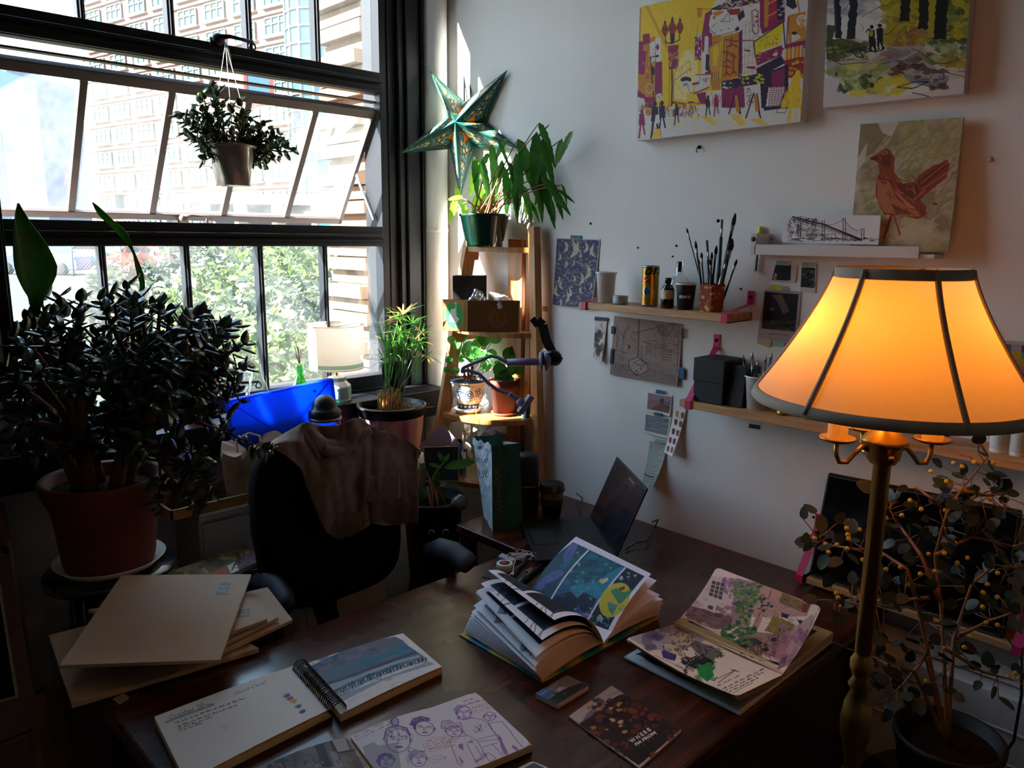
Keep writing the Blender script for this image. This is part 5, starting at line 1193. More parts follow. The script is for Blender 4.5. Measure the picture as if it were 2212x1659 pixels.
    P([(1740,-260),(1980,-300),(1980,130),(1760,180)],WH);P([(1760,0),(1850,-20),(1880,80),(1830,110),(1750,60)],DK);L([(1870,-60),(1910,140)],16,OC);P([(1780,180),(1980,130),(1980,500),(1780,520)],OC);A.ell((1940,240),70,70,WH);A.scrib((1890,190,1980,300),14,60,9,[OC],.9,.5,.7);P([(1800,200),(1870,180),(1880,380),(1800,440)],'#d0891c')
    P([(1815,400),(1860,370),(1900,400),(1930,440),(1820,490)],WH);A.ell((1850,385),34,20,DK);L([(1780,200),(1760,520),(1980,470)],16,PU);P([(1740,520),(1980,470),(1980,560),(1740,600)],PU)
    P([(1380,490),(1720,255),(1700,500),(1380,640)],'#e8cf10');L([(1380,490),(1720,255),(1745,560),(1400,660),(1380,490)],14,DK);A.scrib((1420,400,1650,540),40,26,6,[OC,DK],.7,.3,1.2)
    P([(1390,640),(1700,520),(1720,560),(1700,640),(1420,760)],PU);A.blobs((1420,580,1680,720),9,30,[WH,OC],.9)
    P([(1410,790),(1700,640),(1740,730),(1560,830),(1500,900),(1420,870)],DK);P([(1740,570),(1960,520),(1960,650),(1720,700)],OC)
    for k in range(5): L([(1745+45*k,565-8*k),(1740+45*k,690-8*k)],16,YE if k%2 else WH,.9)
    P([(1720,700),(1960,650),(1960,900),(1780,900)],RD);A.blobs((1780,680,1950,900),16,36,[YE,OC],.9);P([(1450,870),(1780,740),(1780,1240),(1470,1250)],DK);P([(1580,840),(1740,780),(1730,1000),(1590,1010)],PU);P([(1550,1010),(1740,1000),(1680,1220),(1520,1230)],WH)
    for k in range(9): L([(1550,1020+25*k),(1740,1005+25*k)],7,PU,.95)
    for k in range(6): L([(1590+30*k,1010),(1550+30*k,1230)],7,PU,.9)
    P([(1500,1240),(1790,1230),(1770,1280),(1495,1290)],DK)
    # shop fronts
    P([(880,930),(1000,900),(1000,1040),(900,1040)],OC);P([(1010,940),(1480,840),(1480,960),(1010,1040)],DK);A.blobs((1220,860,1490,970),22,26,[YE,'#b8c020'],1);A.blobs((1010,950,1220,1020),9,26,[WH,PU],.9)
    P([(1010,1030),(1270,1000),(1280,1240),(1010,1250)],PU);A.scrib((1020,1050,1260,1220),40,120,6,[DK,'#a8184e'],.7,1.6,.1);P([(1280,1000),(1400,990),(1390,1210),(1280,1230)],WH);A.scrib((1290,1020,1370,1200),26,26,8,[PU],.95,.2,1.3)
    P([(720,870),(880,860),(870,980),(700,990)],WH);L([(715,865),(885,860)],11,RD);A.scrib((740,890,860,950),14,28,7,[PU],.9,1.4,.8);P([(690,1010),(830,950),(870,1010),(720,1080)],WH);L([(690,1080),(860,1010)],16,PU);L([(680,970),(740,960)],26,PU);L([(900,850),(890,930)],8,DK)
    for k in range(4): L([(905+24*k,830),(900+24*k,920)],6,DK)
    P([(720,1080),(830,1060),(830,1200),(760,1200)],PU);P([(830,1060),(1010,1040),(1010,1240),(840,1200)],WH);A.scrib((840,1060,1000,1200),30,70,7,[PU,OC],.8,1.55,.2)
    # ground and crowd
    P([(330,1230),(1010,1240),(1500,1280),(1900,1230),(1920,1405),(30,1620),(30,1300)],WH)
    A.scrib((330,1200,760,1330),150,46,8,[PU,RD,DK,OC,YE],.85,1.55,.25);A.scrib((380,1330,1300,1500),90,60,6,[YE,'#efd860'],.9,.1,.5);A.scrib((60,1180,300,1320),70,40,7,[PU,YE,DK],.8,1.5,.6)
    for x in range(450,760,26): A.ell((x,1190+8*math.sin(x)),11,15,[PU,DK,RD,OC][x//26%4])
    for x,y,s_,cc in ((850,1120,1,DK),(948,1110,1,PU),(240,1200,1.7,DK),(322,1190,1.4,DK),(90,1290,1.3,PU),(490,1210,1,DK)):
        A.ell((x,y),15*s_,20*s_,cc);P([(x-22*s_,y+20*s_),(x+22*s_,y+20*s_),(x+28*s_,y+120*s_),(x-26*s_,y+120*s_)],cc,1,1);L([(x-10*s_,y+110*s_),(x-24*s_,y+230*s_)],16*s_,cc if cc!=PU else RD);L([(x+10*s_,y+110*s_),(x+26*s_,y+200*s_)],14*s_,cc)
    P([(245,1330),(290,1320),(300,1410),(240,1440)],WH);P([(240,1500),(300,1480),(310,1580),(200,1600)],YE);L([(190,1600),(205,1480),(300,1480),(315,1600)],6,PU);P([(130,1250),(200,1260),(190,1340),(140,1330)],OC)
    for a,b,c in (((1160,1090),(1095,1310),(1220,1310)),((1380,1080),(1290,1360),(1460,1360))): L([b,a,c],18,DK);P([(a[0],a[1]+10),(a[0]+40,a[1]+10),(a[0]+70,a[1]+200),(a[0]+20,a[1]+210)],OC);L([(a[0]+40,a[1]),(a[0]+70,a[1]+220)],12,DK)
    P([(1090,1320),(1220,1320),(1290,1440),(1220,1450)],YE,.9);P([(1330,1380),(1460,1360),(1550,1440),(1460,1440)],YE,.9);P([(760,1340),(860,1340),(980,1440),(880,1430)],YE,.9)
    P([(1830,880),(1900,820),(1930,900),(1910,960),(1940,1240),(1920,1405),(1760,1410),(1790,1230),(1690,1260),(1700,1180),(1800,990)],YE,1);P([(1820,1260),(1920,1240),(1910,1400),(1800,1400)],WH);L([(1850,1400),(1860,1290),(1880,1400)],8,YE);A.scrib((1720,1000,1920,1230),40,80,6,['#f2dc50',OC],.7,1.5,.4);L([(1640,1300),(1740,1300),(1770,1250),(1660,1250),(1640,1300)],7,DK)
    L([(60,80),(20,1625)],6,WH)
canvas((1382,16),(1374,304),(1729,263),.035,'large yellow and magenta street scene canvas high on the side wall',400,330,(1370,0,5.351),draw_street)
def draw_forest(A):
    P=A.poly;L=A.line;G,DG,YL,BR_,K,LV='#7d8a3c','#3c4a22','#a89a20','#5d3a2c','#141218','#8a8296'
    A.noise(.05,60,4);A.blobs((110,-100,900,220),40,110,['#9a92a4','#b8b0bc','#8a90a8'],.5);P([(100,700),(500,520),(880,640),(1300,560),(2060,560),(2060,1080),(1500,1100),(1100,1100),(700,1250),(120,1000)],'#b8a8a0',.7)
    P([(800,-60),(1360,-120),(2080,-260),(2070,560),(1400,600),(900,640),(860,560),(900,380),(960,200),(870,160)],YL);A.blobs((850,-60,1400,400),40,90,['#a8a030','#7a7418','#c0b030','#8a6a20'],.7);A.blobs((1700,0,2060,520),60,90,[G,'#5a6a24','#a8a830',DG],.8);A.blobs((900,420,1500,640),30,90,['#8a5a2c','#b08a30','#9a6a48'],.7)
    P([(90,560),(300,520),(620,600),(660,680),(100,800)],DG);A.blobs((100,560,640,860),40,80,[G,DG,'#5a5a24'],.8)
    P([(90,860),(450,800),(700,820),(960,640),(1400,620),(1560,900),(1760,1100),(1700,1200),(1100,1120),(980,1040),(120,1040)],'#a89a98')
    A.blobs((880,660,1500,860),22,110,['#6a4a44','#8a6a60','#7a808a'],.8,.4);A.blobs((1000,900,1760,1180),26,120,['#5d3a28','#6a4436','#7a808e'],.85,.45);A.blobs((120,880,950,1240),60,100,['#8a9a4a','#a8a858','#c8c070',G],.7);A.blobs((700,1060,1200,1300),24,100,['#d8c020','#c8b840'],.7);A.blobs((450,1230,620,1320),8,70,['#d8c840'],.7)
    A.blobs((1460,520,2050,860),60,90,['#8a9a6a','#b0b080',G,DG],.8);A.blobs((1700,800,2050,940),14,100,[YL,'#8a7a2c'],.7)
    for x0,x1,y0,y1,dx in ((200,280,-60,520,30),(420,530,-60,530,-40),(1120,1250,-80,300,-25),(1370,1500,-80,400,-20),(1600,1770,-100,540,-50),(2070,2130,-200,540,0)): P([(x0,y0),(x1,y0),(x1+dx,y1),(x0+dx,y1)],K,1,2)
    P([(200,-60),(215,-60),(240,500),(215,520)],'#4a3048');P([(110,340),(200,360),(190,640),(105,640)],DG,1,3)
    for x,y in ((715,370),(825,350)):
        A.ell((x,y),26,30,K);P([(x-40,y+40),(x+45,y+35),(x+50,y+170),(x-35,y+180)],K,1,2);P([(x-36,y+160),(x+48,y+160),(x+60,y+330),(x+30,y+330),(x+5,y+220),(x-5,y+330),(x-35,y+330)],K,1,2)
    P([(685,425),(735,425),(730,495),(682,500)],'#a89a10');L([(640,440),(670,395),(700,420)],18,K);L([(790,345),(855,345)],14,K);L([(850,390),(885,420),(850,460)],9,K)
    L([(560,690),(700,700),(860,690)],16,K);L([(410,690),(620,640),(780,720)],12,K);L([(420,680),(520,780),(600,780),(560,700)],14,K)
    for pts in ([(1260,660),(1400,720),(1560,870),(1760,860),(2040,760)],[(1070,1190),(1300,1110),(1500,1110),(1300,1200),(1070,1190)],[(1270,1265),(1400,1290),(1540,1330)],[(1380,1090),(1500,1080),(1560,990),(1700,1000),(1690,1080),(1560,1080)],[(1740,990),(2040,1060)],[(1900,970),(2040,970)],[(880,470),(960,460),(1020,380),(1080,330)],[(1080,460),(1180,360),(1180,460),(1290,410),(1360,360)],[(580,230),(830,90)],[(330,150),(430,20)],[(90,850),(480,800)],[(90,690),(400,650)],[(110,780),(300,880),(640,850)],[(1060,900),(1170,890),(1130,950),(1060,900)],[(700,990),(730,1190),(660,1250)],[(850,870),(980,850)],[(1220,870),(1420,890)]): L(pts,9,K)
    A.blobs((230,1000,860,1230),14,50,[DG,'#2a3018'],.85,1.2);A.scrib((900,560,2050,1080),60,80,5,[K],.7,.2,1);A.scrib((110,540,640,800),50,50,5,[K],.7,.6,1);A.scrib((560,330,600,440),8,30,5,[K],.6,1.5,1)
    P([(60,1060),(300,1060),(240,1250),(460,1320),(720,1290),(1100,1320),(1700,1200),(1760,1090),(1960,1060),(1960,1280),(50,1480)],'#d0c4c4',1)
    A.blobs((240,1040,700,1220),14,60,[DG,'#6a7a3a','#9aa860'],.8,.9);A.blobs((700,1090,1160,1290),18,90,['#d8c020','#c8b840','#b8b860'],.6);A.blobs((1500,1120,1760,1200),5,70,['#5d3a28'],.9);L([(1270,1265),(1400,1290),(1540,1330)],12,K);L([(1060,1190),(1300,1110),(1480,1120),(1260,1210),(1060,1190)],12,K)
canvas((1788,0),(1778,233),(2081,202),.035,'dark woodland path canvas with two small walkers at the top right of the side wall',330,300,(1770,0,6.32),draw_forest)
def draw_bird(A):
    P=A.poly;L=A.line;A.noise(.1,40,5,['#8a7a5c','#a8967a','#b8a88c','#8f8a58']);A.scrib((1290,660,1880,1380),170,160,14,['#b0a084','#8a7c60','#a09a70','#c0b090','#938c50'],.5,-.75,.35)
    P([(1300,690),(1500,680),(1380,850),(1290,880)],'#7a6848',.7);P([(1400,680),(1520,670),(1480,760),(1430,740)],'#cfc4b8',.8);P([(1290,880),(1345,790),(1330,900),(1280,960)],'#cfc4b8',.8);P([(1260,950),(1300,1050),(1250,1100)],'#cfc4b8',.7);A.blobs((1280,1220,1760,1370),12,110,['#b8a884','#c2b492'],.6);A.scrib((1500,680,1860,900),60,140,12,['#8d8a4a','#a8a060'],.45,-.6,.3)
    B='#8a3c22';D_='#5e2414';Lt='#b8704c'
    P([(1360,880),(1410,850),(1450,820),(1490,860),(1495,960),(1540,1020),(1600,1010),(1660,950),(1790,885),(1800,930),(1780,990),(1690,1060),(1640,1110),(1670,1150),(1675,1190),(1620,1215),(1540,1200),(1440,1190),(1400,1130),(1390,1040),(1410,960),(1405,910)],B,1,1.5)
    P([(1400,1000),(1460,1000),(1500,1100),(1640,1200),(1560,1205),(1440,1180),(1400,1120)],Lt,.8);P([(1360,880),(1400,870),(1410,890),(1370,890)],D_);P([(1430,830),(1480,870),(1470,930),(1420,920)],D_,.7);P([(1500,1020),(1620,1020),(1640,1100),(1570,1110)],D_,.6);P([(1620,1010),(1770,900),(1780,930),(1640,1050)],D_,.6);L([(1640,1020),(1790,900)],5,Lt);L([(1650,1050),(1800,950)],5,Lt);P([(1480,1130),(1600,1190),(1500,1190)],D_,.7);P([(1480,1050),(1600,1150),(1640,1200),(1560,1140)],'#cf8c66',.7)
    A.scrib((1400,960,1650,1190),40,60,7,[D_,Lt,B],.6,.9,.6);L([(1480,1190),(1435,1320)],13,B);L([(1490,1190),(1525,1300)],11,'#9a5030');L([(1440,1310),(1460,1270)],7,B);L([(1710,1130),(1725,1135)],14,B);L([(1600,1110),(1660,1060)],8,Lt);A.ring((1440,850),14,8,5,Lt)
q=[W(1857,268,.022),W(2081,253,.022),W(2048,546,.045),W(1838,538,.045)]
q[0]=W(1859,268,.022);q[3]=W(1836,538,.048)
bd_=thing('bird_painting',(-.03,(q[0].y+q[1].y)/2,q[3].z),'loose rust brown bird painting on a beige board leaning on the white picture ledge','painting')
m_=MB();m_.slab([p+V(.0008,0,0) for p in q],V(.008,0,0));part('board',m_,M['cream'],bd_,bevel=.001)
A=Art(230,300,'#a8967a',[proj(p) for p in q],(1350,0,2.566));draw_bird(A);A.mesh('painting',bil(*q),bd_)
# white picture ledge
lg=thing('picture_ledge',(-.03,-1.55,1.575),'white picture ledge holding the bird painting and the bridge drawing','shelf')
y0,y1=W(1658,520).y,W(2040,548).y+.0
m_=MB();m_.box(-.06,-.0015,y1,y0,1.566,1.576);m_.box(-.066,-.060,y1+.03,y0,1.566,1.592);part('ledge',m_,M['white'],lg,bevel=.0015)
m_=MB();m_.box(-.066,-.0015,y0-.006,y0+.012,1.566,1.62);part('end_plate',m_,M['white'],lg,bevel=.002);m_=MB();m_.lathe((-.0665,y0+.003,1.605),[(0,0),(.006,0),(.006,.001),(0,.001)],14,axis=(-1,0,0));part('screw',m_,M['ink'],lg)
# bridge drawing
q=[W(1691,465,.052),W(1903,465,.052),W(1897,529,.057),W(1689,523,.057)]
br=thing('bridge_drawing',(-.055,(q[0].y+q[1].y)/2,q[2].z),'long white card with an ink drawing of a suspension bridge on the white ledge','drawing')
m_=MB();m_.slab([p+V(.0006,0,0) for p in q],V(.003,0,0));part('card',m_,M['paper'],br)
A=Art(330,105,'#dcd8dc',[proj(p) for p in q],(1350,0,2.566));K='#1c1a20';L=A.line
L([(930,1203),(1100,1245),(1310,1328)],9,K);L([(930,1212),(1100,1256),(1310,1334)],4,K)
for x in range(960,1300,14): L([(x,1208+(x-930)*.31),(x+8,1220+(x-930)*.33)],3,K)
for x,t,b in ((965,1200,1300),(1098,1222,1330),(1213,1210,1335),(1316,1268,1330)): L([(x-5,t),(x-6,b)],4,K);L([(x+7,t),(x+8,b)],4,K);L([(x-6,(t+b)/2),(x+8,(t+b)/2)],3,K)
for a,c,b in (((1098,1240),(1150,1262),(1213,1212)),((1213,1212),(1262,1300),(1316,1270)),((965,1202),(1030,1210),(1098,1235))): L([(a[0]*(1-t)**2+2*t*(1-t)*c[0]+b[0]*t*t,a[1]*(1-t)**2+2*t*(1-t)*c[1]+b[1]*t*t) for t in [i/10 for i in range(11)]],2.5,K)
for x in range(1225,1310,8): L([(x,1240+(x-1213)*.5),(x,1300)],1.6,K,.7)
A.scrib((900,1210,1060,1310),190,22,3,[K],.8,.9,1.2);A.scrib((895,1318,1390,1335),120,30,2.5,[K],.8,.02,.1);L([(1085,1300),(1165,1298),(1168,1325),(1085,1325)],3,K);A.scrib((1085,1302,1165,1322),30,8,2.5,[K],.8,1.5,.2);A.scrib((990,1270,1090,1320),50,30,2.5,[K],.6,.3,.9)
A.mesh('drawing',bil(*q),br)
# ---------------------------------------------------------------- papers
def sheet(name,label,cat,quad,d,w,h,bg,draw,crop=(0,0,1),curl=0,group=None,thick=.0006):
    q=[W(px,py,d) for px,py in quad]
    A=Art(w,h,bg,[tuple(p) for p in quad],crop);draw(A);b=bil(*q)
    def S(u,v):
        P=b(u,v);P[:,0]-=curl*(v**2)*(.4+.6*u);P[:,0]-=.001;return P
    o=A.mesh(name,S,solid=thick);return tag(o,label,cat,group)
def tape(quad,d,mt,label,group='pieces of tape on the side wall'):
    q=[W(px,py,d) for px,py in quad];return solo('tape',MB().slab(q,V(-.0006,0,0)),M[mt],label,'tape',group)
def d_sail(A):
    N1,W1,B1='#1c2a58','#b4a898','#8a7468'
    P=A.poly;P([(97,232),(475,245),(420,850),(68,825)],N1)
    A.scrib((80,240,470,830),330,30,4,[B1,'#9a8a80','#c0b4a4'],.75,.1,1.4)
    for x,y,s_,fl in ((165,250,1.1,1),(230,235,1.7,1),(300,240,1.2,-1),(345,250,1.1,1),(430,270,1.3,-1),(115,350,.8,1),(240,420,.6,1),(360,450,1.5,1),(310,530,1.2,1),(170,420,.8,1),(110,560,.7,1),(150,600,.9,-1),(210,660,1,1),(110,640,1.1,-1),(190,700,1,1),(330,650,.8,-1),(130,760,.8,1),(250,560,.6,1),(400,620,.7,1),(300,350,.6,1)):
        P([(x,y),(x+28*s_*fl,y+40*s_),(x+30*s_*fl,y+80*s_),(x-15*s_*fl,y+110*s_),(x+8*s_*fl,y+60*s_)],W1,1,1);A.line([(x,y),(x+8*s_*fl,y+60*s_),(x-15*s_*fl,y+112*s_)],3,'#2a2030')
    A.scrib((80,240,470,830),120,40,3,['#2a2030'],.5,.1,.8)
    for k in range(16):
        x,y=A.rs.uniform(90,400),A.rs.uniform(400,800);A.ring((x,y),30,14,3,B1,.8,0,0,3)
sheet('sailboat_print','navy and cream print crowded with sailing boats taped left of the upper shelf','print',[(1203,514),(1297,517),(1283,669),(1196,657)],.001,150,215,'#c4bcb8',d_sail,(1180,460,4.148),curl=.012)
tape([(1233,508),(1256,509),(1255,517),(1232,515)],.0032,'tape_blue','teal tape strip at the top of the sailboat print')
def d_street(A):
    A.noise(.1,50,6);K='#3a2a2c';L=A.line;P=A.poly
    P([(600,1330),(900,1380),(1190,1460),(1180,1540),(900,1490),(620,1430)],'#6a5a60',.45);P([(750,1320),(830,1290),(915,1350),(925,1400),(850,1450),(800,1440),(750,1380)],'#a08a80');L([(750,1320),(830,1290),(915,1350),(925,1410),(850,1450),(800,1440),(750,1380),(750,1320)],7,K);L([(790,1340),(850,1310),(900,1350),(860,1370),(790,1340)],5,K);A.ring((820,1430),15,22,7,K);A.ell((858,1390),9,9,'#7a3a38')
    for x,y,w_,h_ in ((905,1185,60,90),(985,1200,45,95),(1055,1225,75,100)):
        P([(x,y),(x+w_,y+12),(x+w_-8,y+h_),(x-4,y+h_-8)],'#4a3434',.8)
        for k in range(1,4): L([(x+w_*k/4,y+6),(x+w_*k/4-4,y+h_)],4,'#b09890');L([(x,y+h_*k/4),(x+w_,y+h_*k/4+8)],4,'#b09890')
    for k in range(26): L([(870+12*k,1290+5*k),(866+12*k,1360+6*k)],3,K,.6)
    L([(835,940),(830,1290)],14,'#5a4240');L([(790,1075),(1150,990)],6,K);P([(1010,1000),(1080,1000),(1110,1080),(1070,1120),(1060,1300),(1030,1300),(1040,1120),(1000,1060)],'#7a6058',.8)
    for pts in ([(940,960),(1020,1040),(1060,1110)],[(1160,1000),(1120,1060),(1080,1120)],[(1050,990),(1060,1100)],[(700,1060),(690,1280)],[(740,1010),(700,1120)],[(650,1040),(700,1120)],[(640,1000),(640,1200)],[(870,1150),(1200,1260)],[(860,1185),(860,1310)],[(610,1220),(750,1260)],[(1190,1010),(1180,1430)]): L(pts,6,K,.8)
    A.scrib((610,1000,820,1300),130,40,3.5,[K],.5,1.2,.8);A.scrib((620,1330,1180,1530),120,60,3,[K],.45,.25,.5);A.scrib((880,1120,1200,1220),60,40,4,[K],.6,.3,.6);A.scrib((950,970,1180,1100),60,50,3.5,[K],.5,.8,1)
    P([(740,1180),(760,1185),(758,1220),(738,1215)],K)
sheet('street_drawing','sepia ink drawing of shops, tree and parked car taped below the upper shelf','drawing',[(1327,682),(1476,700),(1467,834),(1319,808)],.001,230,190,'#8f7a72',d_street,(1180,460,4.148),curl=.008)
for qd,mt,lb in (([(1321,704),(1327,705),(1326,722),(1320,721)],'tape_dark','navy tape at the upper left edge of the sepia street drawing'),([(1320,753),(1325,754),(1323,786),(1317,785)],'tape_dark','navy tape at the lower left edge of the sepia street drawing'),([(1472,708),(1479,711),(1478,732),(1471,730)],'tape_dark','navy tape at the upper right edge of the sepia street drawing'),([(1468,792),(1478,795),(1477,820),(1466,817)],'tape_blue','teal tape at the lower right edge of the sepia street drawing')): tape(qd,.006,mt,lb)
def d_strip(A): A.blobs((430,1060,510,1260),20,26,['#2a2a30','#5a5458','#8a8480'],.8,1.6);A.scrib((430,980,520,1280),30,60,5,['#2a2a30'],.7,1.5,.3)
sheet('paper_strip','narrow torn paper strip with black brush marks hanging beside the sepia street drawing','paper',[(1286,690),(1312,692),(1304,786),(1284,770)],.002,40,120,'#c8c0b8',d_strip,(1180,460,4.148),curl=.014)
tape([(1285,684),(1313,686),(1312,694),(1284,692)],.004,'tape_dark','navy tape above the narrow torn paper strip')
def d_p1(A):
    A.poly([(210,200),(565,265),(530,500),(200,435)],'#8d7884');A.poly([(205,300),(550,330),(530,500),(200,435)],'#8a4a44',.5);A.poly([(300,400),(440,370),(540,400),(530,500),(250,445)],'#5a2e2c',.6);A.ell((420,325),30,45,'#3a4440');A.scrib((450,300,540,390),20,40,8,['#5a5458'],.6,1.5,.2);A.line([(340,360),(540,420)],7,'#3a2824')
def d_p2(A):
    A.poly([(175,520),(530,590),(510,835),(165,755)],'#7a828c');A.noise(.2,14,8);A.scrib((175,540,520,820),40,120,14,['#5a6470','#98989c','#8a8a80','#4a5664'],.5,.2,.15)
    A.poly([(165,490),(570,580),(568,600),(165,515)],'#d4cfca');A.poly([(520,570),(570,585),(530,870),(505,850)],'#d4cfca');A.poly([(150,755),(520,840),(520,875),(150,790)],'#d4cfca')
g_='small watercolour cards in a column on the side wall'
sheet('watercolour_card','small pink sunset watercolour card, topmost of the taped column','card',[(1400,845),(1453,855),(1449,899),(1398,889)],.001,90,70,'#d8d3ce',d_p1,(1370,820,6.915),group=g_,curl=.004)
sheet('watercolour_card','small grey seascape watercolour card below the pink sunset card','card',[(1395,892),(1451,903),(1445,947),(1392,934)],.002,90,70,'#d8d3ce',d_p2,(1370,820,6.915),group=g_,curl=.006)
tape([(1418,841),(1437,845),(1436,852),(1416,849)],.004,'tape_blue','teal tape on the pink sunset card');tape([(1413,890),(1431,893),(1429,900),(1413,897)],.006,'tape_blue','teal tape on the grey seascape card')
def d_sw(A):
    cc=['#b89058','#8a4a20','#8f3a26','#8f4038','#5e2420','#96402c','#8f3820','#6a2a26','#8a5230','#9a5838']
    pos=[(648,510),(727,533),(633,628),(707,660),(605,763),(674,786),(570,892),(640,908),(551,1015),(626,1026)]
    for (x,y),c_ in zip(pos,cc): A.poly([(x-24,y-38),(x+18,y-46),(x+26,y-10),(x+20,y+40),(x-14,y+46),(x-26,y+14)],c_,1,.5)
    A.line([(660,540),(745,665)],7,'#8a6a40')
sheet('swatch_strip','long white strip with ten rust brown paint swatches hanging from the lower shelf','paper',[(1459,876),(1483,882),(1464,982),(1440,975)],.003,60,200,'#e0dcdc',d_sw,(1370,820,6.915),curl=.03)
def d_note(A):
    for k in range(17):
        y=960+k*33;x0=245-4.5*k;col='#7a2a6a' if k in (2,3,4,10) else '#4a4a44';A.hand((x0,y),(.985,.17),5 if k%3 else 3,14,col,.8,3.4 if k!=10 else 5)
    A.line([(150,1400),(260,1440),(350,1450)],14,'#5a1a5a')
sheet('handwritten_list','long pale paper covered with handwritten notes curling off the side wall','note',[(1404,952),(1443,958),(1426,1046),(1393,1040)],.001,100,210,'#aebab0',d_note,(1370,820,6.915),curl=.035)
tape([(1415,948),(1438,952),(1437,958),(1414,956)],.006,'tape_mint','pale green tape above the handwritten list')
def d_ph(A): A.poly([(215,345),(335,350),(332,448),(208,440)],'#1a1b20');A.poly([(215,430),(230,395),(245,400),(235,445)],'#9a8a80')
def d_ph2(A): A.poly([(408,362),(495,365),(488,497),(400,490)],'#15151a');A.blobs((410,370,490,490),26,20,['#4a4848','#2a2a2e','#6a6664'],.7)
g_='small black and white photographs on the side wall'
sheet('instant_photo','small landscape photograph with a pale hand, left of its neighbour above the lamp shade','photo',[(1676,570),(1723,573),(1719,610),(1667,606)],.001,60,44,'#c8c2be',d_ph,(1600,460,3.072),group=g_)
sheet('instant_photo','small upright dark photograph beside the landscape one with a hand','photo',[(1732,567),(1765,569),(1762,633),(1729,629)],.001,50,80,'#c8c2be',d_ph2,(1600,460,3.072),group=g_)
tape([(1677,563),(1705,564),(1704,573),(1677,572)],.003,'tape_mint','pale green tape above the photograph with the hand');tape([(1734,566),(1764,568),(1764,576),(1733,575)],.003,'tape_mint','pale green tape above the upright dark photograph')
def d_poster(A):
    A.poly([(163,522),(385,538),(360,778),(140,760)],'#201c20');A.poly([(200,540),(270,540),(320,640),(280,660),(240,580)],'#7a6660',.7);A.ell((205,630),18,12,'#5a4a48');A.poly([(145,700),(280,700),(300,770),(140,760)],'#3a3030');A.scrib((150,700,350,770),30,60,6,['#6a5a54','#121014'],.6,.2,.4)
    A.text('WENDY ORVILLE',(180,803),(135,6),(-2,-135),'#3a3434',.9,norm=True,bold=.01);A.text('Spring | Recent Monotypes',(172,828),(145,12),(-2,-145),'#5a5450',.7,norm=True)
sheet('exhibition_poster','white poster with dark moonlit landscape and printed name left of the lamp shade','poster',[(1652,626),(1731,630),(1722,748),(1636,730)],.001,200,280,'#a89c98',d_poster,(1600,460,3.072))
tape([(1664,615),(1690,617),(1689,628),(1664,626)],.003,'tape_yel','yellow tape above the exhibition poster');tape([(1690,618),(1703,619),(1702,628),(1689,627)],.003,'tape_mint','pale tape beside the yellow strip above the poster')
tape([(1637,729),(1665,737),(1662,751),(1636,742)],.003,'tape_cream','beige masking tape at the lower left of the poster');tape([(1670,737),(1695,739),(1693,750),(1668,748)],.003,'tape_mint','pale tape at the bottom middle of the poster')
tape([(1619,915),(1643,919),(1641,928),(1617,924)],.001,'tape_dark','short black tape under the lower wooden shelf');tape([(2132,717),(2160,717),(2159,730),(2130,729)],.003,'tape_dark','black tape above the coloured grid chart')
# colour chart
def d_grid(A):
    cs=['#a89030','#8a8690','#7d6a66','#9a9098','#a8863c','#5a8a62','#3a3e5a','#a88a30','#8a5a58','#908678','#5a3a30','#b06a68','#4a6080','#b89030','#6a5a70','#7a8a50']
    for i in range(10):
        for j in range(11): A.poly([(i/10,.05+j/11.6),((i+1)/10,.05+j/11.6),((i+1)/10,.05+(j+1)/11.6),(i/10,.05+(j+1)/11.6)],cs[(i*7+j*5+i*j)%16])
q=[W(2080,728,.001),W(2300,745,.001),W(2290,925,.001),W(2075,890,.001)];A=Art(160,150,'#b0a8a8');d_grid(A)
tag(A.mesh('colour_chart',bil(*[p-V(.001,0,0) for p in q]),solid=.0005),'paper grid of many muted colour squares behind the right side of the lamp shade','chart')
# brown sticky square by the ladder
solo('brown_tag',MB().slab([W(1172,661,.001),W(1183,662,.001),W(1183,673,.001),W(1172,672,.001)],V(-.001,0,0)),M['kraft_box'],'tiny brown square stuck to the wall beside the ladder shelf','tag')
# highlighter taped to the wall
hl=thing('highlighter',W(1640,520,.006),'slim highlighter with yellow cap stuck upright to the wall left of the white ledge','pen')
m_=MB();m_.tube([W(1632,588,.006),W(1640,512,.006)],.0055,12);part('barrel',m_,M['clear'],hl);m_=MB();m_.tube([W(1633,585,.006),W(1640,514,.006)],.0028,8);part('ink_core',m_,mat('teal_ink','#1a3a44',.4),hl)
m_=MB();m_.tube([W(1640,512,.007),W(1643,489,.007)],[.0068,.0055],14);part('cap',m_,M['tape_yel'],hl,'yellow cap')
# screws, nails and plaster flecks in the wall
for px,py,r in ((1276,483,.004),(1378,535,.003),(1461,531,.0035),(1453,554,.003),(1551,477,.005),(1668,517,.002),(1757,1117,.004),(1600,624,.003)):
    m_=MB();c=W(px,py,0);m_.lathe(c,[(0,0),(r,0),(r*.8,.002),(0,.003)],10,axis=(-1,0,0));solo('nail_head',m_,M['iron'],'small dark nail head or hole in the side wall','nail','nail heads scattered over the side wall')
c=W(1511,318,0);m_=MB();m_.lathe(c,[(.005,0),(.005,.004),(.002,.006),(0,.006)],10,axis=(-1,0,0));m_.tube([c+V(-.006,0,0),c+V(-.014,0,-.004),c+V(-.014,0,-.014),c+V(-.006,0,-.012)],.0012,6);solo('wall_hook',m_,M['iron'],'small metal hook in the wall under the yellow street canvas','hook')
c=W(2138,345,0);m_=MB();m_.lathe(c,[(0,0),(.006,0),(.004,.005),(0,.006)],8,axis=(-1,0,0));solo('wall_plug',m_,M['white'],'white plug stub in the wall right of the bird painting','plug')
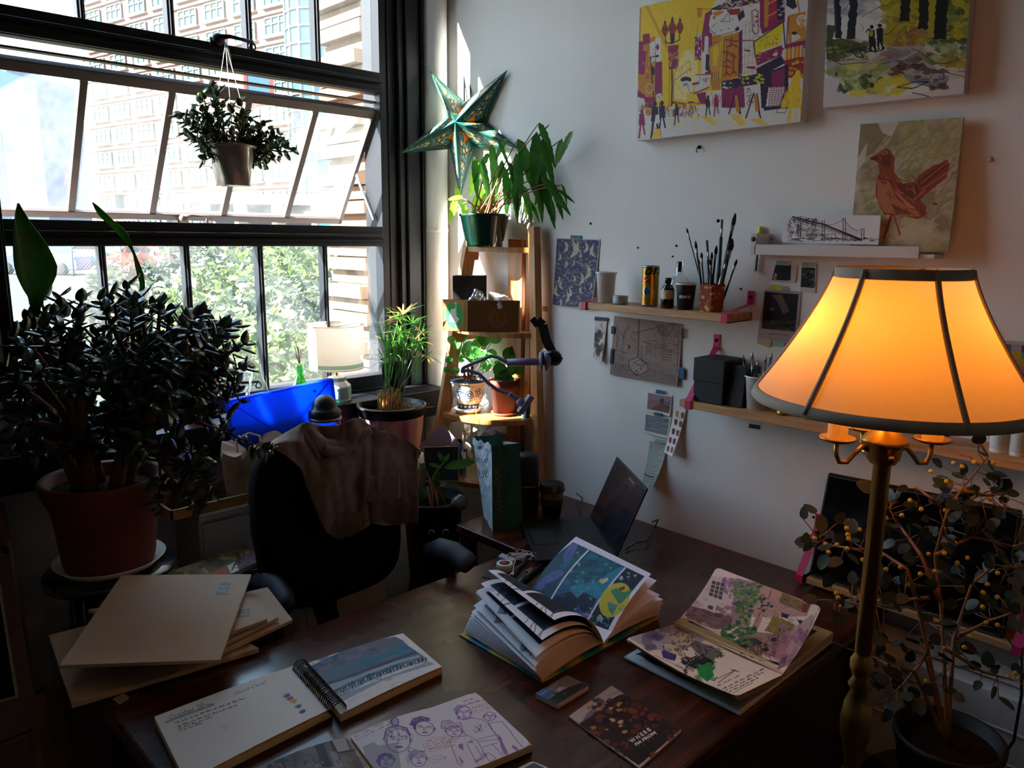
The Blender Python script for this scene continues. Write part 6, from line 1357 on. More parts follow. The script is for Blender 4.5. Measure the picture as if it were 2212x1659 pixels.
# ---------------------------------------------------------------- strap shelves
def strapshelf(name,z,y0,y1,dep,straps,label,th=.02,leg=.17,mt='pine'):
    r=thing(name,(-dep/2,(y0+y1)/2,z-th),label,'shelf')
    part('board',MB().box(-dep,-.003,y1,y0,z-th,z),M[mt],r,bevel=.002)
    for y in straps:
        w_=.018;q=MB()
        pts=[(-.0018,z+leg),(-.0018,z+leg-.035),(-dep-.002,z+.001),(-dep-.003,z-th-.002),(-.0018,z-th-.002)]
        for i in range(len(pts)-1):
            a,b=pts[i],pts[i+1];q.hexa([(a[0],y-w_/2,a[1]),(a[0],y+w_/2,a[1]),(a[0]-.0022,y+w_/2,a[1]),(a[0]-.0022,y-w_/2,a[1]),(b[0],y-w_/2,b[1]),(b[0],y+w_/2,b[1]),(b[0]-.0022,y+w_/2,b[1]),(b[0]-.0022,y-w_/2,b[1])])
        s_=part('strap',q,M['pink'],r,'magenta leather strap');q=MB();q.lathe((-.004,y,z+leg-.016),[(0,0),(.005,0),(.0045,.002),(0,.003)],14,axis=(-1,0,0));part('screw',q,M['iron'],s_)
    return r
SD=.125
za=W(1400,665,SD).z
strapshelf('upper_shelf',za,W(1250,650,SD).y,W(1572,690,SD).y,SD,[W(1262,655,SD).y,W(1566,688,SD).y],'upper light wood wall shelf hung on magenta straps, crowded with brush pots',leg=.055)
zb=W(1700,905,SD).z
strapshelf('lower_shelf',zb,W(1467,872,SD).y,-2.35,SD,[W(1487,876,SD).y,-2.30],'long lower light wood shelf on magenta straps running behind the lamp shade')
strapshelf('desk_level_shelf',.778,W(1755,1240,.05).y,-2.18,.085,[W(1752,1240,.02).y,W(2197,1400,.085).y],'low wooden shelf on magenta straps holding the dark monitor',th=.016,leg=.14)
# things on the upper shelf
def at(px,py,z,d): # where a base seen at pixel height py stands on shelf height z with x=-d
    p=W(px,py,d);return V(-d,p.y,z)
def cup(name,c,r0,r1,h,mt,label,cat,rim=True,group=None,parent=None):
    q=MB();q.lathe(c,[(0,0),(r0,0),(r1,h-.004),(r1+.003,h-.002),(r1+.003,h+.002),(r1,h+.002),(r1-.001,h-.002),(r0-.001,.004),(0,.003)] ,40);return q
c=at(1308,650,za,.075);q=cup('',c,.022,.029,.088,0,'','');o=solo('paper_cup',q,M['whitep'],'white paper cup at the left end of the upper shelf','cup')
c=at(1340,655,za,.085);q=MB();q.lathe(c,[(.019,0),(.0215,0),(.0215,.024),(.019,.024)],36,0);q.lathe(c,[(.019,.024),(.014,.0245),(.014,.0),(.019,0)],36,1)
for k in range(6): q.lathe(c+V(0,0,.003+k*.0036),[(.0216,0),(.0218,.001),(.0216,.002)],36,2,caps=False)
solo('washi_tape',q,[M['tape_blue'],M['cream'],M['whitep']],'blue striped roll of washi tape beside the white paper cup','tape roll')
c=at(1403,655,za,.075);A=Art(200,160,(.45,.27,.03));A.a[:]=hx('#a8862e');
A.text('ors',(.36,.20),(.40,-.04),(.0,-.55),'#1a1c3a',1,shear=.4,bold=.03,norm=True);A.poly([(.37,.26),(.50,.24),(.50,.40),(.37,.40)],'#c02420');A.line([(.38,.37),(.49,.27)],.015,'#e0d0c0');A.ell((.44,.64),.075,.13,'#b8b8b0');A.ell((.44,.64),.06,.11,'#26406a');A.blobs((.4,.56,.48,.72),8,.02,['#d0d0c8'],.9,1)
for k in range(4): A.hand((.37,.82+.035*k),(1,0),3,.012,'#4a3810',.8,.004)
th0=math.atan2(CAM[1]-c.y,CAM[0]-c.x)
cn=thing('tall_can',c,'tall gold drink can with blue script lettering and red mark on the upper shelf','can')
q=MB();q.lathe(c,[(.02,0),(.0235,.004),(.0240,.006)],40,caps=True);q.lathe(c,[(.0240,.108),(.0225,.113),(.0215,.113),(.0215,.111),(0,.111)],40);part('ends',q,M['steel'],cn)
o=A.mesh('printed_side',lambda u,v:np.stack([c.x+.0240*np.cos(th0-PI+u*2*PI),c.y+.0240*np.sin(th0-PI+u*2*PI),c.z+.006+.102*(1-v)],1),cn)
gm=bpy.data.materials.new('printed_metal');gm.use_nodes=True;b=gm.node_tree.nodes['Principled BSDF'];a_=gm.node_tree.nodes.new('ShaderNodeAttribute');a_.attribute_name='Col';gm.node_tree.links.new(a_.outputs['Color'],b.inputs['Base Color']);b.inputs['Metallic'].default_value=.7;b.inputs['Roughness'].default_value=.3
o.data.materials[0]=gm
c=at(1441,664,za,.092);ab=thing('dropper_bottle',c,'small dark apothecary bottle with kraft label on the upper shelf','bottle')
q=MB();q.lathe(c,[(.016,0),(.0175,.002),(.0175,.052),(.012,.062),(.0075,.066),(.0075,.070)],32);part('glass',q,M['amber'],ab);part('cap',MB().lathe(c,[(.009,.069),(.009,.082),(.0085,.083)],24),M['blackp'],ab);part('label',MB().lathe(c,[(.0177,.026),(.0178,.027),(.0178,.049),(.0177,.05)],32,caps=False),M['cream'],ab)
c=at(1465,650,za,.045);fl_=thing('glass_carafe',c,'clear glass globe carafe with a black stopper at the back of the upper shelf','carafe')
q=MB();q.lathe(c,[(.024,0),(.034,.012),(.038,.04),(.036,.062),(.022,.082),(.0105,.09),(.010,.125),(.012,.128)],36,caps=False);part('glass',q,M['clear'],fl_);part('stopper',MB().lathe(c,[(.005,.098),(.006,.125),(.005,.126)],16),M['blackp'],fl_)
c=at(1480,664,za,.085);kc=thing('black_paper_cup',c,'black paper cup with white printed word on the upper shelf','cup')
q=MB();q.lathe(c,[(0,0),(.0205,0),(.0265,.066),(.0265,.068),(.0255,.068),(.02,.004),(0,.003)],36);part('cup',q,M['blackm'],kc);part('rim',MB().lathe(c,[(.0262,.066),(.0278,.067),(.0278,.070),(.026,.071)],36,caps=False),M['whitep'],kc)
th0=math.atan2(CAM[1]-c.y,CAM[0]-c.x);q=MB();text_mb(q,'stern',lambda s_,t_:c+V(.0246*math.cos(th0-.75+s_*1.25),.0246*math.sin(th0-.75+s_*1.25),.032+t_*.030)+V(0,0,0),bold=.03);part('lettering',q,M['whitep'],kc,'white printed word')
c=at(1536,672,za,.075);hxp=thing('brush_box',c,'hexagonal red patterned paper box packed with brushes on the upper shelf','box')
A=Art(240,80,(.2,.05,.02));A.a[:]=hx('#8a3a22');A.blobs((0,0,1,1),70,.03,['#c8a030','#d8b848','#a8502c'],.9,1.6);A.blobs((0,0,1,1),16,.035,['#c8b8a0','#b84a30'],.8,2.2);A.scrib((0,0,1,1),24,.06,.005,['#e0d0b0'],.8,.8,1)
hv=[(.034*math.cos(PI/6+k*PI/3),.034*math.sin(PI/6+k*PI/3)) for k in range(7)]
def Sh(u,v):
    t=np.clip(u*6,0,5.9999);i=t.astype(int);f=t-i;hx_=np.array([p[0] for p in hv]);hy_=np.array([p[1] for p in hv]);k=1+.08*(1-v);return np.stack([c.x+(hx_[i]*(1-f)+hx_[i+1]*f)*k,c.y+(hy_[i]*(1-f)+hy_[i+1]*f)*k,c.z+.072*(1-v)],1)
o=A.mesh('patterned_side',Sh,hxp,solid=.002);o.data.polygons.foreach_set('use_smooth',[False]*len(o.data.polygons));part('bottom',MB().lathe(c,[(0,.001),(.032,.001),(.032,.003),(0,.003)],6,smooth=False,a0=PI/6),M['kraft_box'],hxp)
# brushes: handle, ferrule, bristles; each one a thing
def brush(base,tip,rh,col,label,kind='round',bl=.02,br=None,group='paint brushes in the hexagonal box'):
    base,tip=Vector(base),Vector(tip);d=(tip-base).normalized();L_=(tip-base).length;br=br or rh*1.1;f0=tip-d*(bl+.022);f1=tip-d*bl
    t=thing('paint_brush',base,label,'brush',group);q=MB();q.tube([base,base+d*L_*.4,f0],[rh*.6,rh,rh*.8],8);part('handle',q,M[col] if col in M else col,t)
    q=MB();q.tube([f0,f1],[rh*.85,br*.95],10,flat=1 if kind=='round' else .5);part('ferrule',q,M['steel'],t)
    q=MB();q.tube([f1,f1+d*bl*.4,tip-d*bl*.1,tip],[br,br*1.15,br*(.5 if kind=='round' else 1.2),br*(.08 if kind=='round' else 1.1)],10,flat=1 if kind=='round' else .35);part('bristles',q,M['bristle'] if kind!='pale' else M['cream'],t)
M['bristle']=mat('dark_bristle','#1c1512',.8,var=.3,scale=80);M['handle_red']=mat('red_handle','#5a1620',.3,coat=.4);M['handle_blue']=mat('blue_handle','#123a52',.3,coat=.4);M['handle_green']=mat('green_handle','#2a3a2a',.3,coat=.4)
def bp(px,py,d=.075): return W(px,py,d)
spec=[((1483,492),'handle_red','thin dark red brush leaning far left, tallest on that side',.0022,'round',.014),((1502,520),'blackp','slim black brush leaning left behind the red one',.003,'round',.02),((1515,545),'handle_green','short green handled brush at the left of the box',.003,'round',.014),((1527,519),'blackp','wide fan shaped grey brush in the middle of the box',.006,'flat',.03),((1538,544),'handle_blue','blue handled brush in the middle of the box',.003,'round',.018),((1548,530),'blackp','pointed black brush right of the middle of the box',.0035,'round',.022),((1560,474),'handle_blue','tall teal handled brush with mop head near the nail',.0055,'flat',.022),((1589,460),'blackp','tallest brush, silver ferrule and black point leaning right',.0045,'round',.03),((1582,515),'blackp','thick black brush leaning right below the tallest',.007,'round',.03),((1592,560),'handle_green','brush leaning furthest right with green handle',.003,'round',.016),((1509,560),'handle_blue','blue brush low at the left behind the fan brush',.0028,'round',.013),((1572,548),'steel','fat brush with wide silver ferrule at the right of the box',.006,'flat',.024),((1534,560),'blackp','short stub brush at the front of the box',.003,'round',.014)]
for k,((px,py),cl,lb,rh,kd,bl_) in enumerate(spec):
    tip=bp(px,py,.075+.012*math.sin(k*2.3));b0=V(-.075+.014*math.cos(k*2.1),c.y+max(-.018,min(.018,(tip.y-c.y)*.3)),za+.006);brush(b0,tip,rh,cl,lb,kd,bl_)
# things on the lower shelf
c=at(1532,870,zb,.075)
def lbox(a,b,h,z,label,mt='blackm'):
    pass
q=MB();p0=W(1497,868,.11);p1=W(1560,880,.11);hh_=W(1504,775,.11).z-zb;q.box(-.112,-.02,p1.y,p0.y,zb+.0005,zb+hh_);q.box(-.114,-.018,p1.y-.002,p0.y+.002,zb+hh_*.5,zb+hh_+.004);solo('black_box',q,M['blackm'],'black lidded box at the left end of the lower shelf','box','black boxes on the lower shelf',bevel=.002)
q=MB();p0=W(1562,880,.10);p1=W(1602,887,.10);q.hexa([(-.10,p1.y,zb+.0005),(-.02,p1.y,zb+.0005),(-.02,p0.y,zb+.0005),(-.10,p0.y,zb+.0005),(-.095,p1.y-.004,zb+.10),(-.02,p1.y-.004,zb+.10),(-.02,p0.y-.016,zb+.105),(-.095,p0.y-.016,zb+.105)]);solo('black_box',q,M['blackm'],'leaning black box between the lidded box and the white pen cup','box','black boxes on the lower shelf',bevel=.002)
c=at(1632,888,zb,.075);q=cup('',c,.023,.030,.084,0,'','');solo('pen_cup',q,M['whitep'],'white paper cup full of pens on the lower shelf beside the lamp shade','cup')
pens=[((1604,765),'blackp','black nib pen leaning left in the white pen cup'),((1625,760),'clear','clear pen standing upright in the white pen cup'),((1637,778),'handle_blue','dark pointed pen in the middle of the white pen cup'),((1655,768),'clear','frosted pen right of the middle of the cup'),((1690,755),'blackp','long black pen leaning right towards the lamp shade'),((1612,775),'handle_red','dark red pen at the left of the white pen cup'),((1668,762),'lav','grey lilac pen at the right of the white pen cup')]
for k,((px,py),cl,lb) in enumerate(pens):
    tip=bp(px,py,.075+.01*math.sin(k*2));b0=V(-.075+.012*math.cos(k*1.9),c.y+max(-.014,min(.014,(tip.y-c.y)*.3)),zb+.006);d=(tip-b0).normalized();t=thing('pen',b0,lb,'pen','pens in the white cup');part('barrel',MB().tube([b0,tip-d*.018],[.0035,.004],10),M[cl],t);part('nib',MB().tube([tip-d*.018,tip-d*.008,tip],[.004,.003,.0006],10),M['steel'],t)
k=0
for px,py,r,h,mt,lb,shape in ((1690,895,.014,.012,'brass','small brass tin low behind the left rim of the lamp shade','tin'),(1740,903,.008,.03,'tape_yel','small yellow and green tube behind the lamp shade','tube'),(1802,915,.012,.016,'whitep','small white lidded jar left of the lamp candle','jar'),(1925,925,.010,.045,'handle_red','dark red bottle behind the lamp head','bottle'),(1985,928,.010,.045,'blackp','black bottle behind the lamp head','bottle'),(2040,935,.010,.045,'handle_blue','dark blue bottle right of the lamp head','bottle')):
    c=at(px,py,zb,.09);q=MB();q.lathe(c,[(r,0),(r,h*.85),(r*.7,h*.9),(r*.7,h),(0,h)],24);solo('small_'+shape,q,M[mt],lb,shape)
A=Art(80,90,'#b8c4c8')
for k in range(12): A.hand((.3,.2+.05*k),(1,0),4,.02,'#3a5058',.8,.006)
for px,lb in ((2158,'pale printed bottle on the lower shelf just right of the lamp shade'),(2200,'second pale bottle at the right edge of the lower shelf')):
    c=at(px,980,zb,.075);b_=thing('label_bottle',c,lb,'bottle','pale bottles on the lower shelf');part('bottle',MB().lathe(c,[(.018,0),(.0185,.002),(.0185,.055),(.010,.063),(.010,.075),(0,.075)],28),M['whitep'],b_)
    A.mesh('label',(lambda c:lambda u,v:np.stack([c.x+.0189*np.cos(2.2+u*3.2),c.y+.0189*np.sin(2.2+u*3.2),c.z+.008+.042*(1-v)],1))(c),b_)
# monitor standing on the low shelf
TL,TR=W(1786,1020,.045),W(2206,1106,.045);zt=(TL.z+TR.z)/2;bl_=V(-.07,TL.y+.012,.7785);brr=V(-.07,TR.y-.006,.7785)
mn=thing('monitor',(-.05,(TL.y+TR.y)/2,.7785),'black flat monitor leaning on the wall behind the lamp pole and berry plant','monitor')
TLw=V(-.04,TL.y,zt-.008);TRw=V(-.04,TR.y,zt+.004)
q=MB();q.slab([TLw,TRw,brr,bl_],V(.012,0,.001));part('casing',q,M['blackp'],mn,bevel=.004)
q=MB();n_=V(-.0012,0,0);ins=.012
def lerp4(u,v): return TLw*(1-u)*(1-v)+TRw*u*(1-v)+brr*u*v+bl_*(1-u)*v
q.slab([lerp4(.02,.03)+n_,lerp4(.98,.03)+n_,lerp4(.98,.95)+n_,lerp4(.02,.95)+n_],V(.001,0,0));part('screen',q,mat('dark_screen','#05060b',.12,var=0),mn)
q=MB()
for a,b in (((.012,.02),(.988,.02)),((.988,.02),(.988,.96)),((.012,.96),(.012,.02))): q.bar(lerp4(*a)+n_,lerp4(*b)+n_,.0012,.0012,(1,0,0))
q.bar(lerp4(.02,.985)+n_*2,lerp4(.98,.985)+n_*2,.003,.008,(1,0,0));part('bezel_line',q,M['steel'],mn,'silver edge line')
# pale low heater on the wall
q=MB();hy0,hy1=-1.70,-2.3;q.box(-.03,-.002,hy1,hy0,.66,.70);q.box(-.075,-.002,hy1,hy0-.0,.38,.655);q.box(-.04,-.002,hy1,hy0,.34,.38)
for z in (.50,.575): q.box(-.078,-.07,hy1,hy0,z,z+.006)
solo('wall_heater',q,M['white'],'low white panelled heater on the wall behind the berry plant','heater',bevel=.003)
q=MB();q.tube([W(2205,1400,.08),W(2207,1500,.09),W(2190,1600,.10),W(2150,1659,.12)],.003,8);solo('power_cable',q,M['blackp'],'thin dark cable hanging at the right edge by the berry plant','cable')
# paper star lantern ---------------------------------------------------------
sc_=N(994,265,.105);sc_=V(-.060,-.175,2.0);
sdir=(Vector(CAM)-sc_);SD0=RM[:,2]@(np.array(N(991,263,.13))-CAM)
st_=thing('star_lantern',D(991,263,SD0),'five pointed paper star lantern, teal with gold and blue cut-outs, in the corner','lantern')
SD0-=.05
tips=[DX(928,152,SD0),DX(1097,150,SD0-.06,.012),DX(1130,327,SD0-.08,.012),DX(994,430,SD0+.0),DX(864,331,SD0)]
vals=[D(1003,221,SD0),D(1048,262,SD0),D(1026,318,SD0),D(971,322,SD0),D(935,265,SD0)] # valley after each tip
vals=[DX(1003,221,SD0,.01),DX(1048,263,SD0-.02,.01),DX(1026,319,SD0,.01),DX(972,322,SD0,.01),DX(966,252,SD0,.01)]
vw=Vector(RM[:,2]);F=D(983,263,SD0-.075);Bk=D(1000,262,SD0+.02)
if Bk.x>-.008: Bk.x=-.008
A=Art(70,150,'#10403c');A.noise(.15,20,3,['#0f3a34','#14504a','#2a3a28'])
for k in range(9):
    y=.10+.1*k;w_=.34*(y)
    for s_ in (-1,1): A.ell((.5+s_*w_*.55,y+.02*(k%2)),.03+.03*y,.016+.022*y,['#3aa0c8','#e8d8b0','#2f8ab8'][k%3]);A.ring((.5+s_*w_*.5,y),.06+.08*y,.03+.035*y,.012,'#b8924c',.9)
    A.ell((.5,y+.05),.04+.03*y,.022,['#f0e4c0','#45b0d0'][k%2])
A.blobs((.1,.1,.9,.95),40,.025,['#c8a860','#3aa0c8','#7aa070'],.9,.5);A.poly([(.36,1),(.5,.84),(.64,1)],'#c87a1c',.9);A.line([(.02,1),(.5,0)],.02,'#1a7a78');A.line([(.98,1),(.5,0)],.02,'#1a7a78')
for i in range(5):
    tp=tips[i];va=vals[i];vb=vals[i-1]
    fc=A.mesh('paper_point',(lambda tp,a,b:(lambda u,v:np.array(tp)[None,:]*(1-v)[:,None]+(np.array(a)[None,:]*(1-u)[:,None]+np.array(b)[None,:]*u[:,None])*v[:,None]))(tp,va,F),st_)
    fc=A.mesh('paper_point',(lambda tp,a,b:(lambda u,v:np.array(tp)[None,:]*(1-v)[:,None]+(np.array(a)[None,:]*(1-u)[:,None]+np.array(b)[None,:]*u[:,None])*v[:,None]))(tp,vb,F),st_)
q=MB()
for i in range(5): q.add([tips[i],vals[i],Bk],[(0,1,2)]);q.add([tips[i],vals[i-1],Bk],[(0,1,2)])
starp=mat('star_paper_back','#0f4a48',.6,transl=.4);part('paper_back',q,starp,st_)
q=MB();q.tube([D(1003,219,SD0),D(1003,120,SD0+.01),D(1006,0,SD0+.02),D(1006,-120,SD0+.03)],.0028,8);q.tube([DX(1017,215,SD0,.01),D(1013,120,SD0+.01),D(1008,40,SD0+.02),D(1006,-20,SD0+.03)],.0026,8);part('cord',q,M['blackp'],st_)
q=MB();q.tube([D(1000,222,SD0-.01),D(996,235,SD0-.02),D(1001,240,SD0-.02)],.0025,6);part('tassel',q,M['handle_red'],st_)
# ================================================================ books and papers on the desk
ZD=.7505
def roundmask(r,asp,corners=(1,1,1,1)):
    """drop the corners of a sheet: r in units of u, asp = height/width"""
    def f(u,v):
        ok=np.ones(len(u),bool);vv=v*asp
        for k,(cx_,cy_) in enumerate(((r,r),(1-r,r),(1-r,asp-r),(r,asp-r))):
            if not corners[k]:continue
            inx=(u<r) if cx_==r and k in (0,3) else (u>1-r);iny=(vv<r) if k in (0,1) else (vv>asp-r)
            ok&=~(inx&iny&(np.hypot(u-cx_,vv-cy_)>r))
        return ok
    return f
def block(name,quad,z0,z1,mt,parent,bev=.001,**k):
    return part(name,MB().slab([V(p.x,p.y,z0) for p in quad],(0,0,z1-z0)),mt,parent,bevel=bev,**k)
edge_mat=mat('page_edges','#dcc49c',.8,var=.25,scale=1,stretch=(1,1,900))
# ---- comic book -----------------------------------------------------------
cbk=thing('comic_book',(-.68,-1.29,ZD),'thick open picture book with fanned pages and a blue panelled page standing up','book')
yn,yf=-1.412,-1.168;XS=-.682
cov=mat('book_cover','#3a6a78',.35,var=0,coat=.3);nt=cov.node_tree;b=nt.nodes['Principled BSDF'];tcn=nt.nodes.new('ShaderNodeTexCoord');nz=nt.nodes.new('ShaderNodeTexNoise');nz.inputs['Scale'].default_value=14;cr=nt.nodes.new('ShaderNodeValToRGB')
cr.color_ramp.elements[0].position=.42;cr.color_ramp.elements[0].color=(*hx('#1f7a90'),1);cr.color_ramp.elements[1].position=.58;cr.color_ramp.elements[1].color=(*hx('#b8a424'),1);nt.links.new(tcn.outputs['Object'],nz.inputs['Vector']);nt.links.new(nz.outputs[0],cr.inputs[0]);nt.links.new(cr.outputs[0],b.inputs['Base Color'])
q=MB();q.box(-.872,XS-.002,yn-.004,yf+.004,ZD,ZD+.003);q.box(XS+.002,-.490,yn-.004,yf+.004,ZD,ZD+.003);q.box(XS-.004,XS+.004,yn-.004,yf+.004,ZD,ZD+.004);part('cover',q,cov,cbk,bevel=.0008)
def pagecurve(end,lift,t):
    """a leaf springing from the spine: rises first, then bends over to its end"""
    x0,z0=XS,ZD+.012;x1,z1=end;mx_=x0+(x1-x0)*.30;mz=z0+lift;return (x0*(1-t)**2+2*t*(1-t)*mx_+x1*t*t,z0*(1-t)**2+2*t*(1-t)*mz+z1*t*t)
def page(end_n,end_f,lift,art=None,name='page',side=-1,flipu=False):
    def S(u,v):
        t=u;xn,zn=pagecurve(end_n,lift,t);xf,zf=pagecurve(end_f,lift,t);return np.stack([xf*(1-v)+xn*v,np.full_like(u,yf)*(1-v)+yn*v,zf*(1-v)+zn*v],1)
    if art is None: art=Art(24,6,'#ece6ee')
    return art.mesh(name,S,cbk)
def pg_art(kind,w=150,h=190):
    A=Art(w,h,'#f0eaf2');rs=A.rs
    if kind==0: # dark night panels
        A.poly([(.12,.08),(.92,.08),(.92,.48),(.12,.48)],'#121628');A.poly([(.12,.52),(.92,.52),(.92,.92),(.12,.92)],'#161424');A.scrib((.15,.12,.9,.46),20,.3,.012,['#4a4668','#2a3350','#6a6284'],.7,.1,.5);A.scrib((.15,.55,.9,.9),20,.25,.012,['#3a4a68','#241f3a'],.7,.3,.5);A.poly([(.3,.1),(.5,.1),(.4,.16)],'#d8b820')
    elif kind==1: A.poly([(.12,.08),(.92,.08),(.92,.92),(.12,.92)],'#10283c');A.blobs((.14,.1,.9,.5),10,.16,['#1a5a80','#2a7aa0','#123048'],.7);A.poly([(.12,.5),(.92,.49),(.92,.51),(.12,.52)],'#f0eaf2')
    elif kind==2:
        A.poly([(.12,.08),(.92,.08),(.92,.46),(.12,.46)],'#5a8ab0');A.blobs((.14,.1,.9,.44),8,.14,['#88b0cc','#3f6a96','#5c3f50'],.7);A.poly([(.12,.5),(.92,.5),(.92,.92),(.12,.92)],'#1b2238');A.blobs((.2,.55,.9,.9),10,.12,['#263a58','#3a3050'],.7)
    elif kind==3: A.poly([(.1,.1),(.9,.1),(.9,.5),(.1,.5)],'#c89868');A.text('ern',(.25,.4),(.6,0),(0,-.3),'#2a1c18',1,norm=True,bold=.02);A.poly([(.5,.2),(.9,.2),(.9,.32),(.5,.32)],'#8a2a1c',.7);A.line([(.1,.1),(.9,.1),(.9,.5),(.1,.5),(.1,.1)],.01,'#2a1c18')
    elif kind==4: A.poly([(.1,.08),(.9,.08),(.9,.92),(.1,.92)],'#14161a');A.ring((.5,.5),.2,.12,.02,'#4a4a3a');A.line([(.1,.5),(.9,.5)],.015,'#f0eaf2')
    return A
# left fan (near-edge end, far-edge end) measured leaf by leaf
LF=[((-.838,.870),(-.791,.878),.105,0),((-.871,.840),(-.813,.854),.098,0),((-.885,.812),(-.826,.841),.085,1),((-.887,.809),(-.828,.838),.083,None),((-.890,.792),(-.834,.809),.075,2),((-.892,.784),(-.840,.796),.068,None),((-.888,.779),(-.843,.789),.060,None),((-.884,.775),(-.846,.783),.052,None),((-.880,.771),(-.849,.779),.046,None),((-.876,.767),(-.853,.774),.038,None),((-.872,.763),(-.857,.769),.030,None),((-.869,.759),(-.860,.764),.022,None),((-.867,.756),(-.862,.759),.014,None)]
for a,b_,l,kd in LF: page(a,b_,l,pg_art(kd) if kd is not None else None)
for k in range(16):
    t=k/15;page((-.884+.016*t,.776-.022*t),(-.846-.016*t,.784-.026*t),.050-.040*t)
RF=[((-.500,.846),(-.478,.850),.035,None),((-.484,.806),(-.468,.815),.030,3),((-.470,.790),(-.460,.80),.030,None),((-.470,.784),(-.462,.792),.03,None),((-.474,.768),(-.466,.772),.028,4),((-.478,.762),(-.475,.764),.022,None),((-.484,.757),(-.482,.759),.014,None)]
for a,b_,l,kd in RF: page(a,b_,l,pg_art(kd) if kd is not None else None)
for k in range(12):
    t=k/11;page((-.472-.014*t,.782-.024*t),(-.463-.018*t,.790-.030*t),.030-.018*t)
# standing illustrated leaf
crop=(1000,1150,4.809);TLc,TRc,BRc,BLc=(1175,43),(1955,430),(1480,1178),(770,655)
cpx=[(crop[0]+x/crop[2],crop[1]+y/crop[2]) for x,y in (TLc,TRc,BRc,BLc)]
A=Art(300,330,'#ece6f4',cpx,crop);P=A.poly;L=A.line
P([(1160,108),(1885,460),(1480,1082),(790,655),(830,540),(980,320)],'#15495e')
P([(1160,108),(1310,185),(945,752),(790,655),(830,540),(980,320)],'#174a60');P([(1330,195),(1670,360),(1290,955),(970,755)],'#1a5a76');P([(1700,370),(1885,460),(1480,1082),(1300,970)],'#141a30')
A.blobs((1120,220,1620,560),60,70,['#1f6a84','#164a62','#287c94','#143c52'],.55);P([(1200,560),(1420,520),(1620,360),(1670,362),(1420,740),(1300,760),(1160,640)],'#2490b0',.75);A.blobs((1200,520,1500,700),16,60,['#2a9ab8','#1f86a4'],.5)
P([(1020,660),(1180,620),(1240,700),(1360,800),(1290,950),(970,755)],'#141c34');P([(1240,680),(1300,625),(1425,705),(1330,860),(1220,800)],'#161a3a')
for (cx_,cy_,rt_,s_) in ((1150,210,1.9,1.15),(1010,470,-.5,1.1)):   # plain leaf-like violet shapes
    A.ell((cx_,cy_),105*s_,38*s_,'#5f63a4',1,rt_ );A.ell((cx_+50*math.cos(rt_)*-1,cy_+50*math.sin(rt_)*-1),50,26,'#6c70b2',1,rt_+.3);L([(cx_-90*math.cos(rt_),cy_-90*math.sin(rt_)),(cx_+90*math.cos(rt_),cy_+90*math.sin(rt_))],5,'#45498a')
P([(880,520),(960,470),(940,560),(900,600),(850,580)],'#5f63a4');A.scrib((1030,560,1150,660),10,60,12,['#4a50a0'],1,-.6,.7);A.scrib((1200,740,1260,850),8,70,12,['#4a50a0'],1,1.4,.4)
for _ in range(56):
    t,u_=A.rs.rand(),A.rs.rand();x=1000+(1885-1000)*t*.9+0;y=150+u_*850
    X_=A.m((x,y));
    if not(25<X_[0]<275 and 30<X_[1]<305):continue
    A.ell((x,y),18,9,'#6f9a92',.85,A.rs.uniform(-.6,.6));L([(x,y),(x+6,y+26)],5,'#86aaa0',.8)
A.scrib((1130,830,1330,900),60,46,9,['#7a6aa8','#9a88c0'],.8,.4,.8);A.blobs((820,640,900,700),6,30,['#3f7a72'],.9)
for a_,b2 in (((1310,183),(945,752)),((1683,362),(1290,960))): L([a_,b2],14,'#ece6f4')
for pts in ([(1160,108),(1885,460),(1480,1082),(790,655)],): L(pts,4,'#121428')
for pts in ([(1175,43),(1955,430),(1885,460),(1160,108)],[(1955,430),(1480,1178),(1480,1082),(1885,460)],[(1480,1178),(770,655),(790,655),(1480,1082)],[(700,655),(1000,200),(1160,108),(980,320),(830,540),(790,655)]): P(pts,'#ece6f4')
L([(1160,108),(1885,460),(1480,1082),(790,655)],4,'#121428')
A.ell((1605,715),140,195,'#d0c020',1,.55);A.ell((1465,515),22,22,'#e8c830');P([(1480,500),(1520,475),(1530,510),(1470,550)],'#d8d8d0')
P([(1560,620),(1620,590),(1690,640),(1780,610),(1760,660),(1690,740),(1650,770)],'#3f8a5a');P([(1530,740),(1640,770),(1580,880),(1550,830)],'#5a8a80');A.blobs((1540,600,1700,860),8,26,['#2f6a48','#5aa070'],.7)
P([(1640,590),(1700,570),(1700,610),(1650,620)],'#7a3424')
A.text('SIP',(1460,940),(34,-52),(-80,-52),'#d8e0e8',1,bold=.02,norm=True);A.text('SIP',(1660,512),(24,-36),(-56,-36),'#d8e0e8',1,bold=.02,norm=True)
A.blobs((1300,900,1520,1050),14,24,['#3f7a82','#5a948c'],.8)
def Sq(u,v):
    P0,P1,P2,P3=[np.array(p) for p in (N(*cpx[0],-yf),N(*cpx[1],-yn),N(*cpx[2],-yn),N(*cpx[3],-yf))]
    P3=np.array([-.668,yf,.775])
    b=bil(P0,P1,P2,P3)(u,v);s_=np.sin(PI*v);b[:,0]-=.012*s_;b[:,2]+=.008*s_;return b
A.H=homog([(x,y) for x,y in cpx],[(0,0),(300,0),(300,330),(0,330)])
A.mesh('illustrated_page',Sq,cbk,'standing page with blue night panels')
